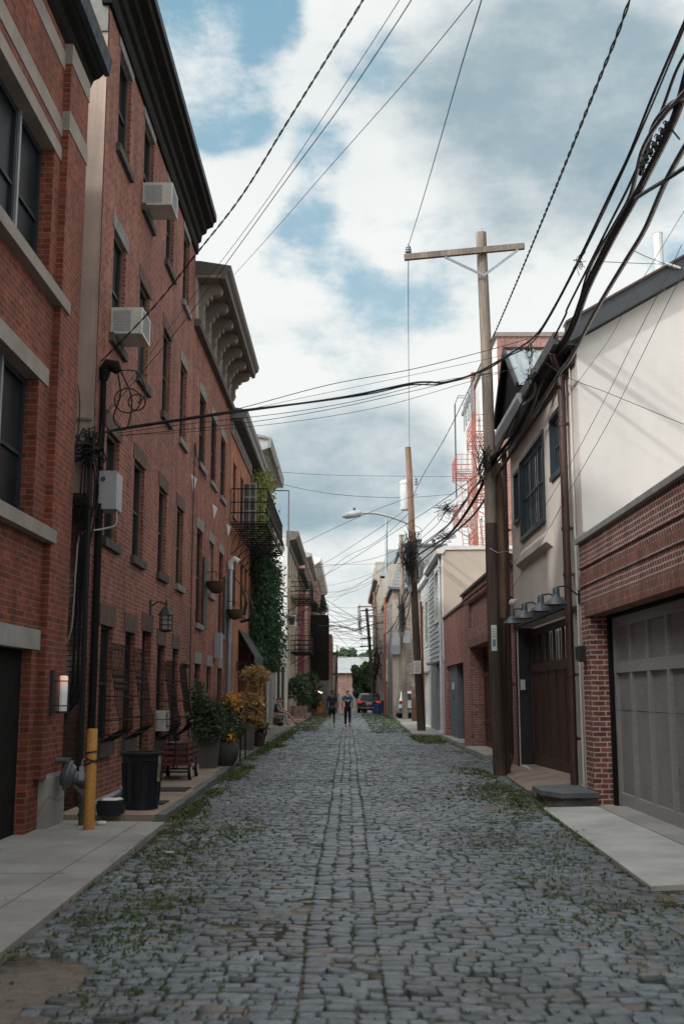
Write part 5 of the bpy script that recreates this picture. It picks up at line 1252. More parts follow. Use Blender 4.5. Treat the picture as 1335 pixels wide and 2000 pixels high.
for k in range(18): m.bar((6.9, 69, 14.2 + k * .34), (6.9, 69.5, 14.2 + k * .34), .02, .02)
m.build('roof_ladder', M_DGREY, q1)
fire_escape('fire_escape', 'red iron fire escape nearer the utility pole on the tall back building', 1, 7.5, 55.0, 58.6, (8.9, 11.8, 14.75), 1.05, M_REDIRON, group=None)
fire_escape('fire_escape', 'red iron fire escape at the far end of the tall back building', 1, 7.5, 63.6, 66.6, (8.9, 11.7, 14.55), 1.1, M_REDIRON, group=None)

# ------------------------------------------------------------------ utility poles
def pole(name, lab, base, top, r0, r1, mats, split=None, n=14, group=None):
    """round tapering pole; mats one or (lower, upper) with the height of the change"""
    t = thing(name, lab, 'utility pole', base, group); b = Vector(base); tp = Vector(top)
    def seg(a, c, mat):
        m = MB(); pts = []; rs = []
        for i in range(9):
            s = a + (c - a) * i / 8; p = b.lerp(tp, s) + Vector((.03 * math.sin(s * 5 + b.y), .02 * math.sin(s * 7), 0)) * (s * (1 - s) * 4)
            pts.append(p); rs.append(r0 + (r1 - r0) * s)
        m.tube(pts, rs, n); m.build('pole', mat, t, True)
    if split: seg(0, split, mats[0]); seg(split, 1, mats[1])
    else: seg(0, 1, mats)
    return t
P1b, P1t = (3.03, 22.6, -.1), (2.87, 22.5, 11.42)
p1 = pole('utility_pole', 'tall weathered utility pole with a tilted wooden crossarm beside the tan house', P1b, P1t, .135, .112, (M_POLEB, M_POLEG), .45, 16)
m = MB(); a_, c_ = Vector(PY(789, 503, 22.33)), Vector(PY(1023, 481, 22.33)); m.bar(a_, c_, .10, .125); m.build('crossarm', M_POLEG, p1)
m = MB(); e_ = Vector(PY(944, 538, 22.3)); m.bar(PY(868, 502, 22.26), e_, .02, .05); m.bar(PY(1011, 488, 22.26), e_, .02, .05); m.build('brace', M_GREYM, p1)
ic = PY(797, 498, 22.33); m = MB(); m.lathe((ic[0], ic[1], ic[2]), [(.02, 0), (.02, .05), (.07, .06), (.07, .085), (.035, .09), (.065, .11), (.065, .135), (.035, .14), (.055, .16), (.05, .19), (.02, .2), (.02, .24)], 12); m.build('insulator', M_GREYM, p1)
m = MB(); m.tube([Vector(P1t) + Vector((.0, -.03, -.05)), Vector(P1t) + Vector((0, -.03, .1))], [.04, .015], 8); m.build('pole_cap_bolt', M_GREYM, p1)
s1 = pole('pole_stub', 'short second pole strapped to the tall utility pole', (3.17, 22.86, -.1), (3.13, 22.8, 6.4), .115, .10, (M_POLEB, M_POLER), .5, 14)
sg = thing('pole_sign', 'small white notice plate with blue marks on the big utility pole', 'sign', (2.93, 22.4, 2.9))
sp = PY(964, 1246, 22.46); m = MB(); m.box(sp[0] - .055, sp[0] + .055, 22.45, 22.463, sp[2] - .26, sp[2] + .26); m.build('plate', M_WHITE, sg)
m = MB(); m.box(sp[0] - .03, sp[0] + .03, 22.446, 22.449, sp[2] - .17, sp[2] - .03)
for k in range(4): m.box(sp[0] - .038, sp[0] + .038, 22.446, 22.449, sp[2] + .02 + k * .05, sp[2] + .032 + k * .05)
m.build('printing', pm('blue_ink', (.12, .25, .4), rough=.6), sg)
m = MB(); m.tube([(2.9, 22.45, 4.55), (3.05, 22.4, 4.45), (3.3, 22.5, 4.5)], .012, 5); m.build('strap', M_GREYM, p1)

P2b, P2t = (3.04, 46.8, -.05), (2.56, 46.2, 12.05)
p2 = pole('utility_pole', 'leaning brown utility pole carrying the street lamp arm and a parking sign', P2b, P2t, .17, .125, (M_POLEB, M_POLER), .52, 14)
m = MB(); A = Vector(PY(797, 1023, 46.4)); B = Vector(PY(700, 1002, 45.9)); m.tube(spline([A, Vector(PY(770, 1012, 46.3)), Vector(PY(735, 1003, 46.1)), B], 6), .055, 8); ar = m.build('lamp_arm', pm('pale_lamp_shell', (.5, .52, .52), rough=.4), p2)
m = MB(); h0 = Vector(PY(703, 1002, 45.9)); h1 = Vector(PY(667, 1009, 45.8)); d_ = (h1 - h0)
m.tube([h0 + Vector((.05, 0, .02)), h0, h0 + d_ * .3, h0 + d_ * .75, h1], [.07, .13, .16, .14, .03], 12); m.build('lamp_head', pm('pale_lamp_shell', (.5, .52, .52), rough=.4), p2, True)
m = MB(); m.lathe(tuple(h0 + Vector((-.25, 0, .1))), [(.05, 0), (.05, .12), (.01, .14)], 8); m.build('photocell', M_DGREY, p2)
tf = thing('transformer', 'white cylindrical transformer hung behind the leaning utility pole', 'transformer', (2.45, 46.8, 9.4))
tc_ = PY(793, 956, 46.85); m = MB(); m.lathe((tc_[0], 46.85, 0), [(.02, 9.42), (.26, 9.42), (.27, 9.46), (.27, 10.55), (.29, 10.56), (.29, 10.62), (.24, 10.70), (.1, 10.74)], 18); m.build('tank', pm('transformer_paint', (.6, .62, .62), (.52, .54, .54), 3, .5), tf, True)
m = MB(); m.lathe((tc_[0] + .42, 46.8, 10.5), [(.05, 0), (.08, .05), (.05, .1), (.08, .16), (.05, .21), (.07, .27), (.03, .33)], 10); m.tube([(tc_[0] + .42, 46.8, 10.8), (tc_[0] + .3, 46.7, 11.0), (tc_[0] + .1, 46.6, 11.9)], .012, 4); m.build('bushing', M_GREYM, tf)
sgn = thing('parking_sign', 'white no parking sign with red lettering on the leaning utility pole', 'sign', (2.95, 46.5, 2.7))
sc_ = PY(814, 1303, 46.45); m = MB(); m.box(sc_[0] - .16, sc_[0] + .16, 46.44, 46.455, sc_[2] - .27, sc_[2] + .27); m.build('plate', M_WHITE, sgn)
M_REDINK = pm('red_ink', (.5, .06, .06), rough=.6)
text_obj('NO\nPARKING\nAT\nANY\nTIME', 'lettering', M_REDINK, (sc_[0], 46.437, sc_[2] + .04), (R(90), 0, 0), .078, sgn)
m = MB(); m.box(sc_[0] - .1, sc_[0] + .1, 46.434, 46.438, sc_[2] - .2, sc_[2] - .18); m.build('arrow', M_REDINK, sgn)
m = MB(); m.tube([(3.2, 47.2, 0), (3.1, 47.1, 5.5)], .05, 6); m.build('conduit', pm('orange_conduit', (.5, .14, .06), rough=.6), p2)
m = MB(); u_ = Vector(PY(798, 1138, 46.25)); m.tube([u_ + Vector((-.07, 0, .5)), u_ + Vector((.05, 0, -.38))], .095, 10); m.build('splice_case', M_GREYP, p2)
p3 = pole('utility_pole', 'straight grey utility pole with meter cabinets behind the leaning pole', (3.62, 71.5, -.05), (3.45, 71.5, 11.9), .19, .14, M_POLEG, None, 12)
m = MB(); c0 = PY(788, 1245, 71.2); m.box(c0[0] - .05, c0[0] + .42, 71.0, 71.25, c0[2] - .35, c0[2] + .42); m.box(c0[0] - .75, c0[0] - .3, 70.9, 71.25, c0[2] - .5, c0[2] + .3); m.build('cabinet', M_GREYP, p3)
s3 = thing('equipment_cabinet', 'grey metal cabinet on the side of the taupe brick building', 'cabinet', (3.2, 77.9, 5)); cc = PY(772, 1260, 77.9); m = MB(); m.box(cc[0] - .35, cc[0] + .3, 77.5, 77.94, cc[2] - .65, cc[2] + .55); m.build('housing', M_GREYM, s3)
p4 = pole('steel_pole', 'blue grey steel street pole with small signs and meters', (3.05, 88.5, 0), (3.1, 88.5, 15.6), .14, .10, M_GALV, None, 10)
for (px_, py_, w_, h_) in ((759, 1296, .2, .3), (759, 1308, .2, .28), (753, 1322, .18, .38), (759, 1340, .15, .2)):
    c0 = PY(px_, py_, 88.2); m = MB(); m.box(c0[0] - w_, c0[0] + w_, 88.2, 88.25, c0[2] - h_, c0[2] + h_); m.build('plate', M_WHITE, p4)
p5 = pole('utility_pole', 'reddish painted pole beside the steel street pole', (2.75, 84.5, 0), (2.8, 84.5, 8.9), .10, .09, pm('orange_red_wood', (.4, .14, .08), (.28, .1, .06), 2, .8, sc=(4, 4, .6)), None, 8)
fars = [((2.47, 104.5, -.3), (1.72, 104.5, 9.6), 'far dark utility pole with three short crossarms, left of two'), ((3.2, 106, -.3), (2.5, 106, 11.3), 'far brown utility pole with a long crossarm, right of two')]
for i, (b_, t_, lb) in enumerate(fars):
    f_ = pole('utility_pole', lb, b_, t_, .19, .13, M_POLEB if i == 0 else M_POLER, None, 8)
    arms = [(702, 726, 1247), (702, 728, 1262), (704, 730, 1192)] if i == 0 else [(698, 753, 1184), (713, 750, 1202)]
    for (xa, xb, yy) in arms:
        m = MB(); m.bar(PY(xa, yy + 1, b_[1] - .2), PY(xb, yy - 1, b_[1] - .2), .11, .11); m.build('crossarm', M_POLEG if i else M_IRON, f_)
p7 = pole('utility_pole', 'distant thin utility pole by the end of the street on the left', (-1.9, 150, -1.2), (-1.5, 150, 7.5), .13, .1, M_POLEB, None, 8)

# ------------------------------------------------------------------ cables
def run_on(pts, c):      # a cable that leaves the picture goes on along the street instead of stopping there
    if pts[0][1] <= 0 or pts[0][0] >= 1340:
        d = (c[0] - c[1]).normalized(); c = [c[0] + d * 15 * (1 - k / 4) for k in range(4)] + list(c)
    return c
def cable(name, lab, pts, r, mat=None, group=None, n=8, sides=5, cat='cable'):
    m = MB(); m.tube(run_on(pts, spline([PY(*p) for p in pts], n)), r, sides)
    o = m.build(name, mat or M_CABLE, None, True); return tag(o, lab, cat, group)
cable('crossing_cable', 'thick black cable bundle crossing the street from the left wall to the right roofs',
      [(1345, 20, 9.6), (1276, 180, 10.9), (1228, 300, 12.0), (1192, 375, 12.9), (1129, 507, 14.8), (1081, 600, 16.5), (1045, 655, 17.4), (996, 690, 17.3), (930, 728, 17.1), (870, 746, 17), (835, 746, 17), (800, 749, 16.9), (700, 770, 16.7), (600, 786, 16.5), (450, 804, 16.2), (330, 822, 16), (230, 838, 15.9), (170, 856, 15.6)], .017)
cable('crossing_cable', 'second strand lashed under the thick crossing cable near the right roofs',
      [(1345, 30, 9.6), (1230, 302, 12.0), (1131, 509, 14.8), (1047, 659, 17.4), (990, 697, 17.3), (940, 726, 17.15), (860, 750, 17.0), (800, 752, 16.9), (700, 773, 16.7), (450, 807, 16.2), (200, 845, 15.9)], .011)
for (pts, l, r) in (
    ([(1030, 662, 17.5), (930, 690, 17.2), (800, 722, 16.8), (640, 752, 16.5), (440, 804, 16.2), (240, 838, 15.9)], 'thin wire highest above the thick crossing cable', .006),
    ([(1000, 690, 17.5), (900, 712, 17.2), (760, 742, 16.8), (600, 775, 16.5), (440, 808, 16.2), (235, 840, 15.9)], 'thin wire just above the thick crossing cable', .0035),
    ([(960, 728, 17.5), (840, 748, 17.2), (700, 782, 16.8), (560, 806, 16.5), (350, 830, 16.2), (230, 846, 15.9)], 'thin wire running just below the thick crossing cable', .005),
    ([(1000, 722, 17.5), (930, 735, 17.2), (800, 765, 16.8), (640, 800, 16.5), (470, 827, 16.2), (230, 852, 15.9)], 'thin wire second below the thick crossing cable', .005),
    ([(1010, 718, 17.5), (900, 750, 17.2), (740, 795, 16.8), (560, 825, 16.5), (350, 845, 16.2), (235, 848, 15.9)], 'thin wire lowest of those crossing over the street', .004)):
    cable('overhead_wire', l, pts, r)
B_ = 'lashed cables running along the right side of the street'
cable('cable_bundle', 'slim black cable left of the thick lashed bundle at the upper right', [(1345, 90, 9.7), (1318, 141, 10.1), (1288, 222, 10.7), (1231, 354, 12), (1192, 432, 13), (1150, 516, 14.2), (1108, 600, 15.8), (1101, 620, 16), (1060, 700, 18), (1040, 745, 18.8), (1000, 822, 20.5), (958, 905, 22.35), (888, 1004, 30), (868, 1030, 36), (806, 1075, 46.4)], .017, group=B_)
cable('cable_bundle', 'thick curved cable sweeping out from the lashed bundle at the upper right', [(1345, 170, 9.75), (1288, 234, 10.6), (1255, 288, 11.2), (1240, 345, 11.8), (1226, 390, 12.3), (1192, 450, 13.1), (1150, 525, 14.4), (1117, 632, 16.2), (1065, 710, 18), (1046, 735, 18.7), (1044, 765, 18.9), (1030, 785, 19.4), (1013, 802, 20), (1003, 835, 20.6), (988, 868, 21.3), (960, 893, 22.3), (952, 925, 22.6), (920, 958, 25), (905, 985, 28), (868, 1032, 36), (806, 1080, 46.4)], .026, M_CABLES, group=B_)
cable('cable_bundle', 'heavy black trunk cable of the lashed bundle at the upper right', [(1348, 108, 9.7), (1312, 234, 10.4), (1258, 345, 11.5), (1237, 384, 12.1), (1192, 462, 13.1), (1144, 558, 14.7), (1112, 642, 16.3), (1068, 715, 18), (1050, 748, 18.8), (1032, 795, 19.6), (998, 855, 20.9), (965, 900, 22.2), (920, 985, 25), (875, 1045, 32), (840, 1068, 39), (807, 1090, 46.4)], .037, group=B_)
cable('cable_bundle', 'second heavy cable lashed beside the trunk cable at the upper right', [(1352, 140, 9.7), (1316, 240, 10.4), (1264, 345, 11.5), (1241, 390, 12.1), (1198, 466, 13.1), (1150, 562, 14.7), (1118, 646, 16.3), (1073, 718, 18), (1054, 752, 18.8), (1037, 797, 19.6), (1003, 858, 20.9), (968, 905, 22.2)], .025, M_CABLES, group=B_)
cable('cable_bundle', 'lowest thick cable with silver highlight passing over the tan house windows', [(1350, 262, 9.8), (1300, 351, 10.6), (1258, 447, 11.5), (1222, 507, 12.4), (1180, 576, 13.6), (1155, 620, 14.4), (1115, 697, 16.2), (1091, 730, 17.2), (1056, 787, 18.8), (1023, 843, 20.2), (978, 917, 22.2), (950, 968, 24.5), (920, 1010, 28), (875, 1050, 34), (812, 1104, 46.4)], .031, M_CABLES, group=B_)
cable('cable_bundle', 'loose cable branching between the two heavy bundles at the upper right', [(1350, 318, 9.9), (1300, 351, 10.6), (1265, 372, 11.4), (1240, 388, 12.0)], .024)
cable('cable_bundle', 'fat looping cable above the splice at the upper right edge', [(1350, 195, 9.7), (1325, 196, 10.1), (1300, 212, 10.4), (1275, 245, 10.9), (1262, 290, 11.3), (1250, 340, 11.8)], .03)
sb = thing('splice_rack', 'tangled black splice clips between the heavy cables at the upper right', 'cable splice', PY(1290, 270, 10.9))
m = MB()
for k in range(7):
    c0 = Vector(PY(1303 - k * 8.5, 245 + k * 13, 10.6 + k * .12)); 
    m.tube(spline([c0 + Vector((-.05, 0, .02)), c0 + Vector((-.02, .02, .06)), c0 + Vector((.03, 0, .0)), c0 + Vector((-.01, 0, -.05)), c0 + Vector((.06, .02, -.03))], 4), .008, 4)
    m.box(c0.x - .03, c0.x + .02, c0.y - .03, c0.y + .03, c0.z - .02, c0.z + .03)
m.tube([PY(1306, 240, 10.5), PY(1312, 255, 10.5), PY(1326, 272, 10.4)], .01, 4)
m.tube([PY(1308, 238, 10.5), PY(1285, 300, 11.0), PY(1262, 335, 11.4), PY(1245, 375, 11.9)], .022, 6)
m.build('clips', M_CABLE, sb)
# twisted service cable
def twisted(name, lab, pts, r, off, pitch, mat=M_CABLE):
    c = spline([PY(*p) for p in pts], 40); d0 = (c[0] - c[1]).normalized(); c = [c[0] + d0 * .06 * k for k in range(200, 0, -1)] + c; m = MB(); s = 0; A = []; B = []
    for i, p in enumerate(c):
        if i: s += (c[i] - c[i - 1]).length
        d = (c[min(i + 1, len(c) - 1)] - c[max(i - 1, 0)]).normalized(); u = d.orthogonal().normalized(); w = d.cross(u); a = s / pitch * 6.283
        A.append(p + (u * math.cos(a) + w * math.sin(a)) * off); B.append(p - (u * math.cos(a) + w * math.sin(a)) * off)
    m.tube(A, r, 4); m.tube(B, r, 4); o = m.build(name, mat, None, True); return tag(o, lab, 'cable')
twisted('twisted_cable', 'long twisted black cable descending to the leaning pole transformer', [(1240, -35, 9.0), (1207, 60, 9.6), (1165, 165, 10.5), (1105, 315, 12.3), (1050, 450, 15), (1000, 570, 18.5), (958, 667, 22.4), (915, 760, 28), (870, 852, 35), (822, 935, 46), (800, 985, 46.3)], .0085, .010, .5)
twisted('twisted_cable', 'twisted black wire from the top centre down to the weatherhead on the left wall', [(725, -40, 9.5), (708, 0, 9.8), (650, 95, 10.6), (560, 240, 12), (470, 385, 13.4), (380, 500, 14.5), (300, 600, 15.2), (198, 706, 15.7)], .0065, .0075, .4)
cable('overhead_wire', 'blurred thin wire from the top centre to the left wall, left of its pair', [(795, -30, 10), (770, 15, 10.2), (650, 200, 12), (530, 378, 14), (440, 500, 15.6), (380, 575, 16.6), (205, 808, 15.7)], .004)
cable('overhead_wire', 'wire from the top centre to the left wall, right of its pair', [(818, -30, 10), (790, 20, 10.2), (670, 200, 12), (560, 350, 14), (450, 503, 15.6), (350, 640, 15.7), (205, 812, 15.5)], .0058)
cable('overhead_wire', 'pale grey wire from the top centre to the bracketed cornice', [(940, -30, 11), (918, 5, 11.4), (790, 160, 14), (640, 330, 18), (540, 445, 22), (458, 536, 26.5)], .006, M_CABLES)
cable('overhead_wire', 'single wire from the top centre to the crossarm insulator', [(950, -40, 9), (938, 5, 9.8), (900, 130, 12), (860, 270, 15.5), (825, 390, 19), (797, 480, 22.3)], .007)
cable('overhead_wire', 'single wire from the crossarm insulator down to the leaning pole top', [(797, 510, 22.33), (797, 620, 28), (798, 760, 36), (799, 880, 46.2)], .009)
cable('overhead_wire', 'thin wire slanting down over the cream side wall toward the far downpipe', [(1345, 530, 12), (1319, 560, 12.3), (1250, 700, 13.7), (1190, 820, 15), (1118, 947, 17), (1064, 1045, 19), (1015, 1125, 21.5), (975, 1190, 22.5)], .0045, M_CABLES)
cable('overhead_wire', 'second thin wire slanting over the cream side wall', [(1330, 478, 12), (1301, 540, 12.3), (1230, 680, 13.7), (1187, 767, 14.8), (1118, 897, 17), (1064, 990, 19), (1015, 1080, 21.5), (968, 1160, 22.5)], .0045, M_CABLES)
cable('overhead_wire', 'faint wire highest across the cream side wall to the dark bargeboard', [(1345, 395, 12), (1230, 585, 13.7), (1187, 665, 14.8), (1118, 760, 16.5), (1060, 850, 18.5), (968, 970, 22.5)], .0035, M_CABLES)
cable('overhead_wire', 'thin wire running down to the right across the cream side wall', [(1060, 705, 17.9), (1110, 738, 16.4), (1180, 765, 16), (1260, 798, 15.2), (1345, 833, 14.4)], .0045)
cable('overhead_wire', 'thin wire from the bundle to the bargeboard bracket near the vent pipe', [(1175, 511, 13.2), (1240, 514, 14.5), (1300, 516, 16.7)], .005)
cable('overhead_wire', 'short wire from the low cable to the bargeboard bracket near the vent pipe', [(1235, 489, 12.2), (1265, 503, 14.2), (1300, 516, 16.7)], .005)
bk = thing('wire_bracket', 'small white bracket on the bargeboard where wires meet', 'bracket', PY(1315, 520, 16.75)); m = MB(); m.bar(PY(1300, 515, 16.7), PY(1326, 524, 16.78), .05, .03); m.build('arm', M_WHITE, bk)
# tangles of drop wires
def tangle(name, lab, c, n, s, r=.008, mat=None):
    m = MB(); c = Vector(c)
    for _ in range(n):
        p = [c + Vector((rnd.gauss(0, s[0]), rnd.gauss(0, s[1]), rnd.gauss(0, s[2]))) for _ in range(4)]
        m.tube(spline(p, 5), r, 3)
    return tag(m.build(name, mat or M_CABLE, None), lab, 'cable tangle')
tangle('cable_tangle', 'knot of drop wires at the big utility pole above the stub pole', PY(945, 905, 22.4), 26, (.10, .2, .22))
tangle('cable_tangle', 'small knot of wires hanging in the bundle before the big pole', PY(874, 996, 31), 22, (.14, .3, .11), .007)
tangle('cable_tangle', 'dense knot of cables on the leaning utility pole', PY(800, 1085, 46.2), 60, (.22, .2, .55), .012)
tangle('cable_tangle', 'small knot of silver cables by the leaning pole crown of wires', PY(873, 1045, 34), 10, (.16, .2, .1), .011, M_CABLES)
tangle('cable_tangle', 'knot of wires on the straight grey utility pole', PY(785, 1200, 71), 26, (.15, .2, .75), .016)
tangle('cable_tangle', 'wire knot hanging at the end of the first cable on the right', PY(1131, 510, 14.8), 9, (.04, .08, .06), .005)
tangle('cable_tangle', 'wires bunched under the dormer eave of the tan house', PY(1045, 735, 18.7), 12, (.13, .2, .05), .008)
tangle('cable_tangle', 'wires crossing in front of the dormer roof of the tan house', PY(1032, 690, 18), 6, (.06, .1, .16), .006)
tangle('cable_tangle', 'knot of wires on the far reddish pole', PY(735, 1290, 97), 30, (.3, .3, .8), .02)
tangle('cable_tangle', 'drooping nest of wires by the whitewashed wall on the left', PY(547, 1208, 66), 26, (.6, .4, .16), .012)
# vertical zig-zag near the far crossarms
tangle('cable_tangle', 'dangling wires under the far crossarms', PY(703, 1215, 97), 14, (.12, .2, .9), .014)
# far wires: between the two sides at many heights
G_ = 'thin wires crossing the far street'
fw = [((815, 965, 46.4), (700, 1010, 44), (590, 1062, 62)), ((800, 990, 46.4), (720, 1045, 48), (640, 1096, 66), (598, 1113, 75)), ((800, 1000, 46.4), (735, 1058, 48), (665, 1095, 70), (612, 1150, 90)),
      ((885, 965, 52), (780, 972, 50), (650, 965, 48), (545, 945, 50)), ((885, 931, 56), (780, 930, 52), (650, 928, 50), (545, 922, 50)),
      ((800, 1062, 46.4), (720, 1093, 56), (610, 1110, 66)), ((960, 905, 22.5), (830, 1000, 40), (640, 1120, 66), (606, 1127, 75)),
      ((795, 1100, 46.4), (700, 1102, 60), (606, 1103, 75)), ((940, 930, 30), (850, 1010, 44), (760, 1100, 70), (650, 1175, 100)), ((868, 1000, 31), (830, 1045, 46), (720, 1130, 80), (640, 1165, 110))]
for p in fw: cable('street_wire', 'long thin dark wire crossing the far street between poles and house fronts', p, .011, group=G_, n=6, sides=4)
for k in range(46):
    ya = rnd.uniform(70, 125); yb = ya + rnd.uniform(-14, 14)
    za = rnd.uniform(4.6, 9.6); zb = rnd.uniform(4.2, 8.6) if k % 3 else za + rnd.uniform(-.4, .4)
    xa = XL + .1; xb = rnd.choice((1.9, 2.5, 3.0)); sag = rnd.uniform(.1, .7)
    pts = [(xa + (xb - xa) * t, ya + (yb - ya) * t, za + (zb - za) * t - sag * 4 * t * (1 - t)) for t in np.linspace(0, 1, 9)]
    m = MB(); m.tube(pts, rnd.choice((.010, .013, .018)), 3); tag(m.build('street_wire', M_CABLE, None, True), 'long thin dark wire crossing the far street between poles and house fronts', 'cable', G_)
m = MB(); m.tube(spline([PY(620, 1223, 90), PY(650, 1222, 92), PY(675, 1226, 94), PY(693, 1231, 96), PY(720, 1222, 97), PY(757, 1213, 90)], 6), .045, 5); tag(m.build('street_cable', M_CABLE, None, True), 'thicker sagging cable across the far street at the crossarm poles', 'cable')
for (pa, pb, l) in (((800, 1150, 46.4), (748, 1240, 85), 'cable from the leaning pole to the far steel pole'), ((812, 1110, 46.4), (788, 1190, 71), 'upper cable from the leaning pole to the straight grey pole'), ((808, 1140, 46.4), (786, 1215, 71), 'lower cable from the leaning pole to the straight grey pole'), ((785, 1190, 71), (758, 1240, 88), 'cable from the straight grey pole to the steel pole')):
    a_, b_ = Vector(PY(*pa)), Vector(PY(*pb)); mid = (a_ + b_) / 2 + Vector((0, 0, -.5)); m = MB(); m.tube(spline([a_, mid, b_], 8), .028, 4); tag(m.build('street_cable', M_CABLE, None, True), l, 'cable')

# trees at the end of the street
def tree(name, lab, x, y, z0, h, rx, rz, n, s, mat):
    t = thing(name, lab, 'tree', (x, y, z0))
    m = MB(); m.tube([(x, y, z0), (x + .1, y, z0 + h * .5), (x - .1, y, z0 + h)], [.22, .16, .07], 7)
    for k in range(7):
        a = rnd.random() * 6.28; m.tube([(x, y, z0 + h * (.4 + .06 * k)), (x + math.cos(a) * rx * .4, y + math.sin(a) * rx * .4, z0 + h * (.6 + .06 * k)), (x + math.cos(a) * rx * .75, y + math.sin(a) * rx * .7, z0 + h * (.7 + .07 * k))], [.08, .05, .02], 5)
    m.build('trunk', M_BARK, t)
    m = MB(); cl = [(Vector((x + rnd.uniform(-rx, rx) * .75, y + rnd.uniform(-rx, rx) * .75, z0 + h + rnd.uniform(-rz, rz) * .75)), rnd.uniform(.25, .5) * min(rx, rz)) for _ in range(16)]
    for _ in range(n):
        c, r = rnd.choice(cl); d = Vector((rnd.gauss(0, 1), rnd.gauss(0, 1), rnd.gauss(0, 1))).normalized() * r * (rnd.random() ** .4); m.leaf(c + d, s)
    m.build('crown', mat, t); return t
tree('broadleaf_tree', 'dark leafy tree hanging over the far parked car', 1.55, 122, -.7, 3.9, 1.2, 2.4, 6500, .17, M_TREE)
tree('broadleaf_tree', 'paler tree just right of the tree over the far car', 1.9, 126, -.7, 4.0, .8, 2.3, 1800, .2, M_IVYL)
tree('broadleaf_tree', 'sunlit tree crown above the grey roof at the far left of the gap', -1.0, 235, -3, 12.6, 3.4, 2.0, 3000, .4, M_TREE)
tree('broadleaf_tree', 'tree crown above the grey roof at the right of the gap', 3.2, 240, -3, 12.0, 3.6, 2.2, 3000, .4, M_TREE)
tree('broadleaf_tree', 'tree between the far utility poles and the mansard building', 2.6, 112, -.4, 3.4, .6, 2.2, 900, .17, M_TREE)

# ------------------------------------------------------------------ fixtures on the left walls
def ac_unit(lab, y0, y1, z0, z1, out, back=.1):
    t = thing('air_conditioner', lab, 'air conditioner', (XL, (y0 + y1) / 2, z0)); xo = XL + out
    m = MB(); m.box(XL - back, xo, y0, y1, z0, z1); m.build('housing', M_AC, t)
    m = MB(); m.box(xo, xo + .02, y0, y1, z1 - .03, z1); m.box(xo, xo + .02, y0, y1, z0, z0 + .03); m.box(xo, xo + .02, y0, y0 + .04, z0 + .03, z1 - .03); m.box(xo, xo + .02, y1 - .04, y1, z0 + .03, z1 - .03); m.build('rim', M_WHITE, t)
    m = MB(); n_ = 14
    for k in range(n_): z = z0 + .04 + (z1 - z0 - .08) * k / n_; m.box(xo + .001, xo + .012, y0 + .045, y1 - .045, z, z + .012); m.box(XL + .03, xo - .16, y0 - .006, y0 - .001, z, z + .014)
    m.box(XL + (out - .16) * .55, XL + (out - .16) * .55 + .012, y0 - .009, y0 - .001, z0 + .03, z1 - .03)
    m.build('louvres', M_GREYP, t)
ac_unit('white window air conditioner in the top floor window under the black cornice', 18.44, 19.08, 10.2, 10.62, .50)
ac_unit('white window air conditioner in the third floor window above the weatherhead', 16.27, 16.95, 7.08, 7.5, .46)
ac_unit('small white air conditioner in the ground floor window behind the wagon', 21.28, 21.78, .90, 1.28, .15)
a_ = thing('air_conditioner', 'small white air conditioner on the cream building above the lower fire escape', 'air conditioner', (XL, 67.2, 6)); m = MB(); m.box(XL, XL + .5, 66.6, 67.3, 5.6, 6.3); m.build('housing', M_AC, a_); m = MB(); m.box(XL + .1, XL + .4, 66.59, 66.6, 5.7, 6.2); m.build('louvres', M_DGREY, a_)

# weatherhead, conduit and utility box
cd = thing('service_conduit', 'black service conduit with a hooded weatherhead on the corner of the apartment house', 'conduit', (XL, 15.7, 0))
m = MB(); m.tube([(XL + .07, 15.62, .2), (XL + .07, 15.62, 4.3)], .055, 8); m.tube([(XL + .06, 15.64, 4.3), (XL + .06, 15.64, 6.2)], .045, 8); m.build('pipe', M_CORN, cd)
m = MB(); m.tube([(XL + .06, 15.64, 6.15), (XL + .07, 15.64, 6.3), (XL + .12, 15.64, 6.38), (XL + .22, 15.64, 6.36), (XL + .27, 15.64, 6.28)], [.06, .09, .1, .1, .06], 10); m.build('weatherhead', M_CORN, cd, True)
m = MB()
pass
ub = thing('utility_box', 'grey white utility box beside the black conduit on the left wall', 'box', (XL, 15.7, 4.2)); m = MB(); m.box(XL + .06, XL + .30, 15.58, 16.0, 4.22, 4.78); m.build('housing', M_GREYP, ub)
m = MB(); m.box(XL + .295, XL + .315, 15.59, 15.99, 4.23, 4.77); m.lathe((0, 0, 0), [(.01, 0), (.01, .01)], 4); m.v = m.v[:8]; m.f = m.f[:6]; m.t = m.t[:6]; m.build('door', M_GREYP, ub)
m = MB(); m.prism([(15.62 + 0, 0), (15.62 + .01, 0), (15.62, .01)], 'x', 0, 0.01); m.v = []; m.f = []; m.t = []; m.tube([(XL + .12, 15.578, 4.66), (XL + .12, 15.565, 4.66)], .035, 10); m.build('knockout', M_DGREY, ub)
m = MB(); m.tube(spline([(XL + .3, 15.7, 4.2), (XL + .30, 15.66, 4.0), (XL + .12, 15.55, 3.92), (XL - .12, 15.36, 3.82), (XL - .16, 15.33, 3.4), (XL - .17, 15.33, 2.9), (XL - .2, 15.33, 2.45), (XL - .3, 15.33, 2.28), (XL - .5, 15.33, 2.4)], 6), .013, 5)
tag(m.build('grey_cable', pm('pale_cable', (.4, .38, .34), rough=.6), None, True), 'pale cable looping down the dark side wall below the utility box', 'cable')
m = MB()
for (c0, rr) in ((Vector((XL + .38, 15.85, 6.0)), .2), (Vector((XL + .5, 15.95, 6.0)), .13)):
    m.tube([c0 + Vector((rr * math.cos(t * .6), .02 * math.sin(t), rr * .95 * math.sin(t * .6) - .1)) for t in range(12)], .011, 5)
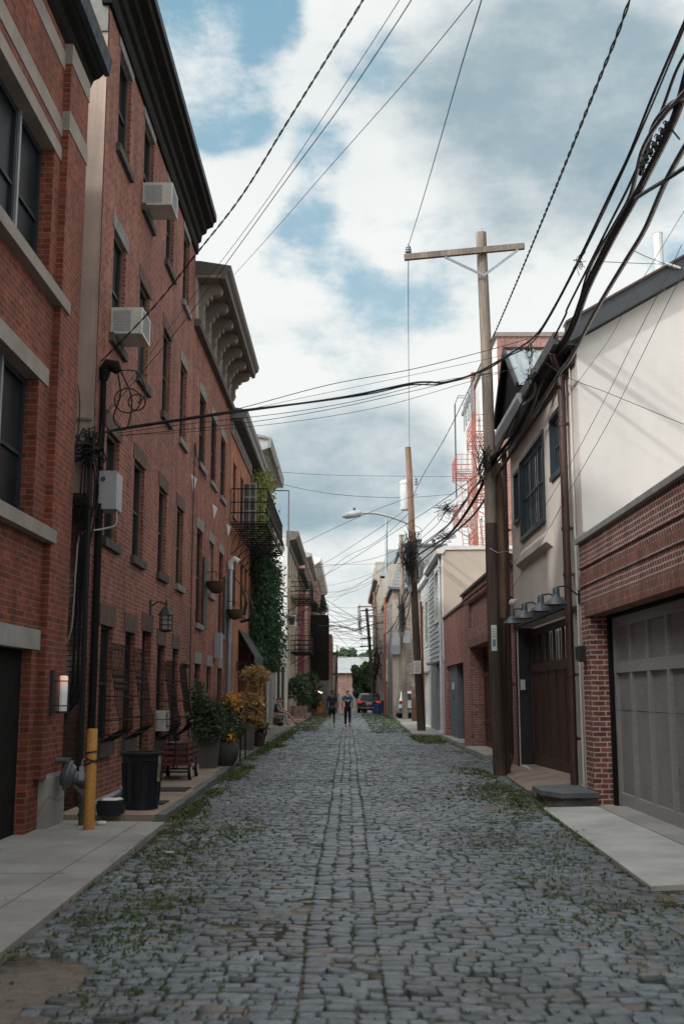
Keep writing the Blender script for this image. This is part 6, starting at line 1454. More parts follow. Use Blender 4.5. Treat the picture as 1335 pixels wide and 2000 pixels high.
m.tube(spline([(XL + .25, 15.66, 6.3), (XL + .3, 15.7, 5.95), (XL + .2, 15.75, 5.6), (XL + .38, 15.8, 5.45), (XL + .45, 15.8, 5.9), (XL + .3, 15.7, 6.3)], 6), .013, 5)
m.tube(spline([(XL + .25, 15.66, 6.3), (XL + .5, 15.9, 6.35), (XL + .62, 16.0, 6.05), (XL + .5, 16.0, 5.9)], 6), .011, 5)
tag(m.build('drip_loops', M_CABLE, None, True), 'coiled black drip loops of wire beside the weatherhead', 'cable loops')
tangle('cable_tangle', 'dark nest of cables in the gap beside the utility box', (XL - .05, 15.3, 5.05), 20, (.13, .05, .16), .012)
tangle('cable_tangle', 'rusty tangle of old wires low in the gap on the side wall', (XL - .25, 15.32, 4.2), 40, (.16, .03, .11), .006)
m = MB()
for k in range(6):
    x = XL - .12 + .03 * k; m.tube(spline([(x, 15.33, 5.0), (x - .02 + .02 * k, 15.33, 4.4), (x - .04, 15.34, 3.4), (x - .03 - .02 * (k % 2), 15.34, 2.2), (x - .06, 15.34, 1.6), (x - .16 - .05 * k, 15.34, 1.15)], 6), .014, 5)
m.tube(spline([(XL - .38, 15.33, 6.3), (XL - .22, 15.33, 5.9), (XL - .2, 15.33, 5.4), (XL - .25, 15.33, 5.0)], 6), .008, 4)
m.tube([(XL + .0, 15.36, 0), (XL - .02, 15.34, 4.9)], .045, 6)
tag(m.build('riser_cables', M_CABLE, None, True), 'bundle of black cables running down the dark side wall in the gap', 'cable')

# lit wall lantern on the near building
ln = thing('wall_lantern', 'lit cylinder wall lantern on the pier of the near brick building', 'lamp', (XL + .1, 13.3, 1.6))
lx, ly = XL + .235, 13.35
m = MB(); m.box(XL + .09, XL + .13, ly - .07, ly + .07, 1.36, 1.88); m.build('backplate', M_BLACKP, ln)
m = MB()
for z in (1.46, 1.75): m.tube([(lx + .08 * math.cos(t * .524), ly + .08 * math.sin(t * .524), z) for t in range(13)], .007, 4, False); m.bar((XL + .12, ly, z), (lx - .07, ly, z), .015, .015)
for a in (-1.9, -.3, 1.2): m.bar((lx + .08 * math.cos(a), ly + .08 * math.sin(a), 1.38), (lx + .08 * math.cos(a), ly + .08 * math.sin(a), 1.80), .009, .009)
m.lathe((lx, ly, 1.37), [(.08, 0), (.08, .025)], 14); m.build('cage', M_BLACKP, ln)
m, nt, b_ = new_mat('lit_glass_cylinder')
tc2 = N(nt, 'ShaderNodeTexCoord'); sz = N(nt, 'ShaderNodeSeparateXYZ'); nt.links.new(tc2.outputs['Object'], sz.inputs[0])
hot = ramp(nt, sz.outputs[2], .0, .18)      # the bulb sits in the upper half of the tube
cc_ = mixc(nt, hot, (.5, .55, .58), (1.0, .48, .27)); nt.links.new(cc_, b_.inputs['Emission Color']); nt.links.new(ramp(nt, hot, 0, 1, .14, .55), b_.inputs['Emission Strength'])
b_.inputs['Base Color'].default_value = (.6, .6, .6, 1); mlit = m
m = MB(); m.lathe((lx, ly, 1.396), [(.053, 0), (.053, .40), (.043, .415), (.01, .42)], 18); m.build('glass', mlit, ln, True)
ln.location = ln.location

# coach lantern
def coach(lab, x, y, z, s=1.0, side=1):
    l = thing('coach_lantern', lab, 'lamp', (XL, y, z))
    m = MB(); m.box(XL, XL + .03, y - .06 * s, y + .06 * s, z - .02, z + .22 * s); m.tube([(XL + .02, y, z + .12 * s), (XL + .12 * s, y, z + .2 * s), (x, y, z + .16 * s), (x, y, z + .1 * s)], .014 * s, 6); m.build('bracket', M_BLACKP, l)
    m = MB(); m.lathe((x, y, z), [(.13 * s, -.02 * s), (.12 * s, .0), (.05 * s, .11 * s), (.02 * s, .13 * s), (.012 * s, .22 * s), (.001, .23 * s)], 6)
    for k in range(6):
        a = k * 1.047; c0 = (x + .1 * s * math.cos(a), y + .1 * s * math.sin(a)); m.bar((*c0, z - .02 * s), (*c0, z - .26 * s), .014 * s, .014 * s)
    for zz in (-.1, -.18, -.26): m.lathe((x, y, z + zz * s), [(.104 * s, 0), (.104 * s, .012 * s), (.09 * s, .012 * s), (.09 * s, 0)], 6, False)
    m.lathe((x, y, z - .29 * s), [(.05 * s, 0), (.11 * s, .03 * s)], 6); m.build('cage', M_BLACKP, l)
    m = MB(); m.lathe((x, y, z - .255 * s), [(.085 * s, 0), (.088 * s, .23 * s)], 6); m.build('glass', pm('frosted_pane', (.32, .31, .29), rough=.3), l)
coach('black six sided coach lantern on the brick apartment house above the door', XL + .3, 20.3, 3.05, 1.15)
coach('small black coach lantern beside the shop awning', XL + .3, 36.3, 2.35, 1.2)

# downpipes / pots on house 3
m = MB(); m.tube([(XL + .1, 33.0, .1), (XL + .1, 33.0, 5.35)], .075, 10); dp = m.build('downpipe', M_GALV, b3, True)
m = MB(); m.tube([(XL + .1, 33.0, 5.3), (XL + .1, 33.0, 5.5), (XL + .22, 33.0, 5.62), (XL + .34, 33.0, 5.52)], .1, 10); m.build('vent_cap', M_WHITE, dp, True)
m = MB(); m.tube(spline([(XL + .05, 25.3, .6), (XL + .04, 25.3, 6.9), (XL + .06, 25.5, 7.15), (XL + .05, 26.2, 7.1), (XL + .05, 27.4, 6.95)], 6), .014, 4); m.build('wall_cable', M_CABLE, b3)
sh = MB(); sh.box(XL + .01, XL + .05, 27.5, 28.1, 3.2, 5.0); sh.build('shutter', M_DGREY, b3)
sh = MB(); sh.box(XL + .01, XL + .05, 32.15, 32.75, 3.2, 5.0); sh.build('shutter', M_DGREY, b3)
for (y, z, lab) in ((27.9, 4.35, 'hanging coir basket on the bracketed brick house, nearer one'), (32.7, 4.0, 'hanging coir basket by the grey downpipe, farther one')):
    t = thing('hanging_basket', lab, 'planter', (XL + .3, y, z)); m = MB()
    m.lathe((XL + .3, y, z), [(.03, -.24), (.14, -.2), (.22, -.1), (.26, .06), (.24, .06)], 14); m.build('basket', pm('coir', (.13, .075, .045), (.075, .045, .03), 9, .95, sc=(1, 1, 4)), t, True)
    m = MB(); m.tube([(XL, y, z + .3), (XL + .3, y, z + .32)], .012, 4)
    for a in range(4): m.tube([(XL + .3 + .25 * math.cos(a * 1.57), y + .25 * math.sin(a * 1.57), z + .06), (XL + .3, y, z + .3)], .005, 3)
    m.build('hanger', M_IRON, t)
t = thing('meter_box', 'grey meter box above the ground floor windows of the bracketed house', 'box', (XL, 30.4, 2.7)); m = MB(); m.box(XL, XL + .18, 30.2, 30.55, 2.55, 3.25); m.build('housing', M_GREYP, t)
# scrolled window guards on the orange house
for y in (34.9, 37.4):
    m = MB()
    for k in range(7):
        yy = y - .4 + k * .14; m.tube([(XL, yy, 5.3), (XL + .25, yy, 5.0), (XL + .42, yy, 4.5), (XL + .35, yy, 4.1), (XL, yy, 4.0)], .014, 4)
    for (x, z) in ((XL + .25, 5.0), (XL + .42, 4.5)): m.bar((x, y - .42, z), (x, y + .46, z), .02, .02)
    m.build('window_guard', M_IRON, b4)

# ------------------------------------------------------------------ street-level props, left
bo = thing('bollard', 'yellow steel bollard with a black chain in front of the gas meter', 'bollard', (-3.035, 13.3, 0))
m = MB(); m.lathe((-3.035, 13.3, 0), [(.066, .03), (.064, .2), (.062, 1.18), (.055, 1.19), (.001, 1.19)], 18); m.build('post', pm('yellow_paint_rusted', (.55, .27, .06), (.42, .2, .05), 3, .6, sc=(1, 1, .5), speck=.3), bo, True)
m = MB()
for zz, tl in ((.92, .01), (.83, -.02), (.8, .03)): m.tube([(-3.035 + .072 * math.cos(t * .524), 13.3 + .072 * math.sin(t * .524), zz + tl * math.cos(t * .524)) for t in range(13)], .010, 4, False)
m.build('chain', M_IRON, bo)
m = MB(); m.box(-3.15, -3.10, 13.20, 13.26, .60, .76); m.tube([(-3.13, 13.23, .76), (-3.12, 13.23, .84), (-3.09, 13.24, .84)], .008, 4); m.build('lock_box', M_GREYP, bo)
gm_ = thing('gas_meter', 'grey gas regulator and piping beside the yellow bollard', 'gas meter', (-3.35, 13.75, 0))
M_GAS = pm('gas_grey', (.11, .125, .135), (.085, .095, .105), 5, .45)
m = MB(); m.tube([(-3.56, 13.7, .8), (-3.38, 13.7, .8)], .035, 8); m.tube([(-3.4, 13.69, .8), (-3.4, 13.69, .72), (-3.4, 13.69, .56)], .05, 8); m.build('inlet_pipe', M_GAS, gm_, True)
m = MB(); c0 = Vector((-3.40, 13.7, .62)); ax = Vector((.95, .1, -.25)).normalized()
m.tube([c0 - ax * .09, c0 - ax * .06, c0 - ax * .02, c0 - ax * .015, c0 + ax * .015, c0 + ax * .02, c0 + ax * .07, c0 + ax * .08, c0 + ax * .22, c0 + ax * .235, c0 + ax * .24], [.08, .13, .15, .185, .185, .15, .12, .075, .075, .065, .01], 18)
m.build('regulator', M_GAS, gm_, True)
m = MB(); m.tube(spline([(-3.33, 13.7, .5), (-3.27, 13.7, .45), (-3.22, 13.7, .38), (-3.22, 13.7, .2), (-3.22, 13.7, .03)], 4), .038, 8)
for z in (.34, .24, .14): m.lathe((-3.22, 13.7, z), [(.052, 0), (.052, .04)], 8)
m.build('outlet_pipe', pm('dark_pipe', (.05, .055, .05), (.09, .075, .05), 6, .5), gm_, True)
m = MB(); m.tube([(-3.12, 13.9, .03), (-3.12, 13.9, .35), (-3.2, 13.95, .5)], .02, 6); m.build('thin_pipe', M_CORN, gm_)

tcn = thing('trash_can', 'large black plastic rubbish bin on the left pavement', 'bin', (-2.76, 15.0, .1))
cx0, cy0 = -2.74, 14.98
m = MB(); pr = [(.215, .10), (.225, .11), (.235, .3), (.255, .72), (.262, .79), (.285, .80), (.29, .83), (.28, .845), (.255, .84), (.25, .8), (.21, .15), (.01, .14)]
m.lathe((cx0, cy0, 0), pr, 28, False); m.build('body', pm('black_plastic', (.010, .011, .014), (.014, .016, .02), 3, .55, speck=.1, spec=.3), tcn, True)
m = MB()
for s_ in (-1, 1): m.tube([(cx0 + .29 * math.cos(s_ * .0 - 1.2 + .22 * k), cy0 + .29 * math.sin(-1.2 + .22 * k), .735) for k in range(-1, 3)], .014, 5)
for k in range(9): a = -2.9 + k * .5; m.bar((cx0 + .232 * math.cos(a), cy0 + .232 * math.sin(a), .2), (cx0 + .262 * math.cos(a), cy0 + .262 * math.sin(a), .7), .03, .012)
m.build('handle', MATS['black_plastic'], tcn)
m = MB(); 
for (z0_, z1_, mt_) in ((.46, .8, 0),):
    A_ = [(cx0 + (.262 + .0) * math.cos(-.55 + .1 * k), cy0 + .262 * math.sin(-.55 + .1 * k)) for k in range(4)]
    for k in range(3): m.face([(*A_[k], z0_), (*A_[k + 1], z0_), (A_[k + 1][0] + .012, A_[k + 1][1], z1_), (A_[k][0] + .012, A_[k][1], z1_)])
m.build('sticker', pm('blue_yellow_sticker', (.03, .07, .2), (.4, .3, .05), 14, .5), tcn)
pp = thing('drain_pipe', 'loose grey drain pipe lying on the pavement against the wall', 'pipe', (-3.2, 14.8, .1)); m = MB(); m.tube([(-3.3, 14.5, .16), (-3.15, 15.1, .24), (-3.08, 15.3, .28)], .055, 10); m.tube([(-3.09, 15.27, .275), (-3.06, 15.36, .29)], .075, 10); m.build('tube', M_GREYM, pp, True)
bg_ = thing('black_case', 'small black box with white crumpled paper next to the bollard', 'box', (-2.96, 14.3, .1)); m = MB(); m.prism([(-3.12, .105), (-2.85, .105), (-2.82, .22), (-2.84, .28), (-3.13, .28), (-3.14, .22)], 'y', 14.1, 14.42); m.build('case', MATS['black_plastic'], bg_)
m = MB(); m.ball((-3.0, 14.25, .28), .09, 7, 4, 1.3, .8, .35); m.ball((-2.9, 14.3, .285), .06, 6, 4, 1, 1, .4); m.build('paper', M_WHITE, bg_)
m = MB(); m.ball((-2.98, 13.7, .06), .06, 6, 4, 1.2, .7, .5); tag(m.build('litter', M_WHITE, None), 'crumpled white litter on the concrete apron by the bollard', 'litter')
m = MB(); m.box(-1.86, -1.78, 11.6, 11.66, .0, .012); tag(m.build('litter', M_WHITE, None), 'small flat white scrap on the cobbles by the left apron', 'litter')
for (x, y, w_, l_, lab) in ((-2.78, 17.9, .5, .7, 'dark rubber mat farther along the left pavement near the wagon'), (-2.68, 15.75, .3, .5, 'dark mat just behind the black bin')):
    m = MB(); m.box(x - w_ / 2, x + w_ / 2, y - l_ / 2, y + l_ / 2, .101, .116); tag(m.build('floor_mat', pm('dark_mat', (.035, .025, .022), rough=.9), None), lab, 'mat')

# wagon
wg = thing('garden_wagon', 'red wooden slatted pull wagon with white wheels on the left pavement', 'wagon', (-3.0, 20.4, .1))
M_WR = pm('dark_red_wood', (.11, .02, .018), (.07, .018, .016), 5, .5)
m = MB(); m.box(-3.28, -2.82, 19.7, 21.0, .36, .40)
m.build('bed', M_WR, wg)
m = MB()
for z in (.45, .55, .65):
    for x in (-3.28, -2.83): m.box(x, x + .02, 19.7, 21.0, z, z + .06)
    for y in (19.7, 20.98): m.box(-3.27, -2.82, y, y + .02, z, z + .06)
for x in (-3.26, -2.84):
    for y in (19.75, 20.3, 20.9): m.box(x - .005, x + .035, y, y + .04, .38, .73)
m.build('rail', M_WR, wg)
for (x, y) in ((-2.80, 19.95), (-2.80, 20.8), (-3.32, 19.95), (-3.32, 20.8)):
    m = MB(); m.tube([(x - .025, y, .235), (x + .025, y, .235)], .135, 18); wh = m.build('wheel', M_IRON, wg)
    m = MB(); m.tube([(x + .0, y, .235), (x + .03, y, .235)], .095, 16); m.tube([(x - .03, y, .235), (x + .0, y, .235)], .095, 16); m.build('rim', M_AC, wh)
m = MB(); m.tube([(-3.05, 19.7, .3), (-3.0, 19.45, .5), (-2.95, 19.3, 1.15)], .012, 5); m.tube([(-3.02, 19.3, 1.15), (-2.88, 19.3, 1.15)], .012, 5); m.build('handle', M_IRON, wg)
m = MB(); m.tube([(-3.3, 19.95, .235), (-2.8, 19.95, .235)], .015, 5); m.tube([(-3.3, 20.8, .235), (-2.8, 20.8, .235)], .015, 5); m.build('axle', M_IRON, wg)
tb = thing('wash_tub', 'dark oval tub resting in the wagon', 'tub', (-3.05, 20.3, .42)); m = MB(); m.lathe((-3.05, 20.3, .42), [(.15, 0), (.19, .3), (.2, .3), (.2, .32), (.17, .3), (.13, .03)], 16, False, 1, 1.6); m.build('basin', M_DGREY, tb, True)
bk_ = thing('bicycle', 'dark bicycle leaning on the wall behind the wagon', 'bicycle', (-3.45, 21.9, .1))
m = MB()
for y in (21.4, 22.45): m.tube([(-3.45 + .02 * math.cos(t * .4), y + .32 * math.cos(t * .3927), .44 + .32 * math.sin(t * .3927)) for t in range(17)], .015, 4, False)
m.build('wheel', M_IRON, bk_)
m = MB()
for a, b in (((21.4, .44), (21.55, .95)), ((21.55, .9), (22.1, .88)), ((21.6, .75), (21.95, .42)), ((21.95, .42), (22.12, .98)), ((21.95, .42), (22.45, .44)), ((22.45, .44), (22.1, .88))): m.tube([(-3.43, a[0], a[1]), (-3.43, b[0], b[1])], .015, 5)
m.tube([(-3.6, 21.52, 1.02), (-3.43, 21.55, .98), (-3.2, 21.52, 1.04)], .012, 5); m.build('frame', M_IRON, bk_); m = MB(); m.box(-3.5, -3.38, 22.0, 22.25, .97, 1.01); m.build('saddle', M_IRON, bk_)

# planters and shrubs
def leaves(mb, c, r, n, s, flat=.0):
    for _ in range(n):
        d = Vector((rnd.gauss(0, 1), rnd.gauss(0, 1), rnd.gauss(0, 1))).normalized() * (rnd.random() ** .45)
        k = 1 + .22 * math.sin(d.x * 9 + c[2] * 5) * math.sin(d.z * 8 + c[0]) + (.28 * rnd.random() if rnd.random() < .12 else 0)
        mb.leaf((c[0] + d.x * r[0] * k, c[1] + d.y * r[1] * k, c[2] + d.z * r[2] * k), s * rnd.uniform(.6, 1.25), None, flat)
def stems(mb, c, zb, r, n):
    for _ in range(n):
        a = rnd.random() * 6.28; mb.tube([(c[0], c[1], zb), (c[0] + r * .4 * math.cos(a), c[1] + r * .4 * math.sin(a), (zb + c[2]) / 2), (c[0] + r * math.cos(a), c[1] + r * math.sin(a), c[2] + r * .6)], [.012, .009, .004], 4)
M_POTG = pm('dark_grey_pot', (.07, .068, .065), (.05, .05, .048), 2, .7); M_POTC = pm('concrete_pot', (.13, .125, .118), (.095, .09, .085), 2, .85)
t = thing('potted_shrub', 'tall dark shrub in a square grey planter beside the wagon', 'potted plant', (-2.95, 23.3, .1))
m = MB(); m.prism([(-3.13, .1), (-2.72, .1), (-2.66, .86), (-3.19, .86)], 'y', 23.0, 23.5); m.build('planter', M_POTC, t)
m = MB(); leaves(m, (-2.95, 23.2, 1.12), (.36, .42, .42), 1500, .045); leaves(m, (-3.12, 23.3, 1.5), (.17, .25, .42), 600, .04); leaves(m, (-2.72, 23.0, 1.1), (.25, .3, .38), 700, .045); leaves(m, (-2.85, 22.9, .8), (.38, .3, .2), 500, .045); m.build('foliage', M_GREEN, t)
m = MB(); stems(m, (-2.92, 23.2, 1.4), .85, .35, 14); m.build('stem', M_BARK, t)
t = thing('potted_flowers', 'orange and yellow flowers in a round dark pot', 'potted plant', (-2.62, 24.0, .1))
m = MB(); m.lathe((-2.60, 23.85, .1), [(.16, 0), (.24, .12), (.28, .28), (.26, .42), (.22, .5), (.24, .52), (.2, .48)], 18, False); m.build('pot', M_POTG, t, True)
m = MB(); leaves(m, (-2.6, 23.85, .75), (.28, .28, .22), 420, .045); leaves(m, (-2.62, 24.1, 1.15), (.25, .3, .4), 420, .05); m.build('foliage', M_GREEN, t)
m = MB(); leaves(m, (-2.50, 23.7, .68), (.14, .15, .14), 120, .04); leaves(m, (-2.58, 24.2, 1.5), (.26, .25, .14), 190, .042); leaves(m, (-2.42, 24.2, 1.3), (.12, .2, .25), 60, .042); leaves(m, (-2.55, 23.8, 1.35), (.3, .2, .1), 30, .035); m.build('blossom', M_ORANGE, t)
bch = thing('bench', 'low black tubular iron bench beyond the flower pots', 'bench', (-2.6, 26, .1))
for y in (25.2, 26.4): m = MB(); m.tube([(-2.42, y, .1), (-2.42, y, .72), (-2.46, y, .8), (-2.56, y, .82), (-2.9, y, .82), (-2.98, y, .78), (-3.0, y, .1)], .018, 6); m.build('frame', M_IRON, bch)
m = MB()
for k in range(6): m.box(-2.98 + k * .09, -2.92 + k * .09, 25.2, 26.4, .5, .53)
m.build('seat', M_IRON, bch)
t = thing('potted_grass', 'grassy plant in a long concrete trough behind the bench', 'potted plant', (-2.95, 27.6, .1)); m = MB(); m.box(-3.35, -2.75, 27.2, 28.2, .1, .5); m.build('trough', M_POTC, t)
m = MB()
for _ in range(380):
    a = rnd.random() * 6.28; l = rnd.uniform(.3, .6); x, y = -3.0 + rnd.gauss(0, .12), 27.6 + rnd.gauss(0, .3); w_ = .012; dx, dy = math.cos(a), math.sin(a)
    m.face([(x - dy * w_, y + dx * w_, .5), (x + dy * w_, y - dx * w_, .5), (x + dx * l * .4, y + dy * l * .4, .5 + l * .8), (x + dx * l * .8, y + dy * l * .8, .5 + l * .55)])
m.build('foliage', M_GREEN, t)
t = thing('potted_topiary', 'tall golden leaved shrub in a dark square planter by the awning', 'potted plant', (-2.95, 30.6, .1))
m = MB(); m.prism([(-2.99, .1), (-2.6, .1), (-2.56, .72), (-3.03, .72)], 'y', 30.4, 30.85); m.build('planter', M_POTC, t)
m = MB(); leaves(m, (-2.58, 31.0, 2.15), (.42, .45, .24), 1300, .045); leaves(m, (-2.6, 31.0, 1.82), (.24, .35, .25), 600, .045); leaves(m, (-2.68, 31.0, 1.38), (.42, .45, .3), 1300, .045); leaves(m, (-2.62, 31.0, .95), (.4, .45, .32), 1200, .045); leaves(m, (-2.38, 31, 2.05), (.22, .3, .15), 300, .045); m.build('foliage', M_GOLD, t)
m = MB(); m.tube([(-2.8, 30.7, .5), (-2.62, 31.0, 2.1)], .035, 6); stems(m, (-2.62, 31, 1.3), .6, .35, 16); stems(m, (-2.58, 31, 2.0), 1.6, .3, 12); m.build('stem', M_BARK, t)
for (x, y, s_, lab) in ((-2.6, 32.6, .3, 'low dark plant in a wooden tub beyond the golden shrub'), (-2.9, 34.2, .35, 'dark green plant at the foot of the ivy')):
    t = thing('potted_plant', lab, 'potted plant', (x, y, .1)); m = MB(); m.lathe((x, y, .1), [(.15, 0), (.22, .35), (.2, .36)], 12); m.build('pot', M_BARK, t); m = MB(); leaves(m, (x, y, .6), (s_, s_, s_ * .8), 420, .06); m.build('foliage', M_GREEN, t)
mb_ = thing('mailbox', 'blue street mailbox beside the grey downpipe', 'mailbox', (-3.2, 31.2, .1))
m = MB(); pr_ = [(-3.55, .45), (-2.98, .45), (-2.98, 1.3)] + [(-3.265 + .285 * math.cos(a), 1.3 + .22 * math.sin(a)) for a in np.linspace(0, math.pi, 9)] + [(-3.55, 1.3)]
m.prism(pr_, 'y', 31.4, 32.0); m.build('body', pm('navy_blue_paint', (.016, .035, .085), (.012, .028, .065), 4, .45), mb_)
m = MB()
for x in (-3.5, -3.03):
    for y in (31.43, 31.93): m.box(x - .02, x + .03, y, y + .04, .1, .46)
m.build('leg', M_IRON, mb_)

# farther left plants
def bush(lab, x, y, z, r, n, mat, s=.09, pot=None):
    t = thing('potted_bush' if pot else 'bush', lab, 'plant', (x, y, .1)); m = MB(); leaves(m, (x, y, z), r, n, s); m.build('foliage', mat, t)
    m = MB(); stems(m, (x, y, z), .1, r[0] * .7, 10); m.build('stem', M_BARK, t)
    if pot: m = MB(); m.box(x - pot, x + pot, y - pot, y + pot, .1, .1 + pot * 1.5); m.build('pot', pm('painted_box', (.3, .2, .15), (.12, .08, .07), 4, .8), t)
bush('round leafy bush in a painted wooden planter beyond the seated people', -3.05, 68.5, 2.0, (.75, .8, .75), 1500, M_GREEN, .1, .5)
bush('small pale bush beside the painted planter', -2.8, 71.5, 1.3, (.45, .5, .6), 500, M_IVY, .09)
bush('tall wispy bush against the dark red house', -2.85, 81, 2.0, (.9, 1.5, 1.2), 1500, M_GREEN, .11)
bush('low dark bush past the wispy bush', -2.6, 88, 1.2, (.6, 1.5, .8), 800, M_IVY, .11)
t = thing('potted_conifer', 'small cone shaped conifer on top of the black porch', 'potted plant', (-2.6, 108, 9.1)); m = MB()
for k in range(7): leaves(m, (-2.45, 107, 9.5 + k * .24), (.55 - k * .07, .55 - k * .07, .18), 160, .11)
m.build('foliage', M_IVY, t); m = MB(); m.lathe((-2.45, 107, 9.1), [(.2, 0), (.28, .35)], 8); m.build('pot', M_WHITE, t)
t = thing('potted_bush', 'round dark bush on top of the black porch beside the conifer', 'plant', (-3.3, 108, 9.1)); m = MB(); leaves(m, (-3.3, 107.2, 9.9), (.35, .4, .6), 350, .12); m.build('foliage', M_IVY, t); m = MB(); m.lathe((-3.3, 107.2, 9.1), [(.2, 0), (.26, .3)], 8); m.build('pot', M_WHITE, t)
t = thing('string_lights', 'short string of warm lights over the street side plants', 'lights', (-3, 86, 3)); m = MB(); pts_ = spline([PY(616, 1348, 86), PY(622, 1351, 86), PY(628, 1353, 86)], 5); m.tube(pts_, .01, 3); m.build('wire', M_CABLE, t)
m = MB()
for p in pts_[::2]: m.ball(p, .06, 6, 4)
m.build('bulb', emit('warm_bulb', (1, .65, .35), 2.0), t)
t = thing('wall_lamp', 'small round white wall lamp on the dark red house', 'lamp', (XL + .2, 83, 2.8)); m = MB(); c0 = PY(586, 1326, 82); m.ball(c0, .12, 8, 6); m.build('globe', M_WHITE, t, True); m = MB(); m.tube([(XL, 82, c0[2]), c0], .02, 4); m.build('arm', M_IRON, t)
t = thing('traffic_barrel', 'orange barrel at the far end of the left side', 'barrel', (-2.2, 94, 0)); c0 = PY(628, 1385, 94); m = MB(); m.lathe((c0[0] - .2, 94, -.1), [(.3, 0), (.27, 1.0), (.2, 1.05)], 12); m.build('body', pm('orange_plastic', (.6, .2, .05), (.5, .16, .04), 3, .5), t)
t = thing('far_fence', 'grey panel and brick pier below the black porch', 'fence', (-2.5, 104, 0)); m = MB(); m.box(-2.9, -1.9, 104.5, 104.8, -.5, 2.8); m.build('panel', M_GREYC, t); m = MB(); m.box(-1.9, -1.55, 104.4, 104.9, -.5, 2.9); m.build('pier', M_CONC, t)

# ------------------------------------------------------------------ vehicles
def car_mesh(m, x0, w, y0, l, z, prof):
    """side profile (y along the car, z) extruded over the width with tumblehome"""
    n = len(prof); V = []
    for k, (fx) in enumerate((0, .06, .94, 1)):
        for (yy, zz) in prof:
            inset = .0 if zz < .95 else (zz - .95) * .22
            xx = x0 + w * fx; c = x0 + w / 2
            if k in (0, 3): xx = c + (xx - c) * (1 - .0)
            sgn = -1 if fx < .5 else 1
            dz = -.05 if k in (0, 3) and zz > 1.3 else 0
            V.append((xx - sgn * inset, y0 + yy * l + (.03 if k in (0, 3) and yy < .1 else 0), z + zz + dz))
    F = []
    for k in range(3):
        for i in range(n): j = (i + 1) % n; F.append((k * n + i, k * n + j, (k + 1) * n + j, (k + 1) * n + i))
    F += [tuple(range(n))[::-1], tuple(range(3 * n, 4 * n))]
    m.add(V, F, .5)
def paint(name, c, rough=.25):
    m, nt, b = new_mat(name); b.inputs['Base Color'].default_value = c4(c); b.inputs['Roughness'].default_value = rough; b.inputs['Coat Weight'].default_value = .6
    nt.links.new(ramp(nt, noise(nt, 3, 3, .5), .3, .7, rough * .8, rough * 1.3), b.inputs['Roughness']); return m
SUVP = [(.0, .45), (.0, .75), (.005, 1.02), (.05, 1.12), (.12, 1.66), (.16, 1.74), (.5, 1.77), (.63, 1.70), (.76, 1.1), (.97, .98), (1.0, .75), (1.0, .4), (.9, .3), (.1, .3), (.02, .36)]
def suv(name, lab, x0, y0, z, body, lights):
    W, Lg = 2.0, 4.9
    t = thing(name, lab, 'car', (x0 + W / 2, y0 + Lg / 2, z))
    m = MB(); car_mesh(m, x0, W, y0, Lg, z, SUVP); m.build('body', body, t, True)
    m = MB()
    def rq(u, zz): # point on the sloping tailgate
        yy = .05 + (.12 - .05) * (zz - 1.12) / .54; ins = (zz - .95) * .22
        return (x0 + ins + (W - 2 * ins) * u, y0 + yy * Lg - .02, z + zz)
    m.face([rq(.1, 1.16), rq(.9, 1.16), rq(.87, 1.6), rq(.13, 1.6)]); m.build('rear_window', M_GLASS, t)
    m = MB()
    for s_ in (0, 1):
        X_ = x0 - .012 + s_ * (W + .024)
        for (a, b) in ((.2, .36), (.38, .52), (.54, .66)):
            ins = lambda zz: (zz - .95) * .22 * (1 if s_ == 0 else -1)
            m.face([(X_ + ins(1.15), y0 + a * Lg, z + 1.15), (X_ + ins(1.15), y0 + b * Lg, z + 1.15), (X_ + ins(1.6), y0 + (b - .02) * Lg, z + 1.6), (X_ + ins(1.6), y0 + a * Lg, z + 1.6)])
    m.build('side_window', M_GLASS, t)
    for s_ in (0, 1):
        m = MB(); xa = x0 + .03 if s_ == 0 else x0 + W - .38; m.box(xa, xa + .35, y0 - .025, y0 + .12, z + .92, z + 1.12); m.build('taillight', lights, t)
    m = MB(); m.box(x0 + .75, x0 + 1.25, y0 - .03, y0 + .02, z + .82, z + .98); m.build('number_plate', M_AC, t)
    m = MB(); m.box(x0 + .35, x0 + W - .35, y0 - .02, y0 + .02, z + 1.05, z + 1.1); m.build('chrome_strip', M_GALV, t)
    m = MB(); m.box(x0 + .02, x0 + W - .02, y0 - .06, y0 + .1, z + .45, z + .66); m.build('bumper', M_DGREY, t); m = MB(); m.box(x0 + .2, x0 + W - .2, y0 - .07, y0 + .0, z + .46, z + .53); m.build('bumper_trim', M_GALV, t)
    m = MB(); m.bar((x0 + .28, y0 + .8, z + 1.8), (x0 + .28, y0 + 3.0, z + 1.8), .05, .05); m.bar((x0 + W - .28, y0 + .8, z + 1.8), (x0 + W - .28, y0 + 3.0, z + 1.8), .05, .05); m.build('roof_rail', M_GALV, t)
    for x in (x0 + .14, x0 + W - .14):
        for y in (y0 + .95, y0 + 3.95):
            m = MB(); m.tube([(x - .12, y, z + .36), (x + .12, y, z + .36)], .37, 18); wh = m.build('wheel', M_CORN, t, True); m = MB(); m.tube([(x - .13, y, z + .36), (x + .13, y, z + .36)], .22, 12); m.build('rim', M_GREYM, wh)
M_TAIL = pm('tail_red', (.5, .02, .02), (.4, .02, .02), 3, .3)
M_TAIL.node_tree.nodes['Principled BSDF'].inputs['Emission Color'].default_value = (1, .1, .05, 1); M_TAIL.node_tree.nodes['Principled BSDF'].inputs['Emission Strength'].default_value = .3
suv('parked_car', 'black sport utility car with lit red tail lights on the far cobbles', .80, 97.5, -.12, paint('black_car_paint', (.012, .012, .014)), M_TAIL)
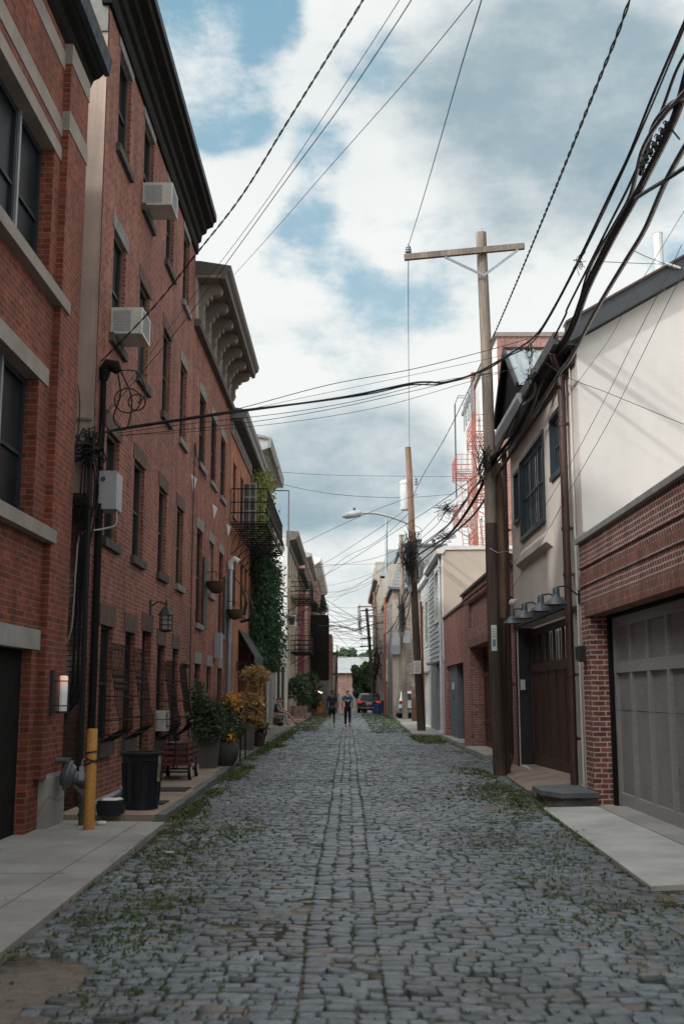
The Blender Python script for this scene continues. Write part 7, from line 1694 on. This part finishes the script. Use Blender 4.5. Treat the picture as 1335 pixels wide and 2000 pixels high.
suv('parked_car', 'white sport utility car half hidden behind the straight grey pole', 3.28, 73.0, .02, paint('white_car_paint', (.6, .6, .6)), pm('tail_red_dark', (.35, .02, .02), rough=.3))
t = thing('recycling_bin', 'bright blue bin standing beside the black car', 'bin', (2.35, 91, 0)); c0 = PY(737, 1394, 91.0); m = MB(); m.lathe((c0[0], 91, 0), [(.2, 0), (.27, .05), (.3, .68), (.33, .7), (.33, .74), (.05, .76)], 14); m.build('body', pm('bright_blue_plastic', (.02, .10, .27), (.016, .08, .22), 3, .45), t, True)
for (px_, lab, mt) in ((752, 'navy wheelie bin by the steel street pole, left one', MATS['navy_blue_paint']), (764, 'black wheelie bin by the steel street pole, right one', MATS['black_plastic'])):
    c0 = PY(px_, 1392, 88.8); t = thing('wheelie_bin', lab, 'bin', (c0[0], 89, 0)); m = MB(); x = c0[0]; m.add([(x - .24, 88.8, .05), (x + .24, 88.8, .05), (x + .24, 89.3, .05), (x - .24, 89.3, .05), (x - .3, 88.7, 1.0), (x + .3, 88.7, 1.0), (x + .3, 89.4, 1.0), (x - .3, 89.4, 1.0)], [(0, 3, 2, 1), (4, 5, 6, 7), (0, 1, 5, 4), (1, 2, 6, 5), (2, 3, 7, 6), (3, 0, 4, 7)]); m.build('body', mt, t); m = MB(); m.box(x - .32, x + .32, 88.66, 89.42, 1.0, 1.06); m.build('lid', mt, t)

# ------------------------------------------------------------------ people
def skin_obj(name, mat, nodes, edges, parent, sub=2):
    """nodes: name -> ((x,y,z), radius); one connected skinned surface"""
    keys = list(nodes); me = bpy.data.meshes.new(name)
    off = Vector((0, 0, 0)); p = parent
    while p is not None: off += p.location; p = p.parent
    me.from_pydata([tuple(Vector(nodes[k][0])) for k in keys], [(keys.index(a), keys.index(b)) for a, b in edges], [])
    o = bpy.data.objects.new(name, me); COL.objects.link(o)
    o.modifiers.new('skin', 'SKIN'); me.skin_vertices.new() if not me.skin_vertices else None
    for i, k in enumerate(keys):
        r = nodes[k][1]; r = r if isinstance(r, tuple) else (r, r); me.skin_vertices[0].data[i].radius = r
        me.skin_vertices[0].data[i].use_root = (i == 0)
    o.modifiers['skin'].use_smooth_shade = True
    s = o.modifiers.new('sub', 'SUBSURF'); s.levels = sub; s.render_levels = sub
    bpy.context.view_layer.update(); dg = bpy.context.evaluated_depsgraph_get()
    m2 = bpy.data.meshes.new_from_object(o.evaluated_get(dg)); bpy.data.objects.remove(o)
    m2.materials.clear(); m2.materials.append(mat)
    o = bpy.data.objects.new(name, m2); COL.objects.link(o)
    if parent: o.parent = parent
    return o
def skinm(n, c): return pm('skin_' + n, c, tuple(x * .9 for x in c), 8, .6)
def person(lab, origin, rotz, J, skin, shirt, legs_m, shoe, hair_m, long_pants=True, sleeves=.5, backpack=None, hair=1.0, socks=None):
    """J: joint positions in body space (x right, y forward, z up)"""
    t = thing('person', lab, 'person', origin); t.rotation_euler = (0, 0, 0)
    Rm = Matrix.Rotation(rotz, 3, 'Z')
    W = {k: Rm @ Vector(v) for k, v in J.items()}
    def nd(**k): return k
    nodes = {'pelvis': (W['pelvis'], (.13, .10)), 'waist': (W['waist'], (.12, .09)), 'chest': (W['chest'], (.15, .10)), 'neckb': (W['neckb'], (.07, .07)), 'neck': (W['neck'], .052),
             'jaw': (W['jaw'], (.062, .07)), 'skull': (W['skull'], (.078, .092)), 'crown': (W['crown'], (.055, .065)), 'nose': (W['nose'], .014)}
    E = [('pelvis', 'waist'), ('waist', 'chest'), ('chest', 'neckb'), ('neckb', 'neck'), ('neck', 'jaw'), ('jaw', 'skull'), ('skull', 'crown'), ('jaw', 'nose')]
    for s in 'LR':
        nodes.update({s + 'sh': (W[s + 'sh'], .06), s + 'el': (W[s + 'el'], .042), s + 'wr': (W[s + 'wr'], .028), s + 'pa': (W[s + 'pa'], (.038, .02)),
                      s + 'hip': (W[s + 'hip'], .088), s + 'kn': (W[s + 'kn'], .058), s + 'ca': ((W[s + 'kn'] * .62 + W[s + 'an'] * .38), .055), s + 'an': (W[s + 'an'], .036), s + 'to': (W[s + 'to'], (.04, .025))})
        E += [('chest', s + 'sh'), (s + 'sh', s + 'el'), (s + 'el', s + 'wr'), (s + 'wr', s + 'pa'), ('pelvis', s + 'hip'), (s + 'hip', s + 'kn'), (s + 'kn', s + 'ca'), (s + 'ca', s + 'an'), (s + 'an', s + 'to')]
        pdir = (W[s + 'pa'] - W[s + 'wr']).normalized(); side = Rm @ Vector((0, 1, 0))
        side = (side - pdir * side.dot(pdir)).normalized(); curl = (Rm @ Vector((1 if s == 'L' else -1, 0, 0)))
        for f, (o_, l_) in enumerate(((.03, .07), (.011, .082), (-.009, .077), (-.027, .06))):
            a = W[s + 'pa'] + side * o_ + pdir * .03; b_ = a + pdir * l_ * .55 + curl * .008; c_ = a + pdir * l_ * .9 + curl * .028
            nodes[s + 'f%da' % f] = (a, .0095); nodes[s + 'f%db' % f] = (b_, .0085); nodes[s + 'f%dc' % f] = (c_, .007)
            E += [(s + 'pa', s + 'f%da' % f), (s + 'f%da' % f, s + 'f%db' % f), (s + 'f%db' % f, s + 'f%dc' % f)]
        a = W[s + 'wr'].lerp(W[s + 'pa'], .6) + side * .04; nodes[s + 'ta'] = (a, .011); nodes[s + 'tb'] = (a + side * .022 + pdir * .035, .009); E += [(s + 'pa', s + 'ta'), (s + 'ta', s + 'tb')]
    skin_obj('body', skin, nodes, E, t)
    up = .013
    tn = {'w': (W['pelvis'] + Vector((0, 0, .0)), (.148, .118)), 'm': (W['waist'], (.142, .112)), 'c': (W['chest'], (.172, .125)), 'n': (W['neckb'] - Vector((0, 0, .01)), (.085, .08))}
    te = [('w', 'm'), ('m', 'c'), ('c', 'n')]
    for s in 'LR':
        tn[s + 's'] = (W[s + 'sh'], .078); tn[s + 'e'] = (W[s + 'sh'].lerp(W[s + 'el'], sleeves), .066); te += [('c', s + 's'), (s + 's', s + 'e')]
    skin_obj('shirt', shirt, tn, te, t)
    ln_ = {'p': (W['pelvis'], (.15, .122))}; le = []
    for s in 'LR':
        ln_[s + 'h'] = (W[s + 'hip'], .105); le += [('p', s + 'h')]
        if long_pants: ln_[s + 'k'] = (W[s + 'kn'], .075); ln_[s + 'a'] = (W[s + 'an'] + (W[s + 'kn'] - W[s + 'an']).normalized() * .03, .058); le += [(s + 'h', s + 'k'), (s + 'k', s + 'a')]
        else: ln_[s + 'k'] = (W[s + 'hip'].lerp(W[s + 'kn'], .85), .092); le += [(s + 'h', s + 'k')]
    skin_obj('trousers' if long_pants else 'shorts', legs_m, ln_, le, t)
    for s in 'LR':
        d = (W[s + 'to'] - W[s + 'an'])
        skin_obj('shoe', shoe, {'h': (W[s + 'an'] + Vector((0, 0, -.03)) - d * .18, (.045, .042)), 'b': (W[s + 'an'] + d * .6 + Vector((0, 0, -.01)), (.05, .04)), 't': (W[s + 'to'] + d * .12, (.04, .03))}, [('h', 'b'), ('b', 't')], t)
        if socks: skin_obj('sock', socks, {'a': (W[s + 'an'], .046), 'b': (W[s + 'an'].lerp(W[s + 'kn'], .22), .05)}, [('a', 'b')], t, 1)
    if hair:
        back = Rm @ Vector((0, -.012, 0))
        skin_obj('hair', hair_m, {'a': (W['skull'] + back - Vector((0, 0, .02)), (.086 * hair, .092 * hair)), 'b': (W['skull'] + back + Vector((0, 0, .05)), (.086 * hair, .096 * hair)), 'c': (W['crown'] + back + Vector((0, 0, .012)), (.05 * hair, .06 * hair))}, [('a', 'b'), ('b', 'c')], t)
    for s_ in (-1, 1):
        m = MB(); m.ball(Rm @ (Vector(J['skull']) + Vector((s_ * .085, 0, -.035))) + t.location, .022, 6, 5, .5, 1, 1.3); m.build('ear', skin, t, True)
        m = MB(); fd = (Vector(J['nose']) - Vector(J['jaw'])); fd.z = 0; fd.normalize(); sd = fd.cross(Vector((0, 0, 1)))
        m.ball(Rm @ (Vector(J['skull']) + fd * .088 + sd * s_ * .032 + Vector((0, 0, -.02))) + t.location, .011, 6, 4); m.build('eye', M_CORN, t, True)
    if backpack:
        m = MB(); c = Rm @ (Vector(J['chest']) + Vector((0, -.19, -.1))) + t.location
        b0 = MB(); 
        for (zz, rx, ry) in (): pass
        m.lathe((c.x, c.y, c.z), [(.08, -.24), (.12, -.21), (.132, -.1), (.128, .08), (.105, .16), (.06, .2), (.01, .21)], 14, True, 1.0, .62); o = m.build('backpack', backpack, t, True)
        m = MB(); m.box(c.x - .07, c.x + .07, c.y - .115, c.y - .09, c.z + .03, c.z + .06); m.box(c.x - .02, c.x + .02, c.y - .12, c.y - .09, c.z - .03, c.z + .0)
        m.ball((c.x - .085, c.y - .09, c.z + .06), .022, 6, 4, 1, 1, 2); m.ball((c.x + .085, c.y - .09, c.z + .05), .022, 6, 4, 1, 1, 2); m.build('reflective_patch', M_WHITE, o)
        m = MB()
        for s_ in (-1, 1):
            P_ = [Rm @ (Vector(J['chest']) + Vector((s_ * .1, a, b))) + t.location for a, b in ((-.12, .12), (-.03, .17), (.1, .1), (.12, -.1), (-.05, -.25))]; m.tube(spline(P_, 4), .018, 5)
        m.build('strap', backpack, t)
    return t
def walk_J(lean=0, stride=.22, back='R', lift=.0, arm=.12):
    s = 1 if back == 'R' else -1
    J = dict(pelvis=(0, 0, .93), waist=(0, .01, 1.1), chest=(0, .015, 1.32), neckb=(0, 0, 1.46), neck=(0, .01, 1.52), jaw=(0, .035, 1.59), skull=(0, .02, 1.67), crown=(0, .015, 1.735), nose=(0, .125, 1.625),
             Lsh=(-.19, 0, 1.42), Rsh=(.19, 0, 1.42), Lel=(-.25, -.04 + arm * .3, 1.14), Rel=(.25, -.04 - arm * .3, 1.14), Lwr=(-.26, .05 + arm, .90), Rwr=(.26, .06 - arm, .90), Lpa=(-.26, .08 + arm * 1.2, .82), Rpa=(.26, .08 - arm * 1.2, .82),
             Lhip=(-.09, 0, .88), Rhip=(.09, 0, .88))
    f, b = ('L', 'R') if back == 'R' else ('R', 'L')
    sx = {'L': -.1, 'R': .1}
    J[f + 'kn'] = (sx[f], stride * .7, .49); J[f + 'an'] = (sx[f], stride * .8, .085); J[f + 'to'] = (sx[f] * 1.15, stride * .8 + .14, .03)
    J[b + 'kn'] = (sx[b], -.02, .47); J[b + 'an'] = (sx[b], -stride * 1.1 - lift * .4, .13 + lift); J[b + 'to'] = (sx[b] * 1.1, -stride * 1.1 + .06 - lift * .4, .02 + lift * .3)
    return J
M_NAVY = pm('navy_cloth', (.016, .02, .03), (.011, .014, .02), 6, .9); M_BLKC = pm('black_cloth', (.012, .012, .013), (.018, .018, .02), 6, .9)
c0 = PY(648, 1418, 54.6)
person('person in dark shirt and black shorts with white socks walking away on the left', (c0[0], 54.6, 0.02), 0, walk_J(0, .24, 'L', .16, .05), skinm('dark', (.12, .06, .04)), M_NAVY, M_BLKC, M_WHITE, M_CORN, False, .75, None, 1.0, M_WHITE)
c0 = PY(678.5, 1420, 54.0)
person('person in blue shirt and black backpack with orange shoes walking away on the right', (c0[0], 54.0, 0.02), 0, walk_J(0, .1, 'R', .02, .1), skinm('light', (.45, .26, .19)), pm('blue_cloth', (.03, .14, .36), (.02, .11, .3), 6, .9), M_BLKC, pm('orange_shoe', (.7, .14, .05), (.6, .1, .04), 6, .6), pm('brown_hair', (.07, .035, .02), rough=.8), True, .6, M_BLKC, .98)
def sit_J(dx=0):
    return dict(pelvis=(0, 0, .52), waist=(0, .0, .68), chest=(0, .02, .9), neckb=(0, .02, 1.05), neck=(0, .04, 1.1), jaw=(0, .08, 1.16), skull=(0, .06, 1.24), crown=(0, .055, 1.305), nose=(0, .165, 1.2),
                Lsh=(-.19, .02, 1.0), Rsh=(.19, .02, 1.0), Lel=(-.25, .12, .76), Rel=(.25, .12, .76), Lwr=(-.12, .33, .66), Rwr=(.12, .33, .66), Lpa=(-.06, .38, .64), Rpa=(.06, .38, .64),
                Lhip=(-.09, .03, .5), Rhip=(.09, .03, .5), Lkn=(-.12, .46, .52), Rkn=(.12, .46, .52), Lan=(-.12, .46 + dx, .1), Ran=(.13, .5 + dx, .1), Lto=(-.13, .6 + dx, .05), Rto=(.15, .64 + dx, .05))
person('person in dark shirt and light grey trousers sitting in the white garage doorway', (-3.55, 55.2, .06), R(-90), sit_J(.05), skinm('light', (.45, .26, .19)), pm('slate_cloth', (.05, .06, .08), rough=.9), pm('light_grey_cloth', (.33, .36, .37), (.28, .3, .31), 6, .9), pm('grey_shoe', (.2, .2, .2), rough=.7), M_BARK, True, .5)
person('person in pale blue sleeveless top with bare legs sitting behind the grey trousered person', (-3.52, 57.3, .06), R(-90), sit_J(.3), skinm('light', (.45, .26, .19)), pm('pale_blue_cloth', (.25, .33, .42), rough=.9), M_BLKC, M_CORN, MATS['brown_hair'], False, .12)
t = thing('sitting_ledge', 'low dark ledge the seated people rest on', 'bench', (-3.6, 59, .1)); m = MB(); m.box(-3.9, -3.4, 54.6, 58.2, .38, .46); m.build('seat', M_TAUPED, t)
m = MB()
for y in (54.8, 56.3, 58.0): m.box(-3.85, -3.5, y, y + .08, .09, .38)
m.build('leg', M_TAUPED, t)
m = MB(); m.ball((-3.25, 53.4, .2), .2, 8, 5, 1, 1.4, .6); tag(m.build('black_bag', M_BLKC, None, True), 'black bag on the pavement by the slate doors', 'bag')
